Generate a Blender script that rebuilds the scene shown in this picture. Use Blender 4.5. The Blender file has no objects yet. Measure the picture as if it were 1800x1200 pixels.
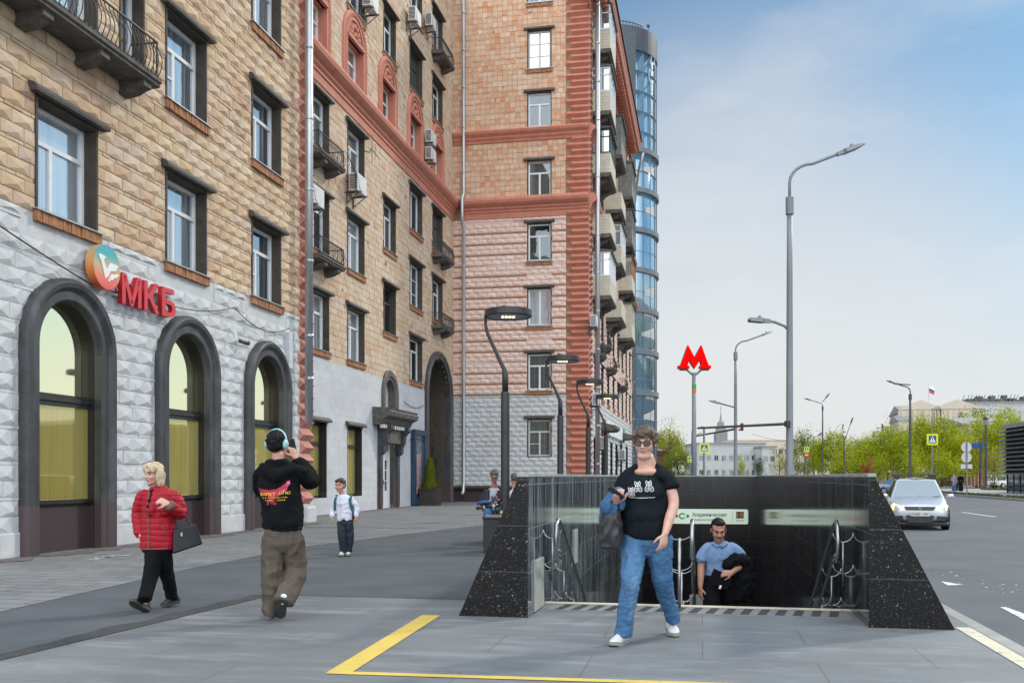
import bpy, bmesh, math, random
import numpy as np
from mathutils import Vector, Matrix, noise
from mathutils.bvhtree import BVHTree
random.seed(7); RNG = np.random.default_rng(7)
R = math.radians
scene = bpy.context.scene
COL = scene.collection
# ---------------------------------------------------------------- camera
# world frame: x = away from the long facade, y = along the street, z = up
FPX, HOR, CH = 1690.0, 837.0, 1.35
YAW = math.atan2(.1944, .981)
cam_d = bpy.data.cameras.new("camera"); cam = bpy.data.objects.new("camera", cam_d); COL.objects.link(cam)
cam.location = (0, 0, CH); cam.rotation_euler = (R(90), 0, YAW)
cam_d.sensor_width = 36; cam_d.lens = FPX/1800*36; cam_d.shift_y = (HOR-600)/1800
cam_d.clip_start = .1; cam_d.clip_end = 6000
scene.camera = cam
# ---------------------------------------------------------------- sky and sun
SUN_EL, SUN_AZ = R(34), R(38)          # azimuth measured from +y towards +x
SKY_STRENGTH = .10
w = bpy.data.worlds.new("World"); scene.world = w; w.use_nodes = True
nt = w.node_tree; nt.nodes.clear()
wo = nt.nodes.new('ShaderNodeOutputWorld'); bg = nt.nodes.new('ShaderNodeBackground')
sky = nt.nodes.new('ShaderNodeTexSky'); sky.sky_type = 'NISHITA'; sky.sun_disc = False
sky.sun_elevation = SUN_EL; sky.sun_rotation = SUN_AZ
sky.air_density = 1.0; sky.dust_density = .6; sky.ozone_density = 1.6
tc = nt.nodes.new('ShaderNodeTexCoord')
mp = nt.nodes.new('ShaderNodeMapping'); mp.inputs['Scale'].default_value = (2.2, 2.2, 6.5)
nz = nt.nodes.new('ShaderNodeTexNoise'); nz.inputs['Scale'].default_value = 1.6; nz.inputs['Detail'].default_value = 7; nz.inputs['Roughness'].default_value = .55
cr = nt.nodes.new('ShaderNodeValToRGB'); cr.color_ramp.elements[0].position = .46; cr.color_ramp.elements[1].position = .72
cr.color_ramp.elements[1].color = (.34, .34, .34, 1)
mx = nt.nodes.new('ShaderNodeMixRGB'); mx.inputs['Color2'].default_value = (6.2, 6.25, 6.3, 1)
nt.links.new(tc.outputs['Generated'], mp.inputs['Vector']); nt.links.new(mp.outputs['Vector'], nz.inputs['Vector'])
nt.links.new(nz.outputs['Fac'], cr.inputs['Fac']); nt.links.new(cr.outputs['Color'], mx.inputs['Fac'])
sx = nt.nodes.new('ShaderNodeSeparateXYZ'); nt.links.new(tc.outputs['Generated'], sx.inputs[0])
hz = nt.nodes.new('ShaderNodeMapRange'); hz.interpolation_type = 'SMOOTHSTEP'; hz.inputs[1].default_value = -.02; hz.inputs[2].default_value = .36; hz.inputs[3].default_value = .95; hz.inputs[4].default_value = .0
nt.links.new(sx.outputs['Z'], hz.inputs[0])
hm = nt.nodes.new('ShaderNodeMixRGB'); hm.inputs['Color2'].default_value = (5.6, 5.65, 5.7, 1)      # milky air low over the city
nt.links.new(hz.outputs[0], hm.inputs['Fac']); sm_ = nt.nodes.new('ShaderNodeMixRGB'); sm_.blend_type = 'MULTIPLY'; sm_.inputs['Fac'].default_value = 1; sm_.inputs['Color2'].default_value = (.40, .60, .68, 1)
nt.links.new(sky.outputs['Color'], sm_.inputs['Color1']); nt.links.new(sm_.outputs['Color'], hm.inputs['Color1'])
# the pale glow of the low western sky ahead
gd_ = nt.nodes.new('ShaderNodeVectorMath'); gd_.operation = 'DOT_PRODUCT'; gd_.inputs[1].default_value = (.0, .995, .09); nt.links.new(tc.outputs['Generated'], gd_.inputs[0])
gm_ = nt.nodes.new('ShaderNodeMapRange'); gm_.interpolation_type = 'SMOOTHSTEP'; gm_.inputs[1].default_value = .91; gm_.inputs[2].default_value = 1.0; gm_.inputs[4].default_value = .75; nt.links.new(gd_.outputs['Value'], gm_.inputs[0])
gx_ = nt.nodes.new('ShaderNodeMixRGB'); gx_.inputs['Color2'].default_value = (5.6, 5.65, 5.65, 1); nt.links.new(gm_.outputs[0], gx_.inputs['Fac']); nt.links.new(hm.outputs['Color'], gx_.inputs['Color1'])
nt.links.new(gx_.outputs['Color'], mx.inputs['Color1']); # unseen bright white bank added overhead and behind the viewer to light the walls
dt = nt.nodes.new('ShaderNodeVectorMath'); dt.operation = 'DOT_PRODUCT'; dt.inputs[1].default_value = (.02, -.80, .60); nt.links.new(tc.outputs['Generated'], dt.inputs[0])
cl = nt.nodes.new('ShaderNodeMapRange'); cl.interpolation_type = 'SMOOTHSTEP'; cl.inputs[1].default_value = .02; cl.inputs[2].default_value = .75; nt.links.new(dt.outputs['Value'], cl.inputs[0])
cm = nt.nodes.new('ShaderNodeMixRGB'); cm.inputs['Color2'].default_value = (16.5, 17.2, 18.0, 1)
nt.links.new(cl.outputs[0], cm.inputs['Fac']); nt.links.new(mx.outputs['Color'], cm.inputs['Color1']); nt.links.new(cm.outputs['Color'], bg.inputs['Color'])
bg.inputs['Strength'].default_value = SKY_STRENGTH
nt.links.new(bg.outputs['Background'], wo.inputs['Surface'])
sd = bpy.data.lights.new("sun", 'SUN'); so = bpy.data.objects.new("sun", sd); COL.objects.link(so)
sd.energy = 1.3; sd.angle = R(4.5); sd.color = (1, .90, .76)
sdir = Vector((math.sin(SUN_AZ)*math.cos(SUN_EL), math.cos(SUN_AZ)*math.cos(SUN_EL), math.sin(SUN_EL)))
so.rotation_euler = sdir.to_track_quat('Z', 'Y').to_euler(); so.location = (0, 0, 60)
scene.view_settings.view_transform = 'Standard'; scene.view_settings.look = 'None'
scene.view_settings.exposure = 0.50; scene.view_settings.gamma = 1; scene.view_settings.use_curve_mapping = False
scene.cycles.max_bounces = 6; scene.cycles.transparent_max_bounces = 8
# ---------------------------------------------------------------- placing helpers
def fac(px, py, b):
    u = (px-900)/FPX; s = -b/(.1944-.981*u); return s*(.1944*u+.981), CH+(HOR-py)*s/FPX
def wal(px, py, a):
    u = (px-900)/FPX; s = a/(.1944*u+.981); return s*(.981*u-.1944), CH+(HOR-py)*s/FPX
def grd(px, py, z=0):
    s = (CH-z)*FPX/(py-HOR); u = (px-900)/FPX
    return s*(.981*u-.1944), s*(.1944*u+.981)
def at(px, s):
    u = (px-900)/FPX; return s*(.981*u-.1944), s*(.1944*u+.981)
def zat(py, s): return CH+(HOR-py)*s/FPX
# ---------------------------------------------------------------- materials
def lin(c): return tuple((x/12.92 if x <= .04045 else ((x+.055)/1.055)**2.4) for x in [v/255 for v in c])
MATS = {}
def mat(name, c1, c2=None, rough=.7, scale=3., detail=5, metal=0, bump=0, bscale=None, stretch=(1,1,1), spec=.5, attr=None, ramp=None, emit=0, coat=0, lo=.35, hi=.65):
    """node material: colour varies between c1 and c2 with noise, or over ramp with a per-stone attribute"""
    m = bpy.data.materials.new(name); m.use_nodes = True; t = m.node_tree; N = t.nodes; L = t.links
    p = N['Principled BSDF']; p.inputs['Roughness'].default_value = rough; p.inputs['Metallic'].default_value = metal
    p.inputs['Specular IOR Level'].default_value = spec; p.inputs['Coat Weight'].default_value = coat
    c2 = c2 or tuple(x*.85 for x in c1)
    co = N.new('ShaderNodeTexCoord'); ma = N.new('ShaderNodeMapping'); ma.inputs['Scale'].default_value = stretch
    L.new(co.outputs['Object'], ma.inputs['Vector'])
    n = N.new('ShaderNodeTexNoise'); n.inputs['Scale'].default_value = scale; n.inputs['Detail'].default_value = detail; n.inputs['Roughness'].default_value = .6
    L.new(ma.outputs['Vector'], n.inputs['Vector'])
    r = N.new('ShaderNodeValToRGB'); r.color_ramp.elements[0].position = lo; r.color_ramp.elements[1].position = hi
    r.color_ramp.elements[0].color = (*c1, 1); r.color_ramp.elements[1].color = (*c2, 1)
    L.new(n.outputs['Fac'], r.inputs['Fac']); out = r.outputs['Color']
    if attr:
        a = N.new('ShaderNodeAttribute'); a.attribute_name = attr
        q = N.new('ShaderNodeValToRGB'); el = q.color_ramp.elements
        while len(el) < len(ramp): el.new(.5)
        for i, c in enumerate(ramp): el[i].position = i/(len(ramp)-1); el[i].color = (*c, 1)
        L.new(a.outputs['Fac'], q.inputs['Fac'])
        x = N.new('ShaderNodeMixRGB'); x.blend_type = 'MULTIPLY'; x.inputs['Fac'].default_value = 1
        L.new(q.outputs['Color'], x.inputs['Color1']); L.new(out, x.inputs['Color2']); out = x.outputs['Color']
    L.new(out, p.inputs['Base Color'])
    if bump:
        n2 = N.new('ShaderNodeTexNoise'); n2.inputs['Scale'].default_value = bscale or scale*4; n2.inputs['Detail'].default_value = 6
        L.new(ma.outputs['Vector'], n2.inputs['Vector'])
        b = N.new('ShaderNodeBump'); b.inputs['Strength'].default_value = bump; b.inputs['Distance'].default_value = .02
        L.new(n2.outputs['Fac'], b.inputs['Height']); L.new(b.outputs['Normal'], p.inputs['Normal'])
    if emit:
        p.inputs['Emission Color'].default_value = (*c1, 1); p.inputs['Emission Strength'].default_value = emit
    MATS[name] = m; return m
def overlay(m, color, scale, lo, hi, stretch=(1,1,1), fac=1, detail=8, coord='Object', rough=None):
    """adds a second noise-shaped layer (stain, wear, specks) over a material's base colour"""
    t = m.node_tree; N = t.nodes; L = t.links; p = N['Principled BSDF']; src = p.inputs['Base Color'].links[0].from_socket
    co = N.new('ShaderNodeTexCoord'); ma = N.new('ShaderNodeMapping'); ma.inputs['Scale'].default_value = stretch; ma.inputs['Location'].default_value = (3.1, 7.7, 1.3)
    L.new(co.outputs[coord], ma.inputs['Vector'])
    n = N.new('ShaderNodeTexNoise'); n.inputs['Scale'].default_value = scale; n.inputs['Detail'].default_value = detail; n.inputs['Roughness'].default_value = .65
    L.new(ma.outputs['Vector'], n.inputs['Vector'])
    r = N.new('ShaderNodeValToRGB'); r.color_ramp.elements[0].position = lo; r.color_ramp.elements[1].position = hi
    r.color_ramp.elements[0].color = (0,0,0,1); r.color_ramp.elements[1].color = (fac,fac,fac,1)
    L.new(n.outputs['Fac'], r.inputs['Fac'])
    x = N.new('ShaderNodeMixRGB'); x.inputs['Color2'].default_value = (*color, 1)
    L.new(r.outputs['Color'], x.inputs['Fac']); L.new(src, x.inputs['Color1']); L.new(x.outputs['Color'], p.inputs['Base Color'])
    if rough is not None:
        y = N.new('ShaderNodeMix'); y.inputs[2].default_value = p.inputs['Roughness'].default_value; y.inputs[3].default_value = rough
        L.new(r.outputs['Color'], y.inputs[0]); L.new(y.outputs[0], p.inputs['Roughness'])
    return m
def joints(m, w_, h_, color, gap=.006, axes='XY', offset=.5, bump=.4, fac=1.0, vary=.12):
    """slab joints (brick texture on two object axes) drawn and sunk into a material"""
    t = m.node_tree; N = t.nodes; L = t.links; p = N['Principled BSDF']; src = p.inputs['Base Color'].links[0].from_socket
    co = N.new('ShaderNodeTexCoord'); se = N.new('ShaderNodeSeparateXYZ'); cb = N.new('ShaderNodeCombineXYZ')
    L.new(co.outputs['Object'], se.inputs[0]); L.new(se.outputs[axes[0]], cb.inputs['X']); L.new(se.outputs[axes[1]], cb.inputs['Y'])
    b = N.new('ShaderNodeTexBrick'); b.offset = offset; b.inputs['Scale'].default_value = 1; b.inputs['Mortar Size'].default_value = gap
    b.inputs['Brick Width'].default_value = w_; b.inputs['Row Height'].default_value = h_; b.inputs['Mortar Smooth'].default_value = .3
    v = 1-vary
    b.inputs['Color1'].default_value = (1,1,1,1); b.inputs['Color2'].default_value = (v,v,v,1); b.inputs['Mortar'].default_value = (v,v,v,1)
    L.new(cb.outputs[0], b.inputs['Vector'])
    x = N.new('ShaderNodeMixRGB'); x.blend_type = 'MULTIPLY'; x.inputs['Fac'].default_value = 1
    L.new(src, x.inputs['Color1']); L.new(b.outputs['Color'], x.inputs['Color2'])
    y = N.new('ShaderNodeMixRGB'); y.inputs['Color2'].default_value = (*color, 1)
    f = N.new('ShaderNodeMath'); f.operation = 'MULTIPLY'; f.inputs[1].default_value = fac
    L.new(b.outputs['Fac'], f.inputs[0]); L.new(f.outputs[0], y.inputs['Fac']); L.new(x.outputs['Color'], y.inputs['Color1'])
    L.new(y.outputs['Color'], p.inputs['Base Color'])
    return m
def zones(m, z, color):
    """a second paint colour below height z of the object"""
    t = m.node_tree; N = t.nodes; L = t.links; p = N['Principled BSDF']; src = p.inputs['Base Color'].links[0].from_socket
    co = N.new('ShaderNodeTexCoord'); se = N.new('ShaderNodeSeparateXYZ'); L.new(co.outputs['Object'], se.inputs[0])
    lt = N.new('ShaderNodeMath'); lt.operation = 'LESS_THAN'; lt.inputs[1].default_value = z; L.new(se.outputs['Z'], lt.inputs[0])
    x = N.new('ShaderNodeMixRGB'); x.inputs['Color2'].default_value = (*color, 1)
    L.new(lt.outputs[0], x.inputs['Fac']); L.new(src, x.inputs['Color1']); L.new(x.outputs['Color'], p.inputs['Base Color'])
    return m
def glass(name, dark, light, tint=(.9,.93,.95), refl=.45, rough=.02, wave=.06):
    """window glass: reflection over a room that is dark or curtained, different for every window"""
    m = bpy.data.materials.new(name); m.use_nodes = True; t = m.node_tree; N = t.nodes; L = t.links; N.clear()
    o = N.new('ShaderNodeOutputMaterial'); mi = N.new('ShaderNodeMixShader'); d = N.new('ShaderNodeBsdfDiffuse'); g = N.new('ShaderNodeBsdfGlossy')
    g.inputs['Roughness'].default_value = rough; g.inputs['Color'].default_value = (*tint, 1)
    oi = N.new('ShaderNodeObjectInfo'); co = N.new('ShaderNodeTexCoord'); ma = N.new('ShaderNodeMapping'); ma.inputs['Scale'].default_value = (9, 9, .25)
    L.new(co.outputs['Object'], ma.inputs['Vector'])
    n = N.new('ShaderNodeTexNoise'); n.inputs['Scale'].default_value = 1.3; n.inputs['Detail'].default_value = 3; L.new(ma.outputs['Vector'], n.inputs['Vector'])
    ad = N.new('ShaderNodeMath'); ad.operation = 'MULTIPLY_ADD'; ad.inputs[1].default_value = .9; L.new(oi.outputs['Random'], ad.inputs[0]); 
    sc = N.new('ShaderNodeMath'); sc.operation = 'MULTIPLY_ADD'; sc.inputs[1].default_value = 1.1; sc.inputs[2].default_value = -.45
    L.new(n.outputs['Fac'], sc.inputs[0]); L.new(sc.outputs[0], ad.inputs[2])
    r = N.new('ShaderNodeValToRGB'); r.color_ramp.elements[0].color = (*dark, 1); r.color_ramp.elements[1].color = (*light, 1)
    r.color_ramp.elements[0].position = .25; r.color_ramp.elements[1].position = .95
    L.new(ad.outputs[0], r.inputs['Fac']); L.new(r.outputs['Color'], d.inputs['Color'])
    fr = N.new('ShaderNodeFresnel'); fr.inputs['IOR'].default_value = 1.5
    f2 = N.new('ShaderNodeMath'); f2.operation = 'MULTIPLY_ADD'; f2.inputs[1].default_value = 1-refl; f2.inputs[2].default_value = refl; f2.use_clamp = True
    L.new(fr.outputs[0], f2.inputs[0]); L.new(f2.outputs[0], mi.inputs['Fac']); L.new(d.outputs[0], mi.inputs[1]); L.new(g.outputs[0], mi.inputs[2])
    # slightly wavy old panes
    n3 = N.new('ShaderNodeTexNoise'); n3.inputs['Scale'].default_value = 1.7; L.new(co.outputs['Object'], n3.inputs['Vector'])
    b = N.new('ShaderNodeBump'); b.inputs['Strength'].default_value = wave; b.inputs['Distance'].default_value = .05
    L.new(n3.outputs['Fac'], b.inputs['Height']); L.new(b.outputs['Normal'], g.inputs['Normal'])
    L.new(mi.outputs[0], o.inputs['Surface']); MATS[name] = m; return m
def leafmat(name, cols, trans=.45):
    m = bpy.data.materials.new(name); m.use_nodes = True; t = m.node_tree; N = t.nodes; L = t.links; N.clear()
    o = N.new('ShaderNodeOutputMaterial'); mi = N.new('ShaderNodeMixShader'); d = N.new('ShaderNodeBsdfDiffuse'); g = N.new('ShaderNodeBsdfTranslucent')
    a = N.new('ShaderNodeAttribute'); a.attribute_name = 'rnd'; r = N.new('ShaderNodeValToRGB'); el = r.color_ramp.elements
    while len(el) < len(cols): el.new(.5)
    for i, c in enumerate(cols): el[i].position = i/(len(cols)-1); el[i].color = (*c, 1)
    L.new(a.outputs['Fac'], r.inputs['Fac']); L.new(r.outputs[0], d.inputs['Color']); L.new(r.outputs[0], g.inputs['Color'])
    mi.inputs['Fac'].default_value = trans; L.new(d.outputs[0], mi.inputs[1]); L.new(g.outputs[0], mi.inputs[2]); L.new(mi.outputs[0], o.inputs['Surface'])
    MATS[name] = m; return m
# ---------------------------------------------------------------- mesh helpers
class MB:
    def __init__(s): s.v = []; s.f = []; s.r = []; s.sm = False
    def add(s, vs, fs, r=0.):
        o = len(s.v); s.v.extend([tuple(x) for x in vs]); s.f.extend([tuple(i+o for i in f) for f in fs]); s.r.extend([r]*len(fs))
    def quad(s, a, b, c, d, r=0.): s.add([a,b,c,d], [(0,1,2,3)], r)
    def hexa(s, p, r=0.):      # 8 corners: bottom ring then top ring
        s.add(p, [(0,3,2,1),(4,5,6,7),(0,1,5,4),(1,2,6,5),(2,3,7,6),(3,0,4,7)], r)
    def box(s, x0,x1,y0,y1,z0,z1, r=0.):
        s.hexa([(x0,y0,z0),(x1,y0,z0),(x1,y1,z0),(x0,y1,z0),(x0,y0,z1),(x1,y0,z1),(x1,y1,z1),(x0,y1,z1)], r)
    def obox(s, c, hx, hy, hz, M=None, r=0.):
        c = Vector(c); pts = []
        for z in (-1,1):
            for x,y in ((-1,-1),(1,-1),(1,1),(-1,1)):
                p = Vector((x*hx,y*hy,z*hz)); pts.append(c+(M@p if M else p))
        s.hexa(pts, r)
    def bar(s, a, b, w_, h_=None, up=(0,0,1)):
        a = Vector(a); b = Vector(b); t = (b-a).normalized(); u = Vector(up)
        if abs(t.dot(u)) > .97: u = Vector((0,1,0))
        x = t.cross(u).normalized(); y = x.cross(t); h_ = h_ or w_; P = []
        for p in (a,b):
            for i,j in ((-1,-1),(1,-1),(1,1),(-1,1)): P.append(p+x*i*w_/2+y*j*h_/2)
        s.hexa(P)
    def tube(s, pts, r, n=8, cap=True, closed=False):
        pts = [Vector(p) for p in pts]; k = len(pts); rs = r if isinstance(r, (list,tuple)) else [r]*k
        rings = []; up = None; o = len(s.v)
        for i,p in enumerate(pts):
            t = ((pts[(i+1)%k]-pts[i-1]) if closed else (pts[min(i+1,k-1)]-pts[max(i-1,0)])).normalized()
            if up is None:
                up = Vector((0,0,1)) if abs(t.z) < .9 else Vector((1,0,0))
            x = t.cross(up)
            if x.length < 1e-6: x = t.orthogonal()
            x.normalize(); y = x.cross(t).normalized(); up = y
            for j in range(n):
                a = 2*math.pi*j/n; s.v.append(tuple(p+x*math.cos(a)*rs[i]+y*math.sin(a)*rs[i]))
        for i in range(k if closed else k-1):
            for j in range(n):
                a0 = o+i*n; a1 = o+((i+1)%k)*n; s.f.append((a0+j, a0+(j+1)%n, a1+(j+1)%n, a1+j)); s.r.append(0.)
        if cap and not closed:
            s.f.append(tuple(o+j for j in range(n-1,-1,-1))); s.f.append(tuple(o+(k-1)*n+j for j in range(n))); s.r += [0.,0.]
    def lathe(s, prof, c=(0,0,0), n=24, axis='z'):     # profile of (radius, height)
        o = len(s.v); c = Vector(c)
        for rr,h in prof:
            for j in range(n):
                a = 2*math.pi*j/n; x,y = rr*math.cos(a), rr*math.sin(a)
                s.v.append(tuple(c+Vector((x,y,h) if axis=='z' else ((x,h,y) if axis=='y' else (h,x,y)))))
        for i in range(len(prof)-1):
            for j in range(n):
                s.f.append((o+i*n+j, o+i*n+(j+1)%n, o+(i+1)*n+(j+1)%n, o+(i+1)*n+j)); s.r.append(0.)
        s.f.append(tuple(o+j for j in range(n-1,-1,-1))); s.f.append(tuple(o+(len(prof)-1)*n+j for j in range(n))); s.r += [0.,0.]
    def prism(s, poly, fn, d0, d1):                    # polygon (u,z) swept between depths, fn(u,z,w)
        n = len(poly); o = len(s.v)
        for d_ in (d0,d1): s.v.extend([tuple(fn(u,z,d_)) for u,z in poly])
        s.f.append(tuple(o+i for i in range(n-1,-1,-1))); s.f.append(tuple(o+n+i for i in range(n)))
        for i in range(n): s.f.append((o+i,o+(i+1)%n,o+n+(i+1)%n,o+n+i))
        s.r += [0.]*(n+2)
    def sphere(s, c, r, n=12, m_=8):
        c = Vector(c); rx,ry,rz = r if isinstance(r,(tuple,list)) else (r,r,r); prof = []
        o = len(s.v)
        for i in range(m_+1):
            th = math.pi*i/m_
            for j in range(n):
                a = 2*math.pi*j/n; s.v.append((c.x+rx*math.sin(th)*math.cos(a), c.y+ry*math.sin(th)*math.sin(a), c.z+rz*math.cos(th)))
        for i in range(m_):
            for j in range(n):
                s.f.append((o+i*n+j, o+(i+1)*n+j, o+(i+1)*n+(j+1)%n, o+i*n+(j+1)%n)); s.r.append(0.)
    def build(s, name, material, parent=None, smooth=False, bevel=0, fix=True):
        me = bpy.data.meshes.new(name); me.from_pydata(s.v, [], s.f)
        at_ = me.attributes.new('rnd', 'FLOAT', 'FACE')
        at_.data.foreach_set('value', np.array(s.r, dtype=np.float32))
        if fix:
            bm = bmesh.new(); bm.from_mesh(me); bmesh.ops.recalc_face_normals(bm, faces=bm.faces); bm.to_mesh(me); bm.free()
        if smooth: me.shade_smooth()
        return obj(name, me, material, parent, bevel)
def obj(name, me, material, parent=None, bevel=0):
    o = bpy.data.objects.new(name, me); COL.objects.link(o)
    if material is not None:
        me.materials.clear(); me.materials.append(MATS[material] if isinstance(material,str) else material)
    if parent: o.parent = parent
    if bevel:
        b = o.modifiers.new('bevel','BEVEL'); b.width = bevel; b.segments = 2; b.limit_method = 'ANGLE'; b.angle_limit = R(40)
    return o
def thing(name, label, cat, loc=(0,0,0), rotz=0, group=None):
    o = bpy.data.objects.new(name, None); COL.objects.link(o); o.empty_display_size = .3
    o.location = loc; o.rotation_euler = (0,0,rotz); tag(o,label,cat,group); return o
def tag(o, label, cat, group=None):
    o['label'] = label; o['category'] = cat
    if group: o['group'] = group
    return o
def struct(o): o['kind'] = 'structure'; return o
def dup(root, loc, rotz, label, group=None, scale=None):
    r = root.copy(); COL.objects.link(r); r.location = loc; r.rotation_euler = (0,0,rotz); r['label'] = label
    if group: r['group'] = group
    if scale: r.scale = scale if isinstance(scale,(tuple,list)) else (scale,)*3
    for ch in list(root.children):
        c = ch.copy(); COL.objects.link(c); c.parent = r
        for g in ch.children:
            e = g.copy(); COL.objects.link(e); e.parent = c
    return r
def text_mesh(s, size, depth=.0, bold=0., spacing=1.):
    cu = bpy.data.curves.new('lettering','FONT'); cu.body = s; cu.size = size; cu.extrude = depth; cu.offset = bold; cu.space_character = spacing
    cu.align_x = 'LEFT'; cu.resolution_u = 3
    o = bpy.data.objects.new('lettering', cu); COL.objects.link(o)
    dg = bpy.context.evaluated_depsgraph_get(); me = bpy.data.meshes.new_from_object(o.evaluated_get(dg))
    bpy.data.objects.remove(o); bpy.data.curves.remove(cu)
    return me
def text_fit(s, width, height, depth, fn, bold=0.):
    """text as a mesh fitted into width x height and carried by fn(x right, y up, z out)"""
    me = text_mesh(s, 1., depth, bold); co = np.array([v.co[:] for v in me.vertices]); mn = co.min(0); mxx = co.max(0)
    for v in me.vertices:
        x = (v.co.x-mn[0])/(mxx[0]-mn[0])*width; y = (v.co.y-mn[1])/(mxx[1]-mn[1])*height
        v.co = Vector(fn(x, y, v.co.z))
    return me
class Face:
    """a facade plane: P(u along, z up, w outwards)"""
    def __init__(s, kind, base): s.k = kind; s.b = base
    def P(s, u, z, w): return (s.b+w, u, z) if s.k == 'L' else (u, s.b-w, z)
    def box(s, mb, u0,u1,z0,z1,w0,w1,r=0.):
        mb.hexa([s.P(u0,z0,w0),s.P(u1,z0,w0),s.P(u1,z0,w1),s.P(u0,z0,w1),s.P(u0,z1,w0),s.P(u1,z1,w0),s.P(u1,z1,w1),s.P(u0,z1,w1)], r)
    def prof(s, mb, u0, u1, pr):          # profile of (w,z) swept along u
        n = len(pr); mb.add([s.P(u0,z,w_) for w_,z in pr]+[s.P(u1,z,w_) for w_,z in pr],
            [tuple(range(n-1,-1,-1)), tuple(range(n,2*n))]+[(i,(i+1)%n,n+(i+1)%n,n+i) for i in range(n)])
# ---------------------------------------------------------------- materials of the place
ST = (1,1,1)
mat('tan_stone', (1,1,1), (.84,.82,.80), .85, 5, bump=.35, bscale=30, attr='rnd', ramp=[(.46,.305,.205),(.56,.395,.25),(.61,.475,.31),(.53,.37,.26),(.63,.50,.355),(.54,.415,.33)], lo=.3, hi=.8)
overlay(MATS['tan_stone'], (.16,.12,.09), 2.6, .60, .82, (1,1,.6), .55)
overlay(MATS['tan_stone'], (.30,.15,.08), 5, .62, .75, (1,1,.7), .5)
overlay(MATS['tan_stone'], (.20,.15,.11), 4, .58, .74, (1.6,1.6,.12), .4)
mat('tan_tile', (1,1,1), (.82,.80,.76), .85, 4, bump=.25, bscale=30, attr='rnd', ramp=[(.52,.35,.24),(.58,.43,.30),(.60,.48,.36),(.56,.40,.28),(.62,.51,.40),(.56,.45,.36)], lo=.3, hi=.8)
overlay(MATS['tan_tile'], (.16,.11,.075), 1.3, .62, .85, (1,1,.5), .6)
mat('orange_tile', (1,1,1), (.80,.76,.72), .85, 4, bump=.3, bscale=30, attr='rnd', ramp=[(.60,.27,.15),(.63,.37,.23),(.64,.43,.29),(.66,.48,.34),(.62,.41,.28),(.68,.53,.41),(.60,.36,.25),(.64,.45,.31)], lo=.3, hi=.8)
mat('pink_stone', (1,1,1), (.85,.82,.80), .85, 6, bump=.3, bscale=30, attr='rnd', ramp=[(.72,.52,.45),(.78,.60,.53),(.75,.56,.49),(.80,.65,.59)], lo=.3, hi=.8)
overlay(MATS['pink_stone'], (.20,.14,.11), 2.2, .62, .85, ST, .5)
mat('white_stone', (.56,.58,.595), (.475,.49,.50), .75, 2.5, bump=.35, bscale=22)
overlay(MATS['white_stone'], (.16,.14,.12), 9, .68, .74, ST, .55)
overlay(MATS['white_stone'], (.40,.37,.33), 1.1, .55, .8, (1,1,.4), .5)
overlay(MATS['white_stone'], (.36,.34,.30), 3.5, .57, .74, (1.6,1.6,.12), .4)
mat('white_wall', (.55,.57,.595), (.475,.49,.51), .75, 1.5, bump=.2, bscale=15)
overlay(MATS['white_wall'], (.30,.26,.21), 1.5, .6, .85, (1,1,.4), .5)
joints(MATS['white_wall'], .75, .30, (.36,.36,.36), .007, 'YZ', .5, fac=.7, vary=.05)
mat('mortar', (.30,.21,.14), (.20,.13,.08), .95, 6)
mat('orange_brick', (.44,.21,.10), (.26,.125,.07), .9, 7, bump=.4, bscale=40)
mat('terracotta', (.52,.205,.14), (.44,.165,.115), .75, 2.5, bump=.2, bscale=25)
overlay(MATS['terracotta'], (.22,.09,.07), 2, .6, .85, (1,1,.4), .6)
mat('terracotta_pink', (.50,.23,.18), (.42,.18,.135), .75, 2.5, bump=.2, bscale=25)
mat('casing', (.050,.052,.056), (.030,.031,.033), .42, 3, bump=.25, bscale=25)
overlay(MATS['casing'], (.16,.17,.18), 1.6, .48, .75, (1.5,1.5,.35), .45)
overlay(MATS['casing'], (.35,.34,.33), 30, .70, .74, ST, .7)
zones(MATS['casing'], .86, (.075,.052,.055))
mat('reveal_black', (.014,.0125,.011), (.009,.008,.0075), .55, 3, bump=.15)
zones(MATS['reveal_black'], .80, (.045,.030,.033))
mat('reveal_brown', (.075,.060,.045), (.045,.037,.03), .8, 4, bump=.3)
mat('hood_metal', (.035,.032,.030), (.075,.068,.06), .6, 5, bump=.2)
mat('iron', (.02,.02,.022), (.035,.033,.032), .5, 8)
mat('concrete_dark', (.07,.062,.055), (.13,.12,.11), .85, 5, bump=.4)
mat('pvc_white', (.74,.75,.76), (.68,.69,.70), .35, 4)
mat('wood_white', (.60,.58,.52), (.48,.46,.41), .6, 6)
glass('glass', (.02,.028,.035), (.42,.47,.52), (.84,.93,1.0), .46)
glass('glass_dark', (.010,.013,.014), (.12,.13,.13), (.62,.72,.78), .18)
glass('glass_far', (.012,.013,.014), (.06,.06,.06), (.6,.65,.7), .15)
glass('glass_amber', (.20,.185,.05), (.34,.30,.09), (1.0,.95,.66), .74, .03, .012)
glass('glass_ochre', (.36,.31,.08), (.52,.45,.15), (1.0,.92,.62), .34, .03, .012)
glass('glass_tower', (.10,.22,.34), (.16,.30,.42), (.72,.90,1.0), .50, .04)
mat('zinc', (.48,.50,.52), (.36,.38,.40), .38, 2, metal=.75, stretch=(1,1,.3))
overlay(MATS['zinc'], (.62,.64,.66), 1.2, .5, .8, (1,1,.3), .6)
mat('steel', (.40,.41,.42), (.30,.31,.32), .33, 3, metal=1)
mat('steel_dark', (.10,.105,.11), (.06,.065,.07), .25, 3, metal=.7)
mat('plinth_dark', (.045,.032,.032), (.03,.022,.022), .6, 3, bump=.2)
mat('siding', (.55,.52,.42), (.47,.44,.35), .6, 3)
joints(MATS['siding'], 30, .16, (.25,.24,.19), .008, 'XZ', 0, fac=.8, vary=.05)
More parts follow.
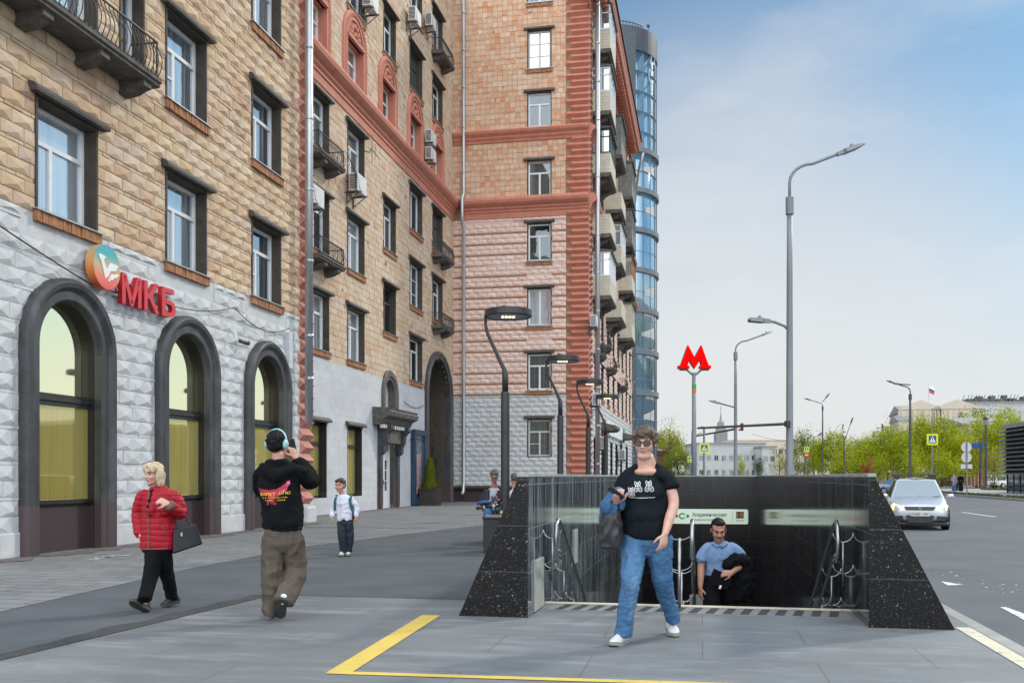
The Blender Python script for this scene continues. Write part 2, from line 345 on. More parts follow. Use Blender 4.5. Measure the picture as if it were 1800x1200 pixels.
mat('siding_grey', (.20,.20,.19), (.12,.12,.115), .7, 5)
mat('wood_orange', (.42,.23,.09), (.32,.17,.06), .6, 5)
mat('tin_roof', (.10,.10,.10), (.06,.06,.06), .6, 4)
mat('ac_white', (.66,.67,.66), (.56,.57,.56), .5, 4)
mat('black_plastic', (.02,.02,.02), (.03,.03,.03), .5, 5)
# ground
mat('asphalt', (.080,.094,.108), (.060,.071,.083), .88, 1.1, bump=.5, bscale=90)
overlay(MATS['asphalt'], (.16,.165,.17), 160, .62, .70, ST, .5)
overlay(MATS['asphalt'], (.055,.064,.073), .9, .55, .68, (1.2,.5,1), .6)
overlay(MATS['asphalt'], (.13,.14,.15), .7, .60, .75, (.6,1.3,1), .4)
mat('asphalt_road', (.098,.114,.128), (.075,.087,.098), .85, .5, bump=.45, bscale=70)
overlay(MATS['asphalt_road'], (.035,.036,.038), .8, .60, .64, (.25,1.6,1), .5)
overlay(MATS['asphalt_road'], (.17,.175,.18), 120, .62, .70, ST, .5)
mat('asphalt_seam', (.055,.058,.062), (.032,.034,.037), .9, 14, bump=1., bscale=60)
mat('granite_paving', (.165,.185,.200), (.125,.142,.155), .62, .55, stretch=(1,.35,1), bump=.1, bscale=120)
overlay(MATS['granite_paving'], (.27,.29,.305), 1.5, .50, .66, (.6,2.2,1), .6)
overlay(MATS['granite_paving'], (.07,.076,.083), .9, .54, .70, (.8,1.5,1), .5)
overlay(MATS['granite_paving'], (.12,.123,.128), 140, .60, .70, ST, .5)
joints(MATS['granite_paving'], 1.62, .80, (.07,.072,.075), .005, 'XY', .5, fac=.85, vary=.10)
mat('pavers', (.195,.205,.212), (.150,.160,.168), .85, .8, bump=.4, bscale=40)
overlay(MATS['pavers'], (.21,.17,.145), 1.1, .66, .72, (1,1,1), .5)
joints(MATS['pavers'], .62, .32, (.045,.045,.045), .016, 'XY', .37, fac=.75, vary=.16)
overlay(MATS['pavers'], (.24,.245,.25), 3.5, .60, .75, ST, .45)
mat('dirt_strip', (.17,.145,.13), (.09,.08,.075), .95, 9, bump=1, bscale=30)
mat('kerb_stone', (.32,.32,.31), (.24,.24,.235), .8, 3, bump=.2)
mat('yellow_paint', (.62,.47,.10), (.54,.40,.085), .7, 3)
overlay(MATS['yellow_paint'], (.22,.20,.14), 5, .60, .72, ST, .55)
mat('cream_paint', (.60,.58,.44), (.50,.48,.37), .7, 2)
overlay(MATS['cream_paint'], (.15,.15,.15), 6, .56, .66, ST, .7)
mat('white_paint', (.70,.71,.72), (.55,.56,.57), .7, 4)
overlay(MATS['white_paint'], (.10,.10,.10), 7, .56, .66, ST, .7)
mat('far_paving', (.30,.31,.32), (.26,.27,.28), .8, 1)
mat('far_ground', (.17,.15,.115), (.12,.115,.09), .95, .15)
mat('grass_green', (.06,.10,.02), (.09,.12,.03), .9, 2)
# granite of the metro entrance
mat('granite_black', (.007,.007,.0075), (.0035,.0035,.004), .30, 6, spec=.25)
overlay(MATS['granite_black'], (.03,.03,.032), 150, .55, .75, ST, .8)
overlay(MATS['granite_black'], (.42,.42,.42), 38, .63, .68, ST, .75, rough=.8)
overlay(MATS['granite_black'], (.30,.30,.31), 70, .60, .66, ST, .75, rough=.8)
joints(MATS['granite_black'], 1.3, .44, (.07,.07,.07), .004, 'XZ', 0, fac=.9, vary=.2)
mat('granite_polished', (.020,.021,.023), (.011,.0115,.013), .09, 4, spec=.5)
overlay(MATS['granite_polished'], (.12,.125,.13), 1.7, .45, .70, (1,3.2,.16), .7, rough=.28)
overlay(MATS['granite_polished'], (.36,.38,.39), 3.6, .58, .74, (1,6,.16), .6, rough=.35)
joints(MATS['granite_polished'], 1.9, .425, (.14,.15,.155), .006, 'YZ', .5, fac=.9, vary=.35)
mat('granite_limed', (.030,.034,.038), (.016,.018,.020), .10, 4, spec=.6)
overlay(MATS['granite_limed'], (.17,.215,.245), 1.5, .40, .62, (1,2.4,.30), .9, rough=.26)
overlay(MATS['granite_limed'], (.48,.53,.55), 2.4, .50, .66, (1,3.2,.26), .7, rough=.35)
overlay(MATS['granite_limed'], (.05,.06,.065), 2.2, .56, .70, (1,4.2,.14), .7, rough=.12)
joints(MATS['granite_limed'], 1.9, .425, (.30,.32,.33), .006, 'YZ', .5, fac=.9, vary=.25)
mat('granite_back', (.014,.014,.015), (.007,.007,.008), .2, 4)
overlay(MATS['granite_back'], (.30,.30,.30), 12, .70, .73, ST, .8, rough=.7)
joints(MATS['granite_back'], .62, .43, (.05,.05,.05), .005, 'XZ', .5, fac=.9, vary=.2)
mat('wall_top', (.34,.36,.36), (.22,.235,.24), .5, 3)
mat('granite_step', (.14,.145,.15), (.10,.105,.11), .6, 4)
mat('hatch_grey', (.40,.41,.38), (.33,.34,.32), .5, 5)
mat('tactile', (.20,.21,.215), (.17,.175,.18), .7, 5)
mat('tactile_dark', (.05,.052,.055), (.035,.036,.04), .7, 5)

# ---------------------------------------------------------------- ground
HB0, HB1, HA0, HA1 = -1.63, 1.45, 10.10, 27.0          # the stairwell opening
KX = 2.36                                              # kerb line
def sheet(name, polys, z, m):
    mb = MB()
    for p in polys: mb.add([(x,y,z) for x,y in p], [tuple(range(len(p)))])
    return struct(mb.build(name, m, fix=False))
def rect(x0,x1,y0,y1): return [(x0,y0),(x1,y0),(x1,y1),(x0,y1)]
sheet('ground', [rect(-1500,-1.7,-300,3000), rect(-1.7,1.5,-300,10.05), rect(-1.7,1.5,27.1,3000), rect(1.5,3000,-300,3000)], -.34, 'far_ground')
sheet('road', [rect(KX-.05,20.2,-40,900)], -.25, 'asphalt_road')
mb = MB()
for x0,x1,y0,y1 in ((-45,HB0-.02,-12,110),(HB1+.02,KX,-12,110),(HB0-.02,HB1+.02,-12,HA0),(HB0-.02,HB1+.02,HA1+.15,110)):
    mb.box(x0,x1,y0,y1,-.3,0)
struct(mb.build('asphalt_path', 'asphalt'))
sheet('paver_sidewalk', [[(-16,-3),(-5.75,-3),(-6.6,5),(-6.87,8.41),(-7.35,12.81),(-7.48,17.43),(-6.9,21),(-5.82,26.87),(-5.4,32),(-5.4,110),(-20,110)]], .004, 'pavers')
sheet('granite_plaza', [[(-6.2,-6),(KX-.02,-6),(KX-.02,10.16),(HB1,10.16),(HB1,HA0),(HB0,HA0),(HB0,10.16),(-4.77,10.13),(-5.02,6.25)]], .008, 'granite_paving')
def wobble(pts, width, jit, z, name, m):
    """an uneven strip along a line"""
    mb = MB(); L_ = []; P = [Vector((*p,0)) for p in pts]
    path = []
    for i in range(len(P)-1):
        n = max(2,int((P[i+1]-P[i]).length/.12))
        path += [P[i].lerp(P[i+1],k/n) for k in range(n)]
    path.append(P[-1])
    for i,p in enumerate(path):
        t = (path[min(i+1,len(path)-1)]-path[max(i-1,0)]).normalized(); n_ = Vector((t.y,-t.x,0))
        wd = width*(1+jit*noise.noise((p.x*2.1,p.y*2.1,3.)))
        L_.append((p-n_*.0, p-n_*wd*(1+.25*jit*noise.noise((p.x*9,p.y*9,0)))))
    for (a,b),(c,d) in zip(L_[:-1],L_[1:]): mb.quad((a.x,a.y,z),(b.x,b.y,z),(d.x,d.y,z),(c.x,c.y,z))
    return struct(mb.build(name, m, fix=False))
wobble([(-5.63,0),(-5.02,6.25),(-4.80,9.6),(-4.77,10.13)], .22, .5, .012, 'asphalt_seam', 'asphalt_seam')
wobble([(-4.9,10.13),(-2.3,10.2)], .035, .8, .012, 'asphalt_seam', 'asphalt_seam')
wobble([(-11.12,8),(-11.12,26.4)], -.42, 1.0, .012, 'dirt_strip', 'dirt_strip')
wobble([(-13.0,26.4),(-13.0,50)], -.22, 1.0, .012, 'dirt_strip', 'dirt_strip')
# drain slot in the pavers, painted lines
sheet('drain_slot', [[(-10.4,24.02),(-7.0,23.86),(-7.0,23.93),(-10.4,24.12)]], .010, 'tactile_dark')
mb = MB(); zz = .013
mb.add([(x,y,zz) for x,y in [(-2.52,6.17),(-2.35,6.17),(-2.48,8.95),(-2.66,8.95)]], [(0,1,2,3)])
mb.add([(x,y,zz) for x,y in [(-2.35,6.17),(-.57,6.265),(2.25,6.415),(2.25,6.505),(-.57,6.355),(-2.354,6.26)]], [(0,1,2,3,4,5)])
struct(mb.build('yellow_line', 'yellow_paint', fix=False))
mb = MB(); mb.box(KX-.02, KX+.13, -12, 110, -.3, .012)
struct(mb.build('kerb', 'kerb_stone', bevel=.015))
sheet('kerb_paint', [rect(2.2,2.33,2,9.15)], .013, 'cream_paint')
sheet('road_marking', [[grd(a,b,-.245) for a,b in ((1654,1021),(1694,1027),(1666,1028))], [grd(a,b,-.245) for a,b in ((1758,1066),(1768,1066),(1815,1083),(1806,1092))], rect(11.3,11.45,41,46), rect(11.3,11.45,50,55), rect(11.3,11.45,59,64)], -.245, 'white_paint')
# far side: kerb, verge, pavement
mb = MB(); mb.box(20.2,20.45,-40,900,-.33,-.10); struct(mb.build('kerb', 'kerb_stone'))
sheet('verge', [rect(20.45,22.0,-40,130)], -.12, 'far_ground')
sheet('far_pavement', [rect(22.0,31.0,-40,170)], -.10, 'far_paving')
sheet('far_yard', [rect(31.0,150,-40,420), rect(3.0,31,170,420)], -.105, 'far_ground')
sheet('cross_road', [rect(-200,31,175,260)], -.095, 'asphalt_road')
# verge grass as tufts
mb = MB()
for _ in range(2600):
    x = RNG.uniform(20.5,21.95); y = RNG.uniform(40,110); h = RNG.uniform(.05,.2); a = RNG.uniform(0,6.28); dx,dy = .09*math.cos(a),.09*math.sin(a)
    mb.add([(x-dx,y-dy,-.12),(x+dx,y+dy,-.12),(x+RNG.uniform(-.08,.08),y,h-.12)], [(0,1,2)], RNG.random())
for _ in range(900):
    r_ = math.sqrt(RNG.random()); t_ = RNG.uniform(0,6.28); x = 33+3.2*r_*math.cos(t_); y = 112+4*r_*math.sin(t_); h = RNG.uniform(.08,.25)
    mb.add([(x-.1,y,-.11),(x+.1,y,-.11),(x,y,h-.11)], [(0,1,2)], RNG.random())
leafmat('grass_blades', [(.05,.075,.018),(.09,.11,.03),(.12,.10,.045)], .3)
g_ = mb.build('grass', 'grass_blades', fix=False); g_['kind'] = 'stuff'; tag(g_, 'strip of short rough grass along the far kerb', 'grass')
# paint spatter and litter on the ground
mb = MB()
for x,y in (grd(185,980),grd(205,978),grd(170,982)):
    for _ in range(5):
        cx,cy = x+RNG.uniform(-.12,.12), y+RNG.uniform(-.2,.2); q = RNG.uniform(.02,.06)
        mb.add([(cx-q,cy-q,.016),(cx+q*1.4,cy-q*.5,.016),(cx+q,cy+q,.016),(cx-q,cy+q*.6,.016)], [(0,1,2,3)])
for _ in range(70):
    t_ = RNG.random(); x = 3.3+t_*1.3+RNG.normal(0,.25); y = 20-t_*7+RNG.normal(0,.5); q = RNG.uniform(.005,.02)
    mb.add([(x-q,y-q,-.240),(x+q,y-q,-.240),(x+q,y+q*2,-.240),(x-q,y+q,-.240)], [(0,1,2,3)])
struct(mb.build('paint_drops', 'white_paint', fix=False))

# ---------------------------------------------------------------- metro entrance
TOP = 1.365
ent = thing('metro_entrance', 'sunken metro stairwell with low polished black granite walls and sloping wedge ends', 'metro entrance', (0,9,0))
EO = Vector((0,9,0))
def loc_(mb): mb.v = [(x,y-9,z) for x,y,z in mb.v]; return mb
def extr(poly, y0, y1, m, name, end=None):
    """(x,z) section swept along y; the front end gets its own material"""
    mb = MB(); n = len(poly)
    mb.add([(x,y0,z) for x,z in poly]+[(x,y1,z) for x,z in poly], [tuple(range(n)), tuple(range(2*n-1,n-1,-1))]+[(i,n+i,n+(i+1)%n,(i+1)%n) for i in range(n)])
    return loc_(mb).build(name, m, ent)
LT, LB, RT, RB = -1.72, -2.31-.127, 1.50, 2.17+.145
extr([(HB0-.03,-.29),(HB0-.03,TOP-.02),(LT,TOP-.02),(LB,-.29)], 9.0, 27.3, 'granite_black', 'left_wall')
extr([(HB1+.03,-.29),(HB1+.03,TOP-.02),(RT,TOP-.02),(RB,-.29)], 9.0, 27.3, 'granite_black', 'right_wall')
for nm,x0,x1,t0,t1 in (('left_facing',HB0-.03,HB0,LT,HB0),('right_facing',HB1,HB1+.03,HB1,RT)):
    mb = MB(); mb.box(x0,x1,9.002,27.0,-7,TOP-.02); loc_(mb).build(nm, 'granite_limed' if nm[0] == 'l' else 'granite_polished', ent)
    mb = MB(); mb.box(x0-.0005,x1-.0005,8.998,9.0015,-.29,TOP-.02); loc_(mb).build('corner_stone', 'granite_black', ent)
    mb = MB(); mb.box(t0-.012,t1+.012,8.99,27.32,TOP-.02,TOP+.012); loc_(mb).build('coping', 'wall_top', ent, bevel=.004)
mb = MB(); mb.box(HB0-.03,HB1+.03,27.0,27.3,-7,TOP-.02); loc_(mb).build('back_wall', 'granite_back', ent)
mb = MB(); mb.box(HB0+.012,HB1-.012,26.98,27.32,TOP-.02,TOP+.012); loc_(mb).build('coping', 'wall_top', ent)
mb = MB(); nst = 24
for k in range(nst):
    z1 = -.16*(k+1); mb.box(HB0,HB1,HA0+.06+.32*k,HA0+.06+.32*(k+1)+(.0 if k<nst-1 else 9.5),-7,z1)
loc_(mb).build('stairs', 'granite_step', ent)
mb = MB(); mb.box(HB0,HB1,HA0-.05,HA0+.06,-.16,.016); loc_(mb).build('edge_strip', 'cream_paint', ent)
# tactile plate with raised dark bars
mb = MB(); mb.box(HB0+.1,HB1-.06,9.52,10.0,.009,.016); tp_ = loc_(mb).build('tactile_plate', 'tactile', ent)
x = HB0+.2
while x < HB1-.2:
    mb = MB()
    for j in range(6): mb.box(x+.012*j-.03,x+.012*j+.055,9.56+j*.07,9.60+j*.07,.016,.020)
    loc_(mb).build('tactile_bars', 'tactile_dark', tp_); x += .165
mb = MB(); mb.box(HB0+.0,HB0+.02,9.30,9.85,.02,.52); loc_(mb).build('wall_hatch', 'hatch_grey', ent, bevel=.004)
mb = MB(); mb.box(HB0+.0,HB0+.016,12.3,12.62,.22,.66); loc_(mb).build('wall_hatch', 'hatch_grey', ent, bevel=.004)
bx0 = wal(1212,1042,26.98)
mb = MB(); mb.box(bx0[0],bx0[0]+.36,26.95,27.0,-2.32,-1.9); loc_(mb).build('wall_hatch', 'hatch_grey', ent)
def handrail(xr, side):
    """two sloping tubes joined by a flat loop at the top, on posts; side = -1/0/+1 wall"""
    def sl(y): return .90-(y-9.75)*.5 if y > 9.75 else .90
    ys = [9.78+.4*i for i in range(24)]
    mb = MB()
    for x,dz in ((xr-.0,0),):
        loop = [(x,9.62,.55),(x,9.55,.62),(x,9.52,.74),(x,9.56,.86),(x,9.66,.915)]
        mb.tube([(x,9.78,.53)]+loop+[(x,y,sl(y)) for y in ys], .021, 10)
    r0 = loc_(mb).build('handrail', 'steel', ent, True)
    mb = MB(); mb.tube([(xr,9.66,.60)]+[(xr,y,sl(y)-.31) for y in ys], .017, 10); loc_(mb).build('lower_rail', 'steel', r0, True)
    for y in [9.9+.85*i for i in range(8)]:
        mb = MB(); z = sl(y)
        for dz in (0,-.31):
            if side: 
                wx = HB0 if side < 0 else HB1; c = (wx-xr)
                arc = [(xr+c*(.5-.5*math.cos(t)), y, z+dz-.03-.09*math.sin(t)) for t in [math.pi*i/8 for i in range(9)]]
                mb.tube(arc, .006, 6)
            else:
                arc = [(xr-.13*(1-math.cos(t)), y, z+dz-.03-.09*math.sin(t)) for t in [math.pi*i/8 for i in range(9)]]
                mb.tube(arc, .006, 6)
        if side: mb.tube([(xr+.5*((HB0 if side<0 else HB1)-xr),y,z-.12),(xr+.5*((HB0 if side<0 else HB1)-xr),y,z-.55)], .011, 6)
        else: mb.tube([(xr-.13,y,z-.1),(xr-.13,y,z-.9)], .02, 6)
        loc_(mb).build('bracket', 'steel', r0, True)
    if side == 0:
        mb = MB(); mb.tube([(xr-.26,9.66,.915)]+[(xr-.26,y,sl(y)) for y in ys], .028, 10); mb.tube([(xr-.26,y,sl(y)-.31) for y in ys], .024, 10)
        loc_(mb).build('twin_rail', 'steel_dark', r0, True)
handrail(HB0+.19, -1); handrail(HB1-.19, 1)
# station sign on the back wall
mat('sign_glass', (.50,.62,.52), (.46,.58,.48), .3, 1)
_p = MATS['sign_glass'].node_tree.nodes['Principled BSDF']; _p.inputs['Emission Color'].default_value = (.58,.68,.57,1); _p.inputs['Emission Strength'].default_value = .30
mat('ink', (.015,.015,.015), (.02,.02,.02), .6); mat('orange_sign', (.80,.33,.02), (.78,.32,.02), .5); mat('green_sign', (.02,.35,.12), (.02,.33,.11), .5); mat('red_sign', (.70,.03,.02), (.66,.03,.02), .45); mat('white_sign', (.8,.8,.8), (.76,.76,.76), .5)
mat('vermilion_sign', (.75,.12,.03), (.7,.11,.03), .5)
SX0, SX1, SZ0, SZ1 = -1.28, 1.22, .05, .455
sg = thing('station_sign', 'long pale green backlit station sign on the back wall of the stairwell', 'sign', (0,26.93,0))
def rrect(x0,x1,z0,z1,r_,n=5):
    return [(cx+r_*math.cos(a0+math.pi/2*i/n), cz+r_*math.sin(a0+math.pi/2*i/n)) for cx,cz,a0 in ((x1-r_,z0+r_,-math.pi/2),(x1-r_,z1-r_,0),(x0+r_,z1-r_,math.pi/2),(x0+r_,z0+r_,math.pi)) for i in range(n+1)]
mb = MB(); mb.prism(rrect(SX0,SX1,SZ0,SZ1,.05), lambda u,z,w_: (u,w_,z), .0, .05); mb.build('panel', 'sign_glass', sg)
def sgt(s,x,z,wd,h,m,b=0.): obj('lettering', text_fit(s,wd,h,.0,lambda X,Y,Z:(x+X,-.006,z+Y),b), m, sg)
def flat(poly, fn, m, name, parent):
    mb = MB(); mb.add([fn(*p) for p in poly], [tuple(range(len(poly)))]); return mb.build(name, m, parent, fix=False)
sgn = lambda x,z: (x,-.004,z)
def ngon(x,z,r_,n,a0=0): return [(x+r_*math.cos(a0+2*math.pi*i/n), z+r_*math.sin(a0+2*math.pi*i/n)) for i in range(n)]
def ring(x,z,r0,r1,m,parent,name='emblem',gap=0.):
    mb = MB(); n = 24
    for i in range(n):
        a,b = gap+ (2*math.pi-2*gap)*i/n, gap+(2*math.pi-2*gap)*(i+1)/n
        mb.quad(*[(x+q*math.cos(t),-.005,z+q*math.sin(t)) for q,t in ((r0,a),(r1,a),(r1,b),(r0,b))])
    mb.build(name, m, parent, fix=False)
Mpoly = [(-.5,0),(-.43,.1),(-.2,1.0),(0,.45),(.2,1.0),(.43,.1),(.5,0),(.18,0),(.2,.1),(.22,.4),(0,-.02),(-.22,.4),(-.2,.1),(-.18,0)]
flat([(SX0+.15+.2*x, .17+.17*y) for x,y in Mpoly], sgn, 'red_sign', 'emblem', sg)
ring(SX0+.42,.26,.05,.09,'vermilion_sign',sg,gap=.5); flat(ngon(SX0+.58,.26,.055,4), sgn, 'red_sign', 'emblem', sg)
ring(SX0+.73,.26,.05,.09,'green_sign',sg,gap=.5); flat(ngon(SX0+.88,.26,.055,4), sgn, 'green_sign', 'emblem', sg)
sgt('Академическая',SX0+1.0,.235,.92,.125,'ink',.012); sgt('Akademicheskaya',SX0+1.0,.115,.72,.085,'ink')
flat([(.80,.10),(.808,.10),(.808,.41),(.80,.41)], sgn, 'hatch_grey', 'divider', sg)
flat([(.90,.21),(1.10,.21),(1.10,.39),(.90,.39)], sgn, 'ink', 'emblem', sg)
sgt('10',.925,.24,.15,.12,'orange_sign',.02); sgt('Вход',.91,.12,.18,.06,'ink')
handrail(-.10, 0)
# ---------------------------------------------------------------- the apartment building
bld = thing('apartment_building', 'long tan stone apartment block with rusticated tiles, red cornices and a wing across the view', 'building', (-10,26,0))
bld.location = (0,0,0)
B1, B2, A3, B4 = -11.2, -13.1, 49.9, -5.81
F1, F2, F3, F4 = Face('L',B1), Face('L',B2), Face('W',A3), Face('L',B4)
E1 = 26.25                                                # end of the projecting bank part
class Op:                                                # an opening; arch: half-round head
    def __init__(s,u0,u1,z0,z1,arch=False): s.u0,s.u1,s.z0,s.z1,s.arch = u0,u1,z0,z1,arch
    def span(s, z0, z1, g=0.):
        zl = max(z0,s.z0-g); zh = min(z1,s.z1+g)
        if zh-zl < .35*(z1-z0): return None
        r = (s.u1-s.u0)/2+g; c = (s.u0+s.u1)/2
        if s.arch:
            zs = s.z1-(s.u1-s.u0)/2; zm = (zl+zh)/2
            if zm > zs:
                q = r*r-(zm-zs)**2
                if q <= 0: return None
                q = math.sqrt(q); return c-q, c+q
        return c-r, c+r
def backing(name, F, u0,u1,z0,z1, ops, m):
    """the plain wall behind the stones, with its openings"""
    us = sorted({u0,u1,*[min(max(v,u0),u1) for o in ops for v in (o.u0,o.u1)]}); zs = sorted({z0,z1,*[min(max(v,z0),z1) for o in ops for v in (o.z0,o.z1)]})
    mb = MB()
    for a,b in zip(us[:-1],us[1:]):
        for c,d in zip(zs[:-1],zs[1:]):
            um,zm = (a+b)/2,(c+d)/2
            if any(o.u0<um<o.u1 and o.z0<zm<o.z1 for o in ops): continue
            mb.quad(F.P(a,c,0),F.P(b,c,0),F.P(b,d,0),F.P(a,d,0))
    for o in ops:
        if o.arch:
            r = (o.u1-o.u0)/2; c = (o.u0+o.u1)/2; zs_ = o.z1-r; n = 20
            for i in range(n):
                t0,t1 = math.pi*i/n, math.pi*(i+1)/n
                mb.quad(*[F.P(x,z,0) for x,z in ((c+r*math.cos(t0),zs_+r*math.sin(t0)),(c+r*math.cos(t1),zs_+r*math.sin(t1)),(c+r*math.cos(t1),o.z1),(c+r*math.cos(t0),o.z1))])
    return mb.build(name, m, bld, fix=False)
def stones(name, F, u0,u1,z0,z1, ops, rows, kind, m, depth=.09, gap=.007, g=.0, jit=.35, apex=(.5,.5)):
    """courses of cut stones; rows = repeating list of (height, stone width, kind or None)"""
    mb = MB(); z = z0; k = 0
    while z < z1-.03:
        h, sw, kd = rows[k % len(rows)]; h = min(h, z1-z); kd = kd or kind
        iv = [(u0,u1)]
        for o in ops:
            sp = o.span(z,z+h,g)
            if sp:
                iv = [q for a,b in iv for q in ((a,min(b,sp[0])),(max(a,sp[1]),b)) if q[1]-q[0] > .04]
        off = (.5*sw if k % 2 else 0) + (.13*(k//3 % 3) if kd != 'brick' else .1*k)
        for a,b in iv:
            i = math.floor((a-off)/sw)
            while off+i*sw < b:
                s0,s1 = max(a,off+i*sw), min(b,off+(i+1)*sw); i += 1
                if s1-s0 < .05: continue
                x0,x1,y0,y1 = s0+gap,s1-gap,z+gap,z+h-gap; r = float(RNG.random()); t = .012+jit*.01*RNG.standard_normal()
                if x1-x0 < .02 or y1-y0 < .02: continue
                if kd == 'diamond':
                    d = depth*min(1,(x1-x0)/(sw*.8))*RNG.uniform(.88,1.06); cu = x0+(x1-x0)*(apex[0]+.03*RNG.standard_normal()); cz = y0+(y1-y0)*(apex[1]+.03*RNG.standard_normal())
                    P = [F.P(x0,y0,0),F.P(x1,y0,0),F.P(x1,y1,0),F.P(x0,y1,0),F.P(x0,y0,t),F.P(x1,y0,t),F.P(x1,y1,t),F.P(x0,y1,t),F.P(cu,cz,d)]
                    mb.add(P,[(0,1,5,4),(1,2,6,5),(2,3,7,6),(3,0,4,7),(4,5,8),(5,6,8),(6,7,8),(7,4,8)], r)
                else:
                    t = max(.003,t+.004*RNG.standard_normal()); e = [t+.0025*RNG.standard_normal() for _ in range(4)]
                    P = [F.P(x0,y0,-.01),F.P(x1,y0,-.01),F.P(x1,y1,-.01),F.P(x0,y1,-.01),F.P(x0,y0,e[0]),F.P(x1,y0,e[1]),F.P(x1,y1,e[2]),F.P(x0,y1,e[3])]
                    mb.add(P,[(0,1,5,4),(1,2,6,5),(2,3,7,6),(3,0,4,7),(4,5,6,7)], r)
        z += h; k += 1
    return mb.build(name, m, bld, fix=False)
def window(F, u0,u1,z0,z1, depth=.28, style=0, gl='glass', fr='pvc_white', hood=True, sill='brick', reveal='reveal_brown', mull=.5, proud=.09, fw=.075):
    """a real recessed window: frame, panes, dark reveal, metal hood, brick sill"""
    W = u1-u0; H = z1-z0; mb = MB(); d0,d1 = -depth,-depth+.07
    F.box(mb,u0,u0+fw,z0,z1,d0,d1); F.box(mb,u1-fw,u1,z0,z1,d0,d1); F.box(mb,u0+fw,u1-fw,z0,z0+fw,d0,d1-.002); F.box(mb,u0+fw,u1-fw,z1-fw,z1,d0,d1-.002)
    zt = z0+H*(.67 if style in (0,2) else .72)
    um = u0+W*mull
    if style in (0,1,2):
        F.box(mb,u0+fw,u1-fw,zt-fw*.55,zt+fw*.55,d0,d1-.004)
        F.box(mb,um-fw*.6,um+fw*.6,z0+fw,zt-fw*.55,d0,d1-.004)
        if style == 2: F.box(mb,u0+fw,um-fw*.6,z0+H*.34-.02,z0+H*.34+.02,d0,d1-.01)
    elif style == 3:      # two leaves, each in three lights
        F.box(mb,um-fw*.6,um+fw*.6,z0+fw,z1-fw,d0,d1-.004)
        for q in (.33,.66):
            F.box(mb,u0+fw,um-fw*.6,z0+H*q-.015,z0+H*q+.015,d0,d1-.02); F.box(mb,um+fw*.6,u1-fw,z0+H*q-.015,z0+H*q+.015,d0,d1-.02)
    elif style == 4: F.box(mb,um-fw*.6,um+fw*.6,z0+fw,z1-fw,d0,d1-.004)
    # inner sash lines
    wn = mb.build('window', fr, bld)
    mb = MB(); mb.quad(F.P(u0+.02,z0+.02,d0+.025),F.P(u1-.02,z0+.02,d0+.025),F.P(u1-.02,z1-.02,d0+.025),F.P(u0+.02,z1-.02,d0+.025)); mb.build('pane', gl, wn, fix=False)
    mb = MB(); t = .05
    F.box(mb,u0-t,u0,z0,z1,-depth-.02,.035); F.box(mb,u1,u1+t,z0,z1,-depth-.02,.035); F.box(mb,u0-t,u1+t,z1,z1+t,-depth-.02,.035); F.box(mb,u0-t,u1+t,z0-t,z0,-depth-.02,.02)
    mb.build('reveal', reveal, wn)
    if hood:
        mb = MB(); F.prof(mb,u0-.22,u1+.22,[(0,z1+.06),(proud+.09,z1+.06),(proud+.10,z1+.11),(proud+.04,z1+.2),(0,z1+.24)]); mb.build('hood', 'hood_metal', wn)
    if sill == 'brick':
        mb = MB(); n = int((W+.2)/.075)
        for i in range(n):
            a = u0-.1+i*(W+.2)/n; F.box(mb,a+.006,a+(W+.2)/n-.006,z0-.26,z0-.07,.0,.09+.006*RNG.standard_normal(),RNG.random())
        mb.build('sill', 'orange_brick', wn)
        mb = MB(); F.prof(mb,u0-.14,u1+.14,[(-depth+.06,z0-.03),(.13,z0-.075),(.13,z0-.05),(-depth+.06,z0+.002)]); mb.build('flashing', 'zinc', wn)
    return wn
def molding(mb, F, u0, u1, zb, prof): F.prof(mb,u0,u1,[(w_,zb+z) for w_,z in prof])
# --- opening lists
cols1 = [11.36, 15.39, 19.45, 23.42]
AR = .86; ASP = 3.62                                     # arch windows: half width, springing height
arch1 = [Op(c-AR,c+AR,.0,ASP+AR,True) for c in cols1]
win1 = [(c-.81,c+.81,5.97+3.46*k,7.82+3.46*k) for c in cols1 for k in range(4)]
win1 = [q for q in win1 if q[2] < 17.5]
bdoor = (17.0, 17.75, 9.25, 11.28)                        # balcony door beside the second-floor window
ops1 = arch1+[Op(*q) for q in win1 if q[0] > 11]+[Op(*bdoor)]
cols2 = [(30.65,32.35),(34.25,36.0),(38.42,39.95),(42.1,43.95),(45.85,47.6)]
win2 = []
for i,(a,b) in enumerate(cols2):
    if i == 2: rows_ = [(7.45,9.4),(10.95,12.95)]
    else: rows_ = [(5.8,7.72),(9.22,11.2),(12.7,14.6)][1 if i == 4 else 0:]
    win2 += [(i,a,b,c,d) for c,d in rows_]
    win2 += [(i,a,b,19.15,21.1),(i,a,b,22.65,24.6)]
archd = [(30.0+.62,32.1-.1),(34.1,35.75),(38.1,39.65),(42.0,43.6),(45.9,47.4)]
niche = [(a,b,16.0,17.85) for a,b in archd]
GA0,GA1,GZ = 44.75,48.85,7.25                             # gateway
gate_op = Op(GA0,GA1,0,GZ,True)
low2 = [(30.6,32.1,.6,3.2),(34.2,35.7,.6,3.2)]
door_op = Op(38.05,39.75,0,3.2); vent_op = Op(38.45,39.75,4.2,5.45,True)
ops2 = [Op(a,b,c,d) for _,a,b,c,d in win2]+[Op(*q) for q in niche]+[Op(*q) for q in low2]+[gate_op,door_op,vent_op]
win3 = [(-9.02,-7.82,c,d) for c,d in ((2.42,4.33),(5.92,7.78),(9.29,11.2),(12.7,14.62),(16.1,17.9),(19.75,21.5),(22.82,24.78),(26.3,28.2))]
ops3 = [Op(*q) for q in win3]
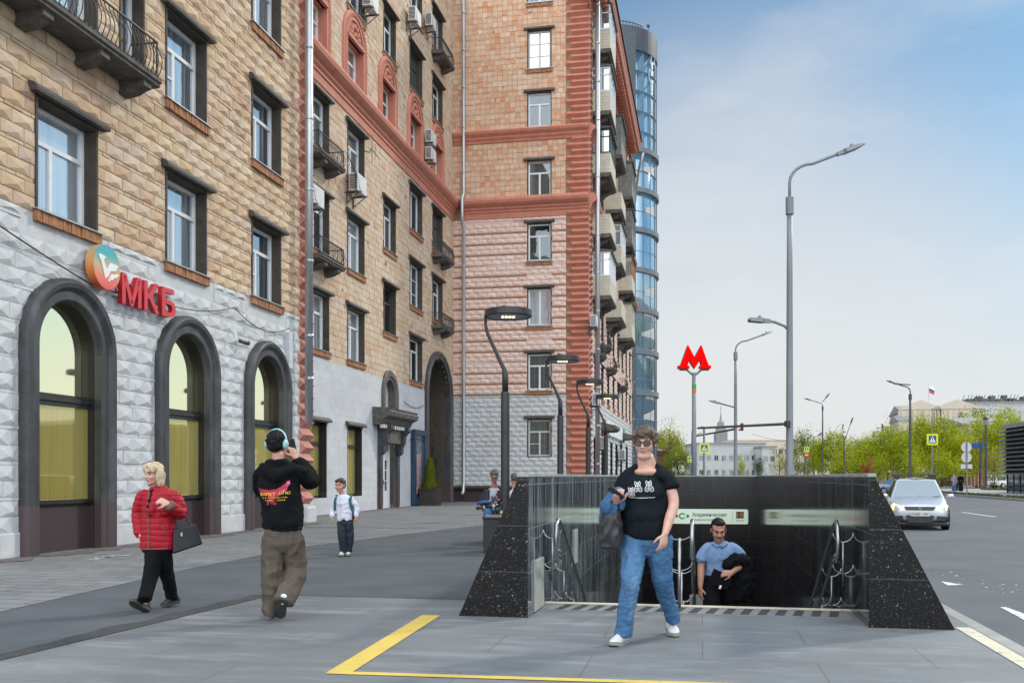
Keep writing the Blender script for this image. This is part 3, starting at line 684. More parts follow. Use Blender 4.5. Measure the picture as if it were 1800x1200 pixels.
# --- bank part
DR = [(.24,.56,'diamond'),(.24,.56,'diamond'),(.07,.22,'brick')]
backing('wall', F1, 8,E1,0,5.86, [Op(o.u0,o.u1,o.z0,o.z1,o.arch) for o in ops1 if o.z0 < 1], 'white_stone'); backing('wall', F1, 8,E1,5.86,18.5, [o for o in ops1 if o.z0 > 1], 'mortar')
stones('rusticated_base', F1, 8,25.55,.42,5.86, ops1, [(.265,.58,'diamond'),(.265,.58,'diamond'),(.06,1.2,'brick')], 'diamond', 'white_stone', .052, g=.40, gap=.003, apex=(.58,.36))
mb = MB(); 
us = [8]+sorted([x for c in cols1[0:] for x in (c-1.26,c+1.26)])+[E1+.05]
for a,b in zip(us[0::2],us[1::2]): mb = MB(); F1.box(mb,a,b,0,.42,0,.05); mb.build('base_course', 'white_stone', bld, bevel=.02)
stones('rusticated_wall', F1, 8,25.55,5.86,18.4, ops1, DR, 'diamond', 'tan_stone', .052, g=.05, apex=(.58,.36))
# the corner quoin of pyramid stones
def quoin(F, ua, ub, z0, z1, h, depth, m, name, long_=.16, flip=False):
    mb = MB(); z = z0; k = 0
    while z < z1:
        a,b = (ua-(long_ if k%2 else 0),ub) if not flip else (ua,ub+(long_ if k%2 else 0))
        y0,y1 = z+.006,z+h-.006; zm = (y0+y1)/2; i = min(.12,(b-a)*.3)
        c = [F.P(a,y0,0),F.P(b,y0,0),F.P(b,y1,0),F.P(a,y1,0),F.P(a+i,zm,depth),F.P(b-.0,zm,depth)]
        mb.add(c,[(0,1,5,4),(1,2,5),(2,3,4,5),(3,0,4)], RNG.random())
        z += h; k += 1
    return mb.build(name, m, bld, fix=False)
quoin(F1, 25.55, E1, .55, 18.4, .36, .15, 'terracotta_pink', 'quoin')
mb = MB(); mb.box(B1-2.2,B1,E1-.02,E1,0,18.5); mb.build('end_wall', 'white_wall', bld)
mb = MB(); z = .55
while z < 18.4:                                           # return face of the quoin, pyramids pointing along the street
    mb.add([(B1,E1,z),(B1-.7,E1,z),(B1-.7,E1,z+.35),(B1,E1,z+.35),(B1,E1+.07,z+.175),(B1-.6,E1+.07,z+.175)],[(0,1,5,4),(1,2,5),(2,3,4,5),(3,0,4)]); z += .36
mb.build('quoin', 'terracotta_pink', bld, fix=False)
mb = MB(); mb.box(B1-.2,B1+.2,25.7,E1+.1,0,.5); mb.build('plinth_block', 'white_stone', bld, bevel=.06)
def sweep_arch(mb, F, c, zs, z0, prof, n=28):
    """casing profile (radius, w) taken up one side, round the head and down the other"""
    path = [(-1,z0,None),(-1,zs,None)]+[(0,0,math.pi-math.pi*i/n) for i in range(n+1)]+[(1,zs,None),(1,z0,None)]
    rings = []
    for sx,z,t in path:
        rings.append([F.P(c+sx*r_,z,w_) if t is None else F.P(c+r_*math.cos(t),zs+r_*math.sin(t),w_) for r_,w_ in prof])
    k = len(prof); o = len(mb.v); mb.v += [tuple(p) for rg in rings for p in rg]
    for i in range(len(rings)-1):
        for j in range(k-1): mb.f.append((o+i*k+j,o+i*k+j+1,o+(i+1)*k+j+1,o+(i+1)*k+j)); mb.r.append(0.)
def arch_poly(c, r, zs, z0, n=24): return [(c-r,z0)]+[(c+r*math.cos(math.pi-math.pi*i/n),zs+r*math.sin(math.pi-math.pi*i/n)) for i in range(n+1)]+[(c+r,z0)]
for c in cols1[1:]:
    mb = MB(); sweep_arch(mb,F1,c,ASP,0,[(AR,-.06),(AR,.10),(AR+.03,.125),(AR+.17,.125),(AR+.20,.15),(AR+.24,.20),(AR+.32,.215),(AR+.37,.18),(AR+.40,.14),(AR+.41,.0)])
    aw = mb.build('arched_window', 'casing', bld, smooth=True)
    aw.modifiers.new('split','EDGE_SPLIT').split_angle = R(35)
    mb = MB(); sweep_arch(mb,F1,c,ASP,0,[(AR,-.40),(AR,-.05)]); mb.build('reveal', 'reveal_black', aw, fix=False)
    gd = -.22
    mb = MB(); pl = arch_poly(c,AR,ASP,2.80); mb.add([F1.P(u,z,gd+(u-c)*.035) for u,z in pl],[tuple(range(len(pl)))])
    mb.build('pane', 'glass_amber', aw, fix=False); mb = MB(); mb.quad(*[F1.P(u,z,gd+(u-c)*.035) for u,z in ((c-AR,.92),(c+AR,.92),(c+AR,2.66),(c-AR,2.66))]); mb.build('pane', 'glass_ochre', aw, fix=False)
    mb = MB(); F1.box(mb,c-AR,c+AR,2.62,2.70,gd-.02,gd+.06); F1.box(mb,c-AR,c+AR,2.70,2.77,gd-.02,gd+.09); F1.box(mb,c-AR,c+AR,2.77,2.83,gd-.02,gd+.05)
    mb.build('transom', 'black_plastic', aw)
    mb = MB(); F1.box(mb,c-AR,c+AR,0,.86,-.4,gd+.06); F1.box(mb,c-AR,c+AR,.86,.93,-.4,gd+.12); mb.build('sill', 'reveal_black', aw)
for i,(a,b,c,d) in enumerate(win1):
    if a < 14: continue
    window(F1,a,b,c,d,.30,2 if i%3 == 0 else 0, mull=.42)
wd = window(F1,*bdoor,.30,4,sill=None)
# first-section balcony with bowed iron railing
def balcony(F, u0, u1, zf, out, nb, hh=.75, bow=.12, th=.22):
    mb = MB(); F.prof(mb,u0,u1,[(0,zf-.16),(0,zf),(out,zf),(out,zf-.07),(out-.04,zf-.09),(out-.04,zf-.14),(out-.10,zf-.16)])
    bl = mb.build('balcony', 'concrete_dark', bld)
    mb = MB()
    F.box(mb,u0+.03,u1-.03,zf+hh-.03,zf+hh,out-.10,out-.06); F.box(mb,u0+.03,u1-.03,zf+.06,zf+.085,out-.10,out-.07)
    for u in (u0+.03,u1-.06): F.box(mb,u,u+.03,zf+hh-.03,zf+hh,.0,out-.08); F.box(mb,u,u+.03,zf,zf+hh,out-.10,out-.07)
    n = int((u1-u0)/.13)
    for i in range(n+1):
        u = u0+.05+(u1-u0-.1)*i/n
        mb.tube([F.P(u,zf+hh*q,out-.085+bow*math.sin(math.pi*min(1,max(0,(.85-q)/.85)))*(1 if q<.85 else 0)) for q in (0.02,.15,.3,.45,.6,.75,.9,1)], .011, 4, cap=False)
    m_ = int(out/.14)
    for i in range(1,m_):
        for u in (u0+.045,u1-.045): mb.tube([F.P(u,zf,out*i/m_),F.P(u,zf+hh,out*i/m_)], .010, 4, cap=False)
    mb.build('railing', 'iron', bl)
    for u in nb:
        mb = MB(); w2 = .13
        mb.prism([(0,zf-.16),(out*.84,zf-.16),(out*.86,zf-.27),(out*.70,zf-.30),(out*.45,zf-.38),(0,zf-.42)], lambda w_,z,q,u=u: F.P(u+q,z,w_), -w2, w2)
        mb.build('bracket', 'concrete_dark', bl)
    return bl
bal1 = balcony(F1, 12.2, 17.4, 9.22, .66, [12.5,14.15,15.7,17.05])
# --- recessed part
backing('wall', F2, E1-2,A3,0,27.5, ops2, 'mortar')
stones('tiled_wall', F2, E1,A3,5.46,15.0, ops2, [(.25,.42,None)], 'flat', 'tan_tile', g=.03)
stones('tiled_wall', F2, E1,A3,16.15,27.4, ops2, [(.25,.42,None)], 'flat', 'tan_tile', g=.03)
wl_ = [Op(o.u0,o.u1,o.z0,o.z1,o.arch) for o in ops2 if o.z0 < 5.4]
us = sorted({E1,44.4,*[v for o in wl_ for v in (o.u0-.02,o.u1+.02) if v < 44.4]}); zs = sorted({.0,5.46,*[min(5.46,v) for o in wl_ for v in (o.z0,o.z1)]})
mb = MB()
for a,b in zip(us[:-1],us[1:]):
    for c,d in zip(zs[:-1],zs[1:]):
        if any(o.u0-.03<(a+b)/2<o.u1+.03 and o.z0<(c+d)/2<o.z1 for o in wl_ if o is not vent_op): continue
        if vent_op.u0<(a+b)/2<vent_op.u1 and vent_op.z0<(c+d)/2<vent_op.z1: continue
        mb.quad(F2.P(a,c,.035),F2.P(b,c,.035),F2.P(b,d,.035),F2.P(a,d,.035))
mb.build('painted_base', 'white_wall', bld, fix=False)
for q in low2:
    window(F2,*q,.26,5,gl='glass_ochre',fr='black_plastic',sill=None,reveal='reveal_black')
    mb = MB(); F2.box(mb,q[0],q[1],2.45,2.56,-.25,-.16); mb.build('transom', 'black_plastic', bld)
for k,(i,a,b,c,d) in enumerate(win2): window(F2,a,b,c,d,.27,(2,0,1,3,4)[(i+k)%5] if i==3 else (0,1,2)[(i+k)%3], gl='glass' if i<2 else 'glass_dark', mull=.5, reveal='reveal_brown', fr='pvc_white' if (i+k)%4 or i<2 else 'reveal_brown')
for a,b,c,d in niche:
    window(F2,a,b,c,d,.30,0,hood=False,sill=None,reveal='terracotta',gl='glass_dark' if a>36 else 'glass')
    m_ = (a+b)/2; hw = (b-a)/2
    mb = MB(); sweep_arch(mb,F2,m_,17.85,15.95,[(hw+.02,.0),(hw+.02,.10),(hw+.16,.10),(hw+.18,.14),(hw+.30,.14),(hw+.32,.10),(hw+.40,.08),(hw+.41,.0)]); sd_ = mb.build('window_surround','terracotta',bld,fix=False)
    mb = MB(); pl = arch_poly(m_,hw+.02,17.85,17.85); mb.prism(pl,F2.P,-.05,.035); F2.box(mb,a-.02,b+.02,17.85,17.99,.03,.16); mb.build('tympanum','terracotta',sd_)
    mb = MB()
    for i in range(26):                                   # bead ring and leaf relief
        t = math.pi*i/25; mb.sphere(F2.P(m_+(hw+.24)*math.cos(t),17.85+(hw+.24)*math.sin(t),.14),.035,6,4)
    for i in range(20):
        for s_ in (-1,1): mb.sphere(F2.P(m_+s_*(hw+.24),15.98+i*.095,.14),.034,6,4)
    for i in range(7):
        t = math.pi*(i+.5)/7; mb.sphere(F2.P(m_+hw*.52*math.cos(t),18.05+hw*.55*math.sin(t),.05),(.09,.13,.13),8,5)
    for i in range(5):
        t = math.pi*(i+.5)/5; mb.sphere(F2.P(m_+hw*.22*math.cos(t),18.03+hw*.22*math.sin(t),.06),(.10,.08,.10),8,5)
    mb.build('relief','terracotta',sd_,smooth=True)
balcony(F2,30.2,32.5,12.3,.62,[30.9,32.1],.62,.08); balcony(F2,30.2,32.5,8.8,.62,[30.9,32.1],.62,.08)
for z in (8.8,12.3,22.3): balcony(F2,45.6,47.9,z,.62,[46.0,47.5],.62,.08)
# red cornice round both walls
CP = [(0,0),(.05,0),(.05,.30),(.10,.33),(.10,.42),(.18,.50),(.18,.58),(.30,.66),(.40,.76),(.44,.90),(.40,1.02),(.30,1.08),(0,1.14)]
mb = MB(); molding(mb,F2,E1-1,A3+.0,15.0,CP); mb.build('cornice','terracotta',bld)
mb = MB(); molding(mb,F3,B2+.47,B4,15.0,CP); molding(mb,F4,A3-.0,83,15.0,CP); mb.build('cornice','terracotta',bld)
CP2 = [(0,0),(.05,0),(.08,.12),(.16,.22),(.16,.30),(.30,.44),(.34,.56),(.28,.64),(0,.70)]
mb = MB(); molding(mb,F3,B2+.05,B4,19.02,CP2); molding(mb,F4,A3,83,19.02,CP2); mb.build('cornice','terracotta',bld)
# gateway
mb = MB(); gc=(GA0+GA1)/2; gr=(GA1-GA0)/2; gs=GZ-gr
sweep_arch(mb,F2,gc,gs,0,[(gr,-.2),(gr,.12),(gr+.05,.16),(gr+.16,.16),(gr+.20,.22),(gr+.30,.22),(gr+.34,.16),(gr+.38,.14),(gr+.38,0)])
gw = mb.build('gateway','casing',bld,fix=False)
mb = MB(); sweep_arch(mb,F2,gc,gs,0,[(gr,-7),(gr,-.2)]); mb.build('passage','reveal_brown',gw,fix=False)
mb = MB(); F2.box(mb,GA0,GA1,3.75,GZ,-3.3,-3.2); mb.build('lunette','glass_far',gw)
mb = MB(); F2.box(mb,GA0,GA1,0,3.75,-3.4,-3.25); mb.build('gate_wall','orange_brick',gw)
mb = MB()
for i in range(19):
    u = GA0+.1+i*(GA1-GA0-.2)/18; mb.tube([F2.P(u,.05,-.6),F2.P(u,2.35+.25*math.sin(math.pi*i/18),-.6)],.018,5)
F2.box(mb,GA0,GA1,.2,.25,-.63,-.57); F2.box(mb,GA0,GA1,2.1,2.15,-.63,-.57); F2.box(mb,GA1-.9,GA1-.82,0,2.9,-.65,-.55); mb.build('iron_gate','iron',gw)
# entrance door, canopy on consoles, little arched fanlight
dr = MB(); F2.box(dr,38.1,38.2,0,3.15,-.25,-.15); F2.box(dr,39.6,39.7,0,3.15,-.25,-.15); F2.box(dr,38.2,39.6,2.25,2.4,-.25,-.15); F2.box(dr,38.2,39.6,3.05,3.15,-.25,-.15); F2.box(dr,38.2,39.6,2.75,2.8,-.25,-.17)
for s0,s1 in ((38.2,38.88),(38.92,39.6)):
    F2.box(dr,s0,s0+.16,0,2.25,-.23,-.17); F2.box(dr,s1-.16,s1,0,2.25,-.23,-.17); F2.box(dr,s0+.16,s1-.16,0,.75,-.23,-.18); F2.box(dr,s0+.16,s1-.16,2.05,2.25,-.23,-.18)
    for q in (1.15,1.6): F2.box(dr,s0+.16,s1-.16,q,q+.04,-.23,-.18)
de = dr.build('entrance_door','pvc_white',bld)
mb = MB(); mb.quad(*[F2.P(u,z,-.21) for u,z in ((38.2,.05),(39.6,.05),(39.6,3.1),(38.2,3.1))]); mb.build('pane','glass_dark',de,fix=False)
mb = MB(); F2.box(mb,38.86,38.88,1.0,1.2,-.17,-.12); mb.build('handle','steel',de)
mb = MB()
for a,b in ((37.55,38.05),(39.78,40.3)): F2.box(mb,a,b,0,2.6,0,.10); F2.box(mb,a+.1,b-.1,.1,2.5,.10,.15)
pi_ = mb.build('pilaster','casing',bld)
mb = MB(); molding(mb,F2,36.95,40.9,3.45,[(0,0),(.35,0),(.45,.1),(.5,.25),(.75,.36),(.8,.52),(.72,.60),(.76,.68),(0,.72)]); F2.box(mb,37.6,40.25,2.75,3.45,0,.30)
cn = mb.build('door_canopy','concrete_dark',bld)
for uu in (37.75,40.05):
    mb = MB(); mb.prism([(0,3.45),(.62,3.45),(.64,3.3),(.46,3.1),(.42,2.8),(.32,2.62),(.30,2.35),(.12,2.2),(0,2.2)],lambda w_,z,q,uu=uu:F2.P(uu+q,z,w_),-.17,.17); mb.build('console','casing',cn)
for i in range(13): u = 37.1+i*.29; mb = MB(); F2.box(mb,u,u+.13,3.32,3.46,.30,.47); mb.build('dentil','white_stone',cn)
mb = MB(); sweep_arch(mb,F2,39.1,4.8,4.15,[(.65,-.25),(.65,.08),(.75,.08),(.80,.14),(1.0,.14),(1.06,.08),(1.06,0)]); fl = mb.build('fanlight','concrete_dark',bld,fix=False)
mb = MB(); pl = arch_poly(39.1,.65,4.8,4.2); mb.add([F2.P(u,z,-.24) for u,z in pl],[tuple(range(len(pl)))]); mb.build('pane','white_wall',fl,fix=False)
# --- wing facing the camera
backing('wall', F3, B2,B4,0,28, ops3, 'mortar')
QX = -7.0
stones('rusticated_base', F3, B2,QX,.85,5.62, ops3, [(.235,.50,'diamond'),(.235,.50,'diamond'),(.05,3,'brick')], 'diamond','white_stone',.06,g=.03,gap=.004)
stones('rusticated_wall', F3, B2,QX,5.72,15.0, ops3, [(.235,.50,'diamond'),(.235,.50,'diamond'),(.10,30,'gap')], 'diamond','pink_stone',.06,g=.03)
stones('brick_courses', F3, B2,QX,5.62,15.0, ops3, [(.10,.25,'brick'),(.235,.25,'skip'),(.235,.25,'skip')], 'brick','orange_brick',g=.03,jit=.6) if False else None
stones('tiled_wall', F3, B2,QX,16.15,19.02, ops3, [(.25,.27,None),(.07,.27,'brick'),(.25,.27,None)], 'flat','orange_tile',g=.03)
stones('tiled_wall', F3, B2,QX,19.72,27.9, ops3, [(.25,.27,None),(.07,.27,'brick'),(.25,.27,None)], 'flat','orange_tile',g=.03)
mb = MB(); z = 5.62+.10+.47
while z < 15.0: F3.box(mb,B2,-9.1,z+.012,z+.09,.0,.018); F3.box(mb,-7.75,QX,z+.012,z+.09,0,.018); z += .57
mb.build('brick_courses','orange_brick',bld)
for q,zz0,zz1 in ((0,.75,15.0),(1,16.15,19.0),(2,19.75,27.9)): quoin(F3, QX+.22, B4, zz0, zz1, .33, .14, 'terracotta', 'quoin', .24)
mb = MB(); F3.prof(mb,B2+.02,B4+.02,[(0,0),(.14,0),(.14,.45),(.05,.50),(.05,.58),(.16,.66),(.2,.75),(.14,.84),(0,.86)]); mb.build('plinth','plinth_dark',bld)
for k,q in enumerate(win3): window(F3,*q,.16,(2,0,4,0,0,0,3,1)[k],gl='glass' if k in (2,6) else 'glass_dark',fr='wood_white' if k in (0,6) else 'pvc_white',mull=.5,proud=.05,sill='brick' if k>0 else None)
# --- street side of the wing, seen at a glancing angle
ops4 = []; w4 = []
for j in range(8):
    a = 52.3+3.6*j
    for k in range(7):
        if j in (0,2,4) and k >= 2: continue
        w4.append((a,a+1.25,5.85+3.4*k,7.7+3.4*k))
ops4 = [Op(*q) for q in w4]
shops = [(52.0,53.6,.9,3.4),(56.0,58.0,.3,3.6),(61.5,63.0,.3,3.5),(65.2,66.8,.3,3.5),(69.0,70.6,.3,3.6),(74,76,.3,3.6)]
ops4 += [Op(*q) for q in shops]
EN = 80.6
backing('wall', F4, A3,EN,0,27.5, ops4, 'mortar')
stones('rusticated_base', F4, A3+.9,EN,.6,5.5, ops4, [(.29,.62,'diamond')],'diamond','white_stone',.08,g=.05)
stones('rusticated_wall', F4, A3+.9,EN,5.5,15.0, ops4, [(.29,.62,'diamond')],'diamond','pink_stone',.09,g=.05)
stones('tiled_wall', F4, A3+.9,EN,16.1,27.4, ops4, [(.27,.45,None)],'flat','tan_tile',g=.05)
quoin(F4, A3, A3+.7, .75, 27.8, .33, .14, 'terracotta_pink', 'quoin', .2, True)
mb = MB(); F4.box(mb,A3,EN,0,.6,0,.08); mb.build('plinth','plinth_dark',bld)
for k,q in enumerate(w4): window(F4,*q,.22,0,gl='glass_far',fr='pvc_white',proud=.06,sill='brick' if q[2]<16 else None)
for q in shops: window(F4,*q,.25,4,gl='glass_far',fr='black_plastic',sill=None,hood=False,reveal='reveal_black')
for a0_,a1_,z_ in ((55.6,58.5,4.0),(68.5,71.2,4.0)):
    mb = MB(); molding(mb,F4,a0_,a1_,z_,[(0,0),(.7,0),(.9,.12),(.9,.3),(0,.5)]); mb.build('canopy','concrete_dark',bld)
mb = MB(); mb.box(B2-8,B4,EN-.05,EN,0,27.4); mb.build('end_wall','tan_tile',bld)
mb = MB(); mb.box(B2-10,B2+.0,-1,A3,27.4,27.6); mb.box(B2-10,B4+.1,A3+.05,EN+.1,27.5,27.7); mb.build('roof','tin_roof',bld)
# crowning cornice
mb = MB(); TZ = 25.7
EP = [(0,0),(.08,0),(.08,.55),(.16,.6),(.16,.75),(.30,.95),(.95,.95),(1.02,1.05),(1.02,1.25),(1.12,1.45),(1.12,1.6),(0,1.75)]
molding(mb,F4,A3-1.0,EN-5.2,TZ,EP); mb.build('crown_cornice','terracotta',bld)
u = A3+.2
while u < EN-5.5: mb = MB(); F4.box(mb,u,u+.22,TZ+.66,TZ+.95,.1,.85); mb.build('modillion','terracotta',bld); u += .55
mb = MB(); F4.prof(mb,A3-1.05,EN-5.2,[(.9,TZ+1.72),(1.22,TZ+1.60),(1.22,TZ+1.68),(.9,TZ+1.8)]); mb.build('gutter','tin_roof',bld)
# drain pipes
def pipe(name_pts, r_, joints_, lab=None):
    mb = MB(); mb.tube(name_pts, r_, 12)
    p = mb.build('drainpipe','zinc',bld,smooth=True); mb = MB()
    for x,y,z in joints_: mb = MB(); mb.lathe([(r_*1.09,-.035),(r_*1.16,-.02),(r_*1.16,.02),(r_*1.09,.035)],(x,y,z),14); mb.build('collar','zinc',p)
px1 = B1+.34; py1 = 25.42
pipe([(px1,py1,18.6),(px1,py1,2.85)], .115, [(px1,py1,z) for z in (4.1,5.3,7.4,9.4,11.4,13.4,15.4)])
px3 = wal(815,500,A3-.25)[0]
pipe([(px3,A3-.25,28),(px3,A3-.25,16.4),(px3,A3-.62,16.0),(px3,A3-.62,14.9),(px3,A3-.25,14.4),(px3,A3-.25,1.1),(px3,A3-.35,.55),(px3-.05,A3-.5,.4)], .10, [(px3,A3-.25,z) for z in (2.5,4.5,6.5,8.5,10.5,12.5,17.5,19.9,22,24,26)])
px4 = B4+.42
pipe([(px4,A3+.35,28),(px4,A3+.35,.4)], .12, [(px4,A3+.35,z) for z in (2,4,6,8,10,12,14,17,20,22,24,26)])
ye = 78.5
pipe([(B4+1.3,74.8,26.3),(B4+.9,75.6,25.2),(B4+.3,ye,22.5),(B4+.3,ye,.4)], .10, [(B4+.3,ye,z) for z in (3,6,9,12,15,18,21)])
# enclosed balconies on the street side
def loggia(u0, u1, zf, out, style):
    mb = MB(); F4.prof(mb,u0-.05,u1+.05,[(0,zf-.22),(0,zf),(out+.05,zf),(out+.05,zf-.12),(out-.1,zf-.22)]); lg = mb.build('balcony','concrete_dark',bld)
    mb = MB(); 
    for t0,t1,q0,q1 in ((u0,u0+.06,0,out),(u1-.06,u1,0,out),(u0+.06,u1-.06,out-.06,out)): F4.box(mb,t0,t1,zf,zf+1.05,q0,q1)
    mb.build('parapet','siding' if style != 3 else 'siding_grey',lg)
    for u in (u0+.5,u1-.5):
        mb = MB(); mb.prism([(0,zf-.22),(out*.8,zf-.22),(out*.78,zf-.36),(out*.45,zf-.5),(out*.3,zf-.75),(0,zf-.8)],lambda w_,z,q,u=u:F4.P(u+q,z,w_),-.12,.12); mb.build('bracket','concrete_dark',lg)
    if style == 0: return lg
    H = 2.35; fm = {1:'pvc_white',2:'black_plastic',3:'siding_grey',4:'wood_orange',5:'siding'}[style]; mb = MB()
    z0,z1 = zf+1.05,zf+H
    F4.box(mb,u0,u0+.07,z0,z1,out-.07,out+.002); F4.box(mb,u1-.07,u1,z0,z1,out-.07,out+.002); F4.box(mb,u0-.003,u0+.06,z0,z1,0,.06)
    F4.box(mb,u0-.01,u1+.01,z1-.09,z1,0,out+.004); F4.box(mb,u0-.01,u1+.01,z0,z0+.07,0,out+.004)
    for k in range(1,4): u = u0+(u1-u0)*k/4; F4.box(mb,u-.04,u+.04,z0,z1,out-.07,out)
    F4.box(mb,u0,u0+.05,z0,z1,out*.5-.03,out*.5+.03); F4.box(mb,u0,u0+.05,z1-.45,z1-.40,0,out)
    mb.build('glazing_frame',fm,lg)
    if style in (3,5):
        mb = MB(); F4.box(mb,u0+.01,u0+.04,z0,z1,.05,out-.05); mb.build('end_panel','siding_grey' if style==3 else 'siding',lg)
    else:
        mb = MB(); mb.quad(*[F4.P(u0+.03,z,q) for q,z in ((0,z0),(out-.03,z0),(out-.03,z1),(0,z1))]); mb.build('pane','glass',lg,fix=False)
    mb = MB(); mb.quad(*[F4.P(u,z,out-.03) for u,z in ((u0,z0),(u1,z0),(u1,z1),(u0,z1))]); mb.build('pane','glass',lg,fix=False)
    mb = MB(); F4.prof(mb,u0-.1,u1+.1,[(0,z1),(out+.1,z1),(out+.12,z1+.06),(0,z1+.2)]); mb.build('balcony_roof','tin_roof',lg)
    return lg
for u,L_,st in ((51.3,3.3,(1,0,2,1,1,0)),(58.5,3.3,(0,1,0,3,5,0)),(67.3,3.3,(5,4,3,3,1,0))):
    for k,z in enumerate((11.0,14.3,17.55,20.85,24.15)):
        if k == 4 and u > 58: continue
        loggia(u,u+L_,z,.98,st[k])
for u,z in ((51.7,8.0),(58.6,8.0),(67.5,7.7)): balcony(F4,u,u+1.9,z,.6,[u+.4,u+1.5],.5,.05)
for u,z in ((55,8.9),): balcony(F4,u,u+1.9,z,.6,[u+.4,u+1.5],.5,.05)
# ---------------------------------------------------------------- things hung on the walls
mat('sign_red', (.62,.02,.035), (.56,.018,.03), .4, 3); mat('sign_red_side', (.42,.012,.02), (.36,.01,.018), .45, 3)
def gradmat(name, cols, axis='Z', a=0., b=1.):
    m = mat(name, (1,1,1), (1,1,1), .4); t = m.node_tree; N = t.nodes; L = t.links; p = N['Principled BSDF']
    co = N.new('ShaderNodeTexCoord'); se = N.new('ShaderNodeSeparateXYZ'); L.new(co.outputs['Object'], se.inputs[0])
    mr = N.new('ShaderNodeMapRange'); mr.inputs[1].default_value = a; mr.inputs[2].default_value = b; L.new(se.outputs[axis], mr.inputs[0])
    r = N.new('ShaderNodeValToRGB'); el = r.color_ramp.elements
    while len(el) < len(cols): el.new(.5)
    for i,c in enumerate(cols): el[i].position = i/(len(cols)-1); el[i].color = (*c,1)
    L.new(mr.outputs[0], r.inputs['Fac']); L.new(r.outputs[0], p.inputs['Base Color']); return m
BSW = .12
uc,zc = fac(183,470,B1+BSW+.1)
ul,zl = fac(215,500,B1+BSW+.1); ur,zr = fac(309,500,B1+BSW+.1)
bs = thing('bank_sign', 'red three-letter sign with a round rainbow disc above the arched windows', 'sign', (B1,uc,zc))
rd = .42
gradmat('disc_face', [(.70,.06,.08),(.74,.20,.12),(.52,.40,.22),(.06,.40,.40),(.10,.30,.52)], 'Z', -.42, .45)
gradmat('disc_rim', [(.62,.05,.05),(.75,.24,.05),(.6,.35,.15),(.20,.45,.40)], 'Z', -.5, .55)
L3 = lambda u,z,w_: (w_,u,z)
mb = MB(); mb.prism([(rd*math.cos(2*math.pi*i/48),rd*math.sin(2*math.pi*i/48)) for i in range(48)], L3, BSW, BSW+.16); mb.build('disc_body','disc_rim',bs)
mb = MB(); mb.add([L3(rd*.985*math.cos(2*math.pi*i/48),rd*.985*math.sin(2*math.pi*i/48),BSW+.164) for i in range(48)],[tuple(range(48))]); mb.build('disc_face','disc_face',bs,fix=False)
mb = MB()
for pl in ([(a*.84,b*.84) for a,b in [(-.33,.20),(-.26,.25),(-.06,.22),(-.14,.14),(-.03,-.06),(.10,.12),(.40,.11),(.30,-.03),(.10,-.07),(.02,-.20),(-.08,-.26),(-.22,.08)]],
           [(a*.84,b*.84) for a,b in [(.02,-.30),(.14,-.13),(.42,-.08),(.33,-.18),(.24,-.19),(.20,-.25),(.12,-.25),(.09,-.30)]]):
    mb.prism(pl, L3, BSW+.166, BSW+.178)
mb.build('disc_emblem','white_sign',bs)
lt_ = [('М',ul-uc,.0,.62),('К',0,0,.52),('Б',0,0,.50)]
LH = .60; gapx = .10; x = ul-uc; tot = ur-ul; ws = [w_*(tot-2*gapx)/1.64 for *_,w_ in lt_]; zb = zl-zc-LH/2-.06
mat('letter_face', (.60,.035,.05), (.55,.03,.045), .45, 3)
for (ch_,*_),wd in zip(lt_,ws):
    me = text_fit(ch_,wd,LH,.05,lambda X,Y,Z:(BSW+.05+Z,x+X,zb+Y),.022); o = obj('letter',me,'sign_red_side',bs)
    me.materials.append(MATS['letter_face'])
    for p in me.polygons:
        if abs(p.normal.x) > .9: p.material_index = 1
    x += wd+gapx
mb = MB(); mb.box(.02,BSW,ul-uc-.05,ur-uc,zb+.15,zb+.18); mb.box(.02,BSW,ul-uc-.05,ur-uc,zb+.45,zb+.48); mb.build('mounting_rail','ac_white',bs)
# cables strung along the facade
def cable(name, pts, r, label, b, m='black_plastic'):
    mb = MB(); q = []
    for (p0,p1,sag) in pts:
        for i in range(11):
            t = i/10; q.append((b, p0[0]+(p1[0]-p0[0])*t, p0[1]+(p1[1]-p0[1])*t-sag*4*t*(1-t)))
    mb.tube(q, r, 5); return tag(mb.build(name,m), label, 'cable')
W1 = B1+.12
c_ = [fac(-40,370,W1),fac(160,500,W1),fac(305,538,W1),fac(412,540,W1),fac(508,577,W1)]
cable('wall_cable', [(c_[0],c_[1],.02),(c_[1],c_[2],.03)], .014, 'thin dark cable running along the white stones below the red letter sign', W1)
cable('wall_cable', [(c_[2],c_[3],.10),(c_[3],c_[4],.30)], .012, 'loose sagging cable over the third arched window', W1)
cable('wall_cable', [(fac(710,705,B2+.06),fac(745,712,B2+.06),.2)], .012, 'short curled cable above the blue notice board', B2+.06)
q = fac(511,600,W1); mb = MB(); mb.box(B1,B1+.14,q[0]-.12,q[0]+.12,q[1]-.75,q[1]+.25)
tag(mb.build('junction_box','white_wall',bevel=.02),'narrow white junction box beside the drainpipe','box')
q = fac(432,600,B1+.25)
cm = thing('security_camera','small black and white security camera on the white wall left of the third arch','camera',(B1,q[0],q[1]))
mb = MB(); mb.box(.0,.05,-.2,-.05,-.02,.22); mb.tube([(.05,-.12,.02),(.18,-.1,-.02)],.02,6); mb.build('bracket','ac_white',cm)
mb = MB(); mb.tube([(.16,-.14,0),(.22,.10,-.02),(.24,.16,-.02)],[.045,.05,.06],10); mb.build('camera_body','black_plastic',cm)
ac0 = None
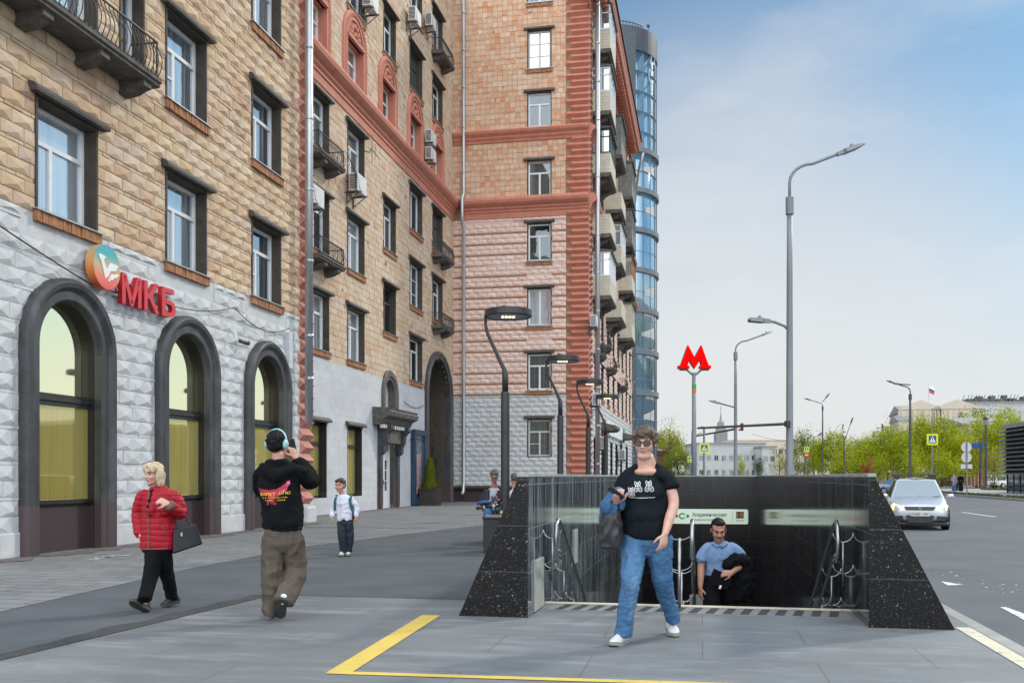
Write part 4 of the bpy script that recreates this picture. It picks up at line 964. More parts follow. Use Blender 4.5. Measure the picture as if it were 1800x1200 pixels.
def aircon(F, u, z, label, w_=0.02, s=1.):
    t = thing('air_conditioner', label, 'air conditioner', F.P(u,z,w_), 0 if F.k=='L' else -R(90), 'air conditioners on the facades')
    mb = MB(); mb.box(.12,.44,-.42,.42,0,.58); bd = mb.build('casing','ac_white',t,bevel=.02)
    mb = MB(); mb.lathe([(.23,0),(.25,.012),(.25,.02)],(.44,-.1,.29),20,axis='x'); mb.build('fan_ring','ac_white',bd)
    mb = MB(); mb.lathe([(.215,0),(.215,.012)],(.442,-.1,.29),20,axis='x'); mb.build('fan_grille','black_plastic',bd)
    mb = MB()
    for i in range(9): mb.box(.16,.42,-.432,-.42,.06+i*.055,.085+i*.055)
    mb.build('side_grille','black_plastic',bd)
    for y in (-.3,.3): mb = MB(); mb.box(0,.5,y-.02,y+.02,-.05,0); mb.box(0,.03,y-.02,y+.02,-.4,0); mb.bar((.02,y,-.35),(.44,y,-.04),.025); mb.build('bracket','concrete_dark',t)
    t.scale = (s,s,s); return t
def acp(F, px, py, label, s=1.):
    b = F.b+.3; u,z = fac(px,py,b); aircon(F,u,z-.3,label,s=s)
acp(F2,627,327,'white air conditioner below the dark antenna on the tan wall',1.15)
acp(F2,757,243,'upper of two stacked air conditioners beside the last arched red window',1.); acp(F2,757,273,'lower of two stacked air conditioners beside the last arched red window',1.)
acp(F2,728,32,'air conditioner near the top edge, left of the high balcony',1.1); acp(F2,757,40,'air conditioner directly above the high iron balcony',1.)
acp(F2,650,6,'air conditioner at the very top above the second arched red window',1.1); acp(F2,551,347,'air conditioner half hidden behind the jagged pink corner stones',1.1)
acp(F4,1044,565,'small air conditioner below the lowest enclosed balcony next to the corner pipe'); acp(F4,1047,703,'air conditioner behind the second round street lamp',1.1)
acp(F4,1056,780,'air conditioner low on the white street wall under a little canopy',1.2); acp(F4,1093,800,'farthest air conditioner at street level by the shop entrance',1.2)
q = fac(622,290,B2+.5); an = thing('television_antenna','dark comb-like antenna on a bracket beside an air conditioner','antenna',(B2,q[0],q[1]))
mb = MB(); mb.tube([(0,.3,-.9),(.5,.25,-.9),(.5,.15,-.2)],.02,6); mb.build('mast','iron',an)
mb = MB(); mb.tube([(.5,-.55,.15),(.5,.55,-.45)],.014,5)
for i in range(8): y = -.5+i*.14; z = .12-i*.077; mb.tube([(.5,y-.10,z-.19),(.5,y+.10,z+.19)],.010,4)
mb.build('boom','iron',an)
q = fac(654,262,B2+.3); an = thing('television_antenna','small cross-shaped antenna on a curved arm at the tan wall','antenna',(B2,q[0],q[1]))
mb = MB(); mb.tube([(0,-.75,-.25),(.3,-.6,-.30),(.3,-.25,-.22),(.3,-.1,0)],.022,6); mb.build('mast','iron',an)
mb = MB(); mb.tube([(.3,.0,-.55),(.3,.0,.55)],.014,5); mb.tube([(.3,-.1,0),(.3,.9,-.12)],.014,5); mb.tube([(.3,.35,-.3),(.3,.35,.3)],.01,5); mb.build('boom','iron',an)
# blue framed notice board beside the gateway
nb = thing('notice_board','tall dark blue framed display board standing between the white door and the gateway','board',(B2+.10,43.05,0))
mat('blue_frame',(.018,.055,.105),(.012,.04,.08),.45,4)
mb = MB(); mb.box(0,.16,-.95,-.72,.05,3.5); mb.box(0,.16,.72,.95,.05,3.5); mb.box(0,.158,-.72,.72,3.25,3.5); mb.box(0,.158,-.72,.72,.05,.4); mb.build('frame','blue_frame',nb)
mb = MB(); mb.box(.02,.06,-.72,.72,.4,3.25); mb.build('board','glass_dark',nb)
mat('poster',(.45,.36,.37),(.30,.14,.15),.7,7); mb = MB(); mb.box(.062,.068,-.45,.30,.55,2.35); mb.build('poster','poster',nb)
mb = MB(); mb.box(0,.1,-1.15,1.15,3.05,3.1); mb.build('bracket','iron',nb)
# potted thuja
pt = thing('potted_conifer','bright green cone-shaped conifer in a dark square planter beside the gateway','potted plant',(*grd(756,888),0))
mb = MB(); mb.box(-.42,.42,-.42,.42,0,.78); mb.box(-.45,.45,-.45,.45,.70,.80); mb.build('planter','plinth_dark',pt,bevel=.02)
leafmat('thuja',[(.10,.14,.018),(.16,.20,.03),(.24,.28,.04)],.3)
mb = MB()
for i in range(2600):
    h = RNG.random()**1.2; rr = .40*(1-h)**.7*(.45+.55*RNG.random()**.4)*(1+.25*math.sin(5*h+3))+.03; a = RNG.uniform(0,6.28); c = Vector((rr*math.cos(a),rr*math.sin(a),.80+h*1.32)); d_ = Vector((math.cos(a)*.5,math.sin(a)*.5,1)).normalized(); s_ = Vector((-math.sin(a),math.cos(a),0)); l_ = RNG.uniform(.06,.14)
    mb.quad(c-s_*.02,c+s_*.02,c+d_*l_+s_*.014,c+d_*l_-s_*.014,RNG.random())
mb.build('foliage','thuja',pt,fix=False)
mb = MB(); mb.tube([(0,0,.7),(0,0,2.2)],[.04,.015],6); mb.build('stem','wood_orange',pt)
# shop sign on the far street wall
u0_,z_ = fac(1062,742,B4+.2); u1_,_ = fac(1098,760,B4+.2)
sh = thing('shop_sign','row of white block shapes with red and green ends above a far shop entrance','sign',(B4,u0_,z_-.45)); L_ = u1_-u0_
mb = MB(); mb.lathe([(.5,.1),(.5,.22)],(0,.6,.2),20,axis='x'); mb.build('round_emblem','red_sign',sh)
mb = MB()
for i in range(5): y = 1.6+i*(L_-3)/5; mb.box(.1,.24,y,y+(L_-3)/5*.72,-.15,.65)
mb.build('block','white_sign',sh); mb = MB(); mb.box(.1,.24,L_-1.0,L_-.2,-.2,.75); mb.build('end_block','green_sign',sh)

# ---------------------------------------------------------------- street furniture
mat('lamp_black',(.018,.019,.021),(.03,.031,.033),.38,3); mat('lamp_led',(1.,.72,.36),(1.,.72,.36),.5,emit=4)
mat('lamp_glass',(.24,.245,.25),(.18,.185,.19),.35,3); mat('galv',(.20,.225,.245),(.165,.185,.20),.5,.6,detail=1); mat('pole_dark',(.055,.065,.075),(.04,.047,.055),.5,2)
# round-headed plaza lamps: one built, three copied
def round_lamp():
    t = thing('street_lamp','nearest black lamp with a ring-shaped head, in front of the tan wing','street lamp')
    mb = MB(); mb.lathe([(.14,0),(.14,.06),(.085,.10),(.085,2.95),(.08,2.98)],n=18); mb.build('pole','lamp_black',t,smooth=False)
    mb = MB(); mb.tube([(0,0,2.9),(0,0,3.32),(-.02,0,3.42),(-.34,0,4.10),(-.38,0,4.28),(-.38,0,4.47)],[.062,.062,.045,.032,.03,.03],10); mb.build('bent_arm','lamp_black',t,smooth=True)
    mb = MB(); mb.lathe([(.30,.02),(.44,.0),(.46,.015),(.46,.125),(.44,.14),(.30,.13),(.0,.13)],(.06,0,4.42),36); mb.build('lamp_head','lamp_black',t)
    mb = MB(); mb.lathe([(.0,0),(.36,0),(.36,.01),(0,.01)],(.06,0,4.43),30); ln = mb.build('lens','lamp_glass',t)
    mb = MB()
    for i in range(4):
        for j in range(2): mb.box(.06-.13+i*.07,.06-.13+i*.07+.045,-.05+j*.06,-.05+j*.06+.04,4.418,4.428)
    mb.build('led','lamp_led',ln)
    mb = MB(); mb.lathe([(.05,0),(.07,.02),(.05,.07),(.03,.09)],(-.02,0,4.56),12); mb.build('photocell','lamp_black',t); return t
lamp0 = round_lamp(); LB = -3.74; la = [18.45,25.1,31.6,38.1]
for i,(px,lab) in enumerate(((888,''),(985,'second black ring-headed lamp, against the pink and white stone wall'),(1034,'third black ring-headed lamp, beside the corner drainpipe'),(1065,'fourth and farthest black ring-headed lamp along the plaza'))):
    u = (px-900)/FPX; s_ = LB/(.981*u-.1944); loc = (*at(px,s_),0)
    if i == 0: lamp0.location = loc; lamp0.rotation_euler = (0,0,YAW+R(4)); lamp0['group'] = 'ring-headed lamps on the plaza'
    else: dup(lamp0,loc,YAW+R(4),lab)
# tall road lamps
def led_head(mb, c, d, L_=.75):
    c = Vector(c); d = Vector(d).normalized(); x = d.cross(Vector((0,0,1))).normalized(); up = x.cross(d)
    sec = [(0,.06,.05),(.18,.07,.06),(.25,.15,.06),(.6,.16,.05),(L_,.06,.02)]; P = []
    o = len(mb.v)
    for t,wd,h in sec:
        for i,j in ((-1,-1),(1,-1),(.8,1),(-.8,1)): mb.v.append(tuple(c+d*t+x*wd*i+up*h*j))
    for k in range(len(sec)-1):
        for j in range(4): mb.f.append((o+k*4+j,o+k*4+(j+1)%4,o+k*4+4+(j+1)%4,o+k*4+4+j)); mb.r.append(0.)
    mb.f += [(o+3,o+2,o+1,o),tuple(o+len(sec)*4-4+j for j in range(4))]; mb.r += [0.,0.]
def road_lamp(px, s, top, arms, label, r=.1, base=-.3, m='galv', collar=True, cat='street lamp'):
    """arms: list of (attach z, dx along image, dz, bend radius)"""
    x,y = at(px,s); t = thing('road_lamp',label,cat,(x,y,base),YAW,'tall lamps along the road'); H = top-base
    mb = MB(); mb.lathe([(r*1.5,0),(r*1.5,.05),(r*1.25,.08),(r*1.25,1.9),(r,2.0),(r*.8,H*.8),(r*.72,H)],n=14); mb.build('pole',m,t,smooth=True)
    if collar: mb = MB(); mb.lathe([(r*.78,0),(r*1.1,.02),(r*1.1,.5),(r*.78,.52)],(0,0,H-.1),12); mb.build('collar',m,t)
    for za,dx,dz,br in arms:
        za -= base; sx = 1 if dx > 0 else -1; pts = [(0,0,za)]
        if br: pts += [(0,0,za+dz-br*1.0)]+[(sx*br*(1-math.cos(q)),0,za+dz-br+br*math.sin(q)*.85) for q in [math.pi/2*i/6 for i in range(1,7)]]
        end = Vector((dx,0,za+dz+(.25*abs(dx)*.6 if br else 0))); pts.append(tuple(end))
        mb = MB(); mb.tube(pts,r*.42,8); ar = mb.build('arm',m,t,smooth=True)
        d_ = (end-Vector(pts[-2])).normalized(); mb = MB(); led_head(mb,end-d_*.15,d_,.85); mb.box(end.x+d_.x*.3-.04,end.x+d_.x*.3+.04,-.04,.04,end.z+d_.z*.3+.03,end.z+d_.z*.3+.13); mb.build('lamp_head','pole_dark' if m=='pole_dark' else 'galv',ar)
    return t
s1 = 27.6
big = road_lamp(1388,s1,zat(372,s1),[(zat(372,s1),1.5,zat(282,s1)-zat(372,s1),.65)],'nearest tall grey road lamp with two arms, just behind the stairwell wall',.105)
# lower arm of the near lamp
mb = MB(); zl_ = zat(566,s1)+.05; pts = [(0,0,zl_),(-.15,0,zl_+.14),(-.42,0,zl_+.25),(-.62,0,zl_+.28)]; mb.tube(pts,.04,8); ar = mb.build('arm','galv',big,smooth=True)
mb = MB(); led_head(mb,(-.55,0,zl_+.28),(-1,0,.06),.65); mb.box(-.9,-.82,-.04,.04,zl_+.36,zl_+.43); mb.build('lamp_head','galv',ar)
s2 = 62
l2 = road_lamp(1293,s2,zat(630,s2),[(zat(630,s2),1.7,zat(596,s2)-zat(630,s2),.7),(zat(716,s2),-1.05,.28,0)],'second tall road lamp, between the metro sign and the near lamp',.12)
road_lamp(1600,92,zat(700,92),[(zat(700,92),-1.6,zat(677,92)-zat(700,92),.6),(zat(676,92),-.9,.05,0)],'tall road lamp leaning over the road in front of the bright trees',.14,m='pole_dark')
road_lamp(1446,114,zat(720,114),[(zat(720,114),-1.5,zat(706,114)-zat(720,114),.5),(zat(706,114),.4,.5,0)],'thin two-headed lamp post against the sky before dark conifers',.10,m='pole_dark')
road_lamp(1430,120,zat(790,120),[(zat(790,120),.6,zat(766,120)-zat(790,120),.4)],'low curved lamp post beside the no entry sign',.07,m='pole_dark',collar=False)
road_lamp(1216,150,zat(760,150),[(zat(760,150),1.2,.6,.4),(zat(766,150),1.0,.3,0)],'thin far lamp post just left of the metro sign pole',.09,m='pole_dark',collar=False)
road_lamp(1484,115,zat(770,115),[(zat(775,115),.8,2.2,0)],'grey slanting post with a narrow upright sign at the far crossing',.10,m='pole_dark',collar=False)
x,y = at(1551,130); wp = thing('utility_pole','weathered wooden pole rising from the trees right of the slanting post','pole',(x,y,0),YAW); mb = MB(); mb.tube([(.5,0,0),(.0,0,zat(745,130))],[.2,.13],8); mb.build('post','concrete_dark',wp); mb = MB(); mb.tube([(-.8,0,zat(752,130)),(.9,0,zat(750,130))],.06,6); mb.build('crossarm','concrete_dark',wp)
x,y = at(1733,100); gl_ = thing('globe_lamp','dark post with a pale round lantern standing on the far pavement','street lamp',(x,y,0),YAW)
mb = MB(); mb.lathe([(.2,0),(.2,.1),(.13,.2),(.12,3.6),(.09,zat(748,100))],n=12); mb.build('pole','pole_dark',gl_); mb = MB(); mb.lathe([(.12,0),(.22,.1),(.24,.5),(.14,.7)],(0,0,zat(748,100)),14); mb.build('lantern','lamp_glass',gl_)
mb = MB(); mb.lathe([(.34,0),(.36,.1),(.1,.3)],(0,0,zat(748,100)+.7),14); mb.build('cap','pole_dark',gl_)
# signal arms
tz = zat(745,s1)
def mast(px,s,z0,px2,z1,r,label,grp='signal mast arms'):
    x,y = at(px,s); k = s/FPX; t = thing('mast_arm',label,'mast arm',(x,y,0),YAW); mb = MB(); mb.tube([(0,0,z0),((px2-px)*k,0,z1)],[r,r*.7],8); mb.build('arm','iron',t); mb = MB(); mb.lathe([(.09,-.08),(.09,.08)],(0,0,z0),10); mb.build('clamp','iron',t); return t
mast(1384,s1-.12,tz,1226,zat(752.5,s1),.042,'long straight dark arm reaching left from the near lamp post')
mast(1291,s2,zat(754,s2),1221,zat(766.5,s2),.07,'thin slanting dark arm reaching left from the second lamp post')
x,y = at(1304,s1-.12); tl = thing('traffic_light','small traffic light seen from the back, hanging on the long dark arm','traffic light',(x,y,zat(756,s1)),YAW)
mb = MB(); mb.box(-.035,.035,-.06,.03,-.02,.20); mb.build('housing','pole_dark',tl,bevel=.008); mb = MB(); mb.box(-.10,-.035,-.03,-.02,-.02,.04); mb.build('side_plate','red_sign',tl)
mb = MB(); 
for z in (.02,.08,.14): mb.lathe([(.028,-.06),(.03,-.10)],(0,-.0,z),10,axis='y')
mb.build('visor','black_plastic',tl)
# metro sign
sm = 30.; x,y = at(1220,sm); ms = thing('metro_sign','big red letter M on a forked grey pole with green and orange bands','metro sign',(x,y,0),YAW)
k = sm/FPX; zM = zat(648,sm)
mb = MB(); mb.lathe([(.075,0),(.065,zat(655,sm))],n=16); mb.build('pole','galv',ms,smooth=True)
for z0,z1,m in ((zat(684,sm),zat(675,sm),'green_sign'),(zat(690.5,sm),zat(684,sm),'vermilion_sign')):
    mb = MB(); mb.lathe([(.0685,z0),(.0685,z1)],n=16); mb.build('band',m,ms)
mb = MB()
for s_ in (-1,1): mb.tube([(0,0,zat(660,sm)),(s_*.10,0,zat(656,sm)),(s_*.23,0,zM-.03),(s_*.46,0,zM-.025)],.034,8)
mb.build('fork','galv',ms,smooth=True)
MM = [(-.5,0),(-.5,.13),(-.43,.13),(-.205,1.0),(-.0,.47),(.205,1.0),(.43,.13),(.5,.13),(.5,0),(.16,0),(.16,.11),(.215,.11),(.17,.37),(0,.0),(-.17,.37),(-.215,.11),(-.16,.11),(-.16,0)]
mat('metro_red',(.80,.002,.002),(.78,.002,.002),.9,spec=.05); _p = MATS['metro_red'].node_tree.nodes['Principled BSDF']; _p.inputs['Emission Color'].default_value = (1,.0,.0,1); _p.inputs['Emission Strength'].default_value = .18
mat('metro_side',(.35,.02,.02),(.3,.02,.02),.4)
mw = 57*k; mh = 41*k
MMl = [(-.5,0),(-.5,.13),(-.43,.13),(-.205,1.0),(0,.47),(0,0),(-.17,.37),(-.215,.11),(-.16,.11),(-.16,0)]
mb = MB()
for s_ in (1,-1): mb.prism([(s_*a*mw,b*mh) for a,b in MMl], lambda u,z,w_:(u,w_,zM+z), -.13, .11)
lt = mb.build('letter','metro_side',ms); lt.data.materials.append(MATS['metro_red'])
for p in lt.data.polygons:
    if abs(p.normal.y) > .9: p.material_index = 1
# crossing signs and others
mat('sign_yellow',(.60,.72,.02),(.56,.68,.02),.5); mat('sign_blue',(.015,.07,.25),(.012,.06,.22),.5); mat('sign_back',(.52,.53,.53),(.45,.46,.46),.5,2)
def crossing_sign(px, py, s, size, label, poletop=0, ptop=None, m='galv'):
    x,y = at(px,s); z = zat(py,s); h = size*s/FPX/2; t = thing('crossing_sign',label,'road sign',(x,y,-.1),YAW,'pedestrian crossing signs'); z += .1
    mb = MB(); mb.tube([(0,.06,0),(0,.06,(zat(ptop,s)+.1) if ptop else z+h)],.055,8); mb.build('post',m,t)
    mb = MB(); mb.box(-h,h,-.01,.01,z-h,z+h); mb.build('border','sign_yellow',t)
    q = h*.66; mb = MB(); mb.quad((-q,-.014,z-q),(q,-.014,z-q),(q,-.014,z+q),(-q,-.014,z+q)); mb.build('plate','sign_blue',t,fix=False)
    mb = MB(); mb.add([(-q*.85,-.018,z-q*.75),(q*.85,-.018,z-q*.75),(0,-.018,z+q*.85)],[(0,1,2)]); mb.build('triangle','white_sign',t,fix=False)
    mb = MB()
    for pl in ([(-.09,.42),(.09,.42),(.09,.24),(-.09,.24)],[(-.12,.22),(.14,.22),(.10,-.12),(-.10,-.12)],[(-.1,-.12),(0,-.12),(-.22,-.62),(-.36,-.62)],[(0,-.12),(.1,-.12),(.36,-.62),(.22,-.62)],[(.12,.2),(.36,-.08),(.29,-.12),(.10,.06)]):
        mb.add([(u*q,-.022,z+v*q) for u,v in pl],[tuple(range(len(pl)))])
    mb.build('walker','ink',t,fix=False); return t
crossing_sign(1238,787,48,17,'yellow-framed crossing sign on a grey post right of the metro sign pole',ptop=750)
crossing_sign(1214,807,75,11,'small crossing sign half behind the metro sign pole')
crossing_sign(1639,772,84,20,'yellow-framed crossing sign in front of the bright trees at right',ptop=733)
cs = crossing_sign(1418,790,118,9,'small crossing sign above a red no entry disc',ptop=778)
z = zat(799,118)+.1; rr = 4*118/FPX; mb = MB(); mb.lathe([(rr,-.012),(rr,.012)],(0,0,z),20,axis='y'); ne = mb.build('no_entry_disc','red_sign',cs); mb = MB(); mb.box(-rr*.7,rr*.7,-.02,-.014,z-rr*.17,z+rr*.17); mb.build('bar','white_sign',ne)
x,y = at(1699,70); bs2 = thing('sign_backs','grey post with two round sign backs and a small plate, seen from behind','road sign',(x,y,-.02),YAW)
mb = MB(); mb.tube([(0,-.05,0),(0,-.05,zat(776,70))],.05,8); mb.build('post','galv',bs2)
for nm,py,r_ in (('round_plate',785,.38),('round_plate',803,.38)): mb = MB(); mb.lathe([(r_,-.012),(r_,.012)],(0,.02,zat(py,70)),28,axis='y'); mb.build(nm,'sign_back',bs2)
mb = MB(); mb.box(-.42,.42,.0,.03,zat(819,70)-.16,zat(819,70)+.16); mb.build('rectangular_plate','sign_back',bs2)
x,y = at(1724,102); sn = thing('street_name_sign','blue street name plate on a dark post near the round sign backs','sign',(x,y,0),YAW)
mb = MB(); mb.tube([(0,0,0),(0,0,zat(776,102))],.10,8); mb.build('post','pole_dark',sn); mb = MB(); mb.box(-1.05,-.1,-.03,.03,zat(787,102),zat(779,102)); mb.box(-.12,.22,-.06,.06,zat(789,102),zat(776,102)); mb.build('plate','sign_blue',sn)
# black box bench with a scooter behind the wedge
x,y = grd(850,972); bn = thing('box_bench','black metal box bench standing behind the left granite wedge','bench',(x,y,0),YAW)
mat('bench_black',(.016,.018,.020),(.022,.024,.026),.5,3)
mb = MB(); mb.box(0,1.3,0,.75,0,.60); mb.box(-.02,1.32,-.02,.77,.60,.64); mb.build('body','bench_black',bn,bevel=.008); mb = MB(); mb.box(.03,1.27,.02,.73,.64,.655); mb.build('seat','galv',bn)
x,y = at(851,19.2); bn = thing('box_bench','low dark bench block on which the seated man sits','bench',(x,y,0),YAW); mb = MB(); mb.box(-.02,1.3,.0,.8,0,.5); mb.box(-.04,1.32,-.02,.82,.5,.54); mb.build('body','bench_black',bn,bevel=.008); mb = MB(); mb.box(.01,1.27,.03,.77,.54,.552); mb.build('seat','galv',bn)
# ---------------------------------------------------------------- people
mat('skin',(.50,.27,.20),(.44,.22,.16),.5,14); mat('skin_pale',(.56,.34,.27),(.50,.28,.21),.5,14); mat('skin_tan',(.42,.22,.155),(.36,.175,.12),.5,14)
mat('eye_dark',(.02,.015,.012),(.03,.02,.015),.3); mat('lip',(.34,.10,.09),(.30,.09,.08),.5); mat('brow',(.10,.07,.05),(.08,.055,.04),.8)
mat('hair_grey_brown',(.13,.088,.066),(.040,.026,.019),.6,22,stretch=(1,1,.5),bump=.6,bscale=70); overlay(MATS['hair_grey_brown'],(.36,.33,.30),14,.58,.72,(1,1,.4),.7)
mat('hair_blond',(.60,.49,.34),(.38,.28,.17),.5,26,stretch=(1.2,1.2,.25),bump=.5,bscale=70); overlay(MATS['hair_blond'],(.72,.67,.58),9,.5,.7,(1,1,.25),.7)
mat('hair_black',(.006,.0055,.006),(.014,.013,.014),.5,30,bump=.5,bscale=70); mat('hair_brown',(.07,.045,.03),(.035,.022,.015),.5,30,bump=.5,bscale=70); mat('hair_grey',(.13,.125,.12),(.05,.048,.047),.6,30,bump=.5,bscale=70)
mat('cloth_black',(.004,.005,.006),(.007,.008,.010),.9,6,bump=.15,bscale=200); mat('tee_black',(.006,.009,.012),(.010,.014,.018),.9,4,bump=.15,bscale=200)
mat('denim',(.075,.17,.31),(.038,.10,.205),.85,3.2,stretch=(1,1,.6),bump=.25,bscale=160); overlay(MATS['denim'],(.20,.34,.50),4.5,.54,.74,(1,1,.45),.6)
mat('denim_jacket',(.075,.17,.32),(.04,.10,.20),.85,5,bump=.3,bscale=120); mat('jeans_blue',(.05,.14,.32),(.03,.09,.22),.85,5)
mat('cord_brown',(.115,.095,.078),(.085,.070,.058),.9,3,bump=.3,bscale=120); mat('trouser_navy',(.022,.030,.045),(.03,.038,.055),.85,5); mat('trouser_black',(.004,.0045,.0055),(.007,.0075,.009),.85,4,bump=.15,bscale=150)
mat('jacket_red',(.36,.004,.018),(.28,.003,.014),.55,5,bump=.15,bscale=60); mat('trim_brown',(.16,.06,.045),(.12,.045,.035),.7)
mat('shirt_blue',(.20,.30,.50),(.165,.255,.44),.8,4,bump=.1,bscale=200); mat('shirt_white',(.62,.64,.72),(.54,.56,.66),.8,4); mat('jacket_navy',(.035,.040,.055),(.05,.055,.07),.85,5); mat('shirt_pale',(.42,.47,.56),(.36,.41,.5),.8,5); mat('shirt_cream',(.60,.56,.50),(.52,.48,.43),.8,5)
mat('shoe_white',(.62,.63,.64),(.52,.53,.55),.55,12); mat('sole_grey',(.30,.29,.27),(.22,.215,.2),.8,9); mat('sole_black',(.03,.03,.03),(.05,.05,.05),.7,9); mat('shoe_black',(.016,.017,.019),(.03,.031,.034),.4,6); mat('shoe_grey',(.20,.20,.21),(.12,.12,.13),.6,8)
mat('leather_black',(.006,.007,.010),(.010,.012,.016),.36,4,spec=.35); mat('bag_nylon',(.014,.015,.018),(.028,.029,.034),.38,7,bump=.3,bscale=25)
mat('teal_plastic',(.30,.55,.55),(.26,.5,.5),.4); mat('phone_black',(.012,.012,.014),(.02,.02,.022),.2); mat('lens_brown',(.13,.105,.09),(.09,.07,.06),.2,spec=.5); mat('print_red',(.50,.03,.05),(.20,.01,.03),.7,14); mat('print_pink',(.65,.16,.32),(.5,.1,.25),.7,14); mat('print_yellow',(.72,.42,.04),(.75,.30,.03),.7,9); mat('print_white',(.62,.63,.64),(.55,.56,.57),.8,9); mat('backpack_teal',(.03,.15,.16),(.02,.07,.10),.7,8)

SH = lambda q: q+np.array((0,0,-.05))
for q_ in ('cloth_black','tee_black','trouser_black','denim','denim_jacket','cord_brown','trouser_navy','shirt_blue','shirt_white','jacket_navy','jeans_blue','hair_black'): MATS[q_].node_tree.nodes['Principled BSDF'].inputs['Specular IOR Level'].default_value = .12
MATS['jacket_red'].node_tree.nodes['Principled BSDF'].inputs['Specular IOR Level'].default_value = .3
def crom(P, sub):
    out = []
    n = len(P)
    for i in range(n-1):
        p0,p1,p2,p3 = P[max(i-1,0)],P[i],P[i+1],P[min(i+2,n-1)]
        for k in range(sub):
            t = k/sub; out.append(.5*((2*p1)+(-p0+p2)*t+(2*p0-5*p1+4*p2-p3)*t*t+(-p0+3*p1-3*p2+p3)*t**3))
    out.append(P[-1]); return out
def limb(mb, pts, rad, side=(1,0,0), n=14, sub=4, flat=False):
    """closed tapered tube through joints; rad = radius or (along side, across)"""
    P = [np.array(p,float) for p in pts]; Q = [np.array((r,r) if not isinstance(r,(tuple,list)) else r,float) for r in rad]
    P = crom(P,sub); Q = [np.maximum(q,.002) for q in crom(Q,sub)]; side = np.array(side,float); rings = []
    def frame(i):
        t = P[min(i+1,len(P)-1)]-P[max(i-1,0)]; t = t/(np.linalg.norm(t)+1e-9); x = side-t*side.dot(t)
        if np.linalg.norm(x) < .15: x = np.cross(t,(0,1,0)); 
        if np.linalg.norm(x) < .05: x = np.cross(t,(1,0,0))
        x = x/np.linalg.norm(x); return t,x,np.cross(t,x)
    def ring(c,x,y,q): return [tuple(c+x*q[0]*math.cos(2*math.pi*j/n)+y*q[1]*math.sin(2*math.pi*j/n)) for j in range(n)]
    L_ = []
    t,x,y = frame(0); cap = min(Q[0])*(.25 if flat else .8)
    L_.append(ring(P[0]-t*cap*.75,x,y,Q[0]*.6))
    for i in range(len(P)): t,x,y = frame(i); L_.append(ring(P[i],x,y,Q[i]))
    t,x,y = frame(len(P)-1); cap2 = min(Q[-1])*(.25 if flat else .8); L_.append(ring(P[-1]+t*cap2*.75,x,y,Q[-1]*.6))
    o = len(mb.v); mb.v += [p for r_ in L_ for p in r_]
    for i in range(len(L_)-1):
        for j in range(n): mb.f.append((o+i*n+j,o+i*n+(j+1)%n,o+(i+1)*n+(j+1)%n,o+(i+1)*n+j)); mb.r.append(0.)
    t0 = frame(0)[0]; mb.v += [tuple(P[0]-t0*cap),tuple(P[-1]+t*cap2)]; a,b = len(mb.v)-2,len(mb.v)-1; e = o+(len(L_)-1)*n
    for j in range(n): mb.f += [(a,o+(j+1)%n,o+j),(b,e+j,e+(j+1)%n)]; mb.r += [0.,0.]
def ball(mb, c, r, M=None, n=14, m_=10):
    c = Vector(c); o = len(mb.v); mb.sphere((0,0,0),r,n,m_)
    for i in range(o,len(mb.v)): v = Vector(mb.v[i]); mb.v[i] = tuple(c+(M@v if M else v))
def fuse(mb, name, m, parent, voxel=.008, it=4, folds=None, keep=False, cut=None):
    """one continuous skin over all the pieces"""
    me = bpy.data.meshes.new(name); me.from_pydata(mb.v,[],mb.f)
    bm = bmesh.new(); bm.from_mesh(me); bmesh.ops.remove_doubles(bm,verts=bm.verts,dist=1e-6); bmesh.ops.recalc_face_normals(bm,faces=bm.faces); bm.to_mesh(me); bm.free()
    o = bpy.data.objects.new(name,me); COL.objects.link(o)
    r = o.modifiers.new('r','REMESH'); r.mode = 'VOXEL'; r.voxel_size = voxel
    if it: s_ = o.modifiers.new('s','SMOOTH'); s_.factor = .5; s_.iterations = it
    dg = bpy.context.evaluated_depsgraph_get(); m2 = bpy.data.meshes.new_from_object(o.evaluated_get(dg)); bpy.data.objects.remove(o); bpy.data.meshes.remove(me)
    if folds:
        for amp,fx,fz,seed in folds:
            for v,nr in zip(m2.vertices,[v.normal.copy() for v in m2.vertices]):
                p = v.co; k = noise.noise((p.x*fx+seed,p.y*fx,p.z*fz)); k = 1-2*abs(k)*1.6
                v.co = p+nr*amp*k
    m2.name = name; m2.shade_smooth(); return obj(name,m2,m,parent)
class Fig:
    def __init__(s, label, px, depth, cat='person', group=None, zbase=0.):
        s.px, s.s = px, depth; s.root = thing('person',label,cat,(*at(px,depth),zbase),YAW,group); s.zb = zbase
    def J(s, px, py, dy=0.):
        d = s.s+dy; return np.array(((px-900)/FPX*d-(s.px-900)/FPX*s.s, dy, CH+(HOR-py)*d/FPX-s.zb))
def headM(yaw=0, pitch=0, roll=0): return Matrix.Rotation(R(yaw),3,'Z')@Matrix.Rotation(R(pitch),3,'X')@Matrix.Rotation(R(roll),3,'Y')
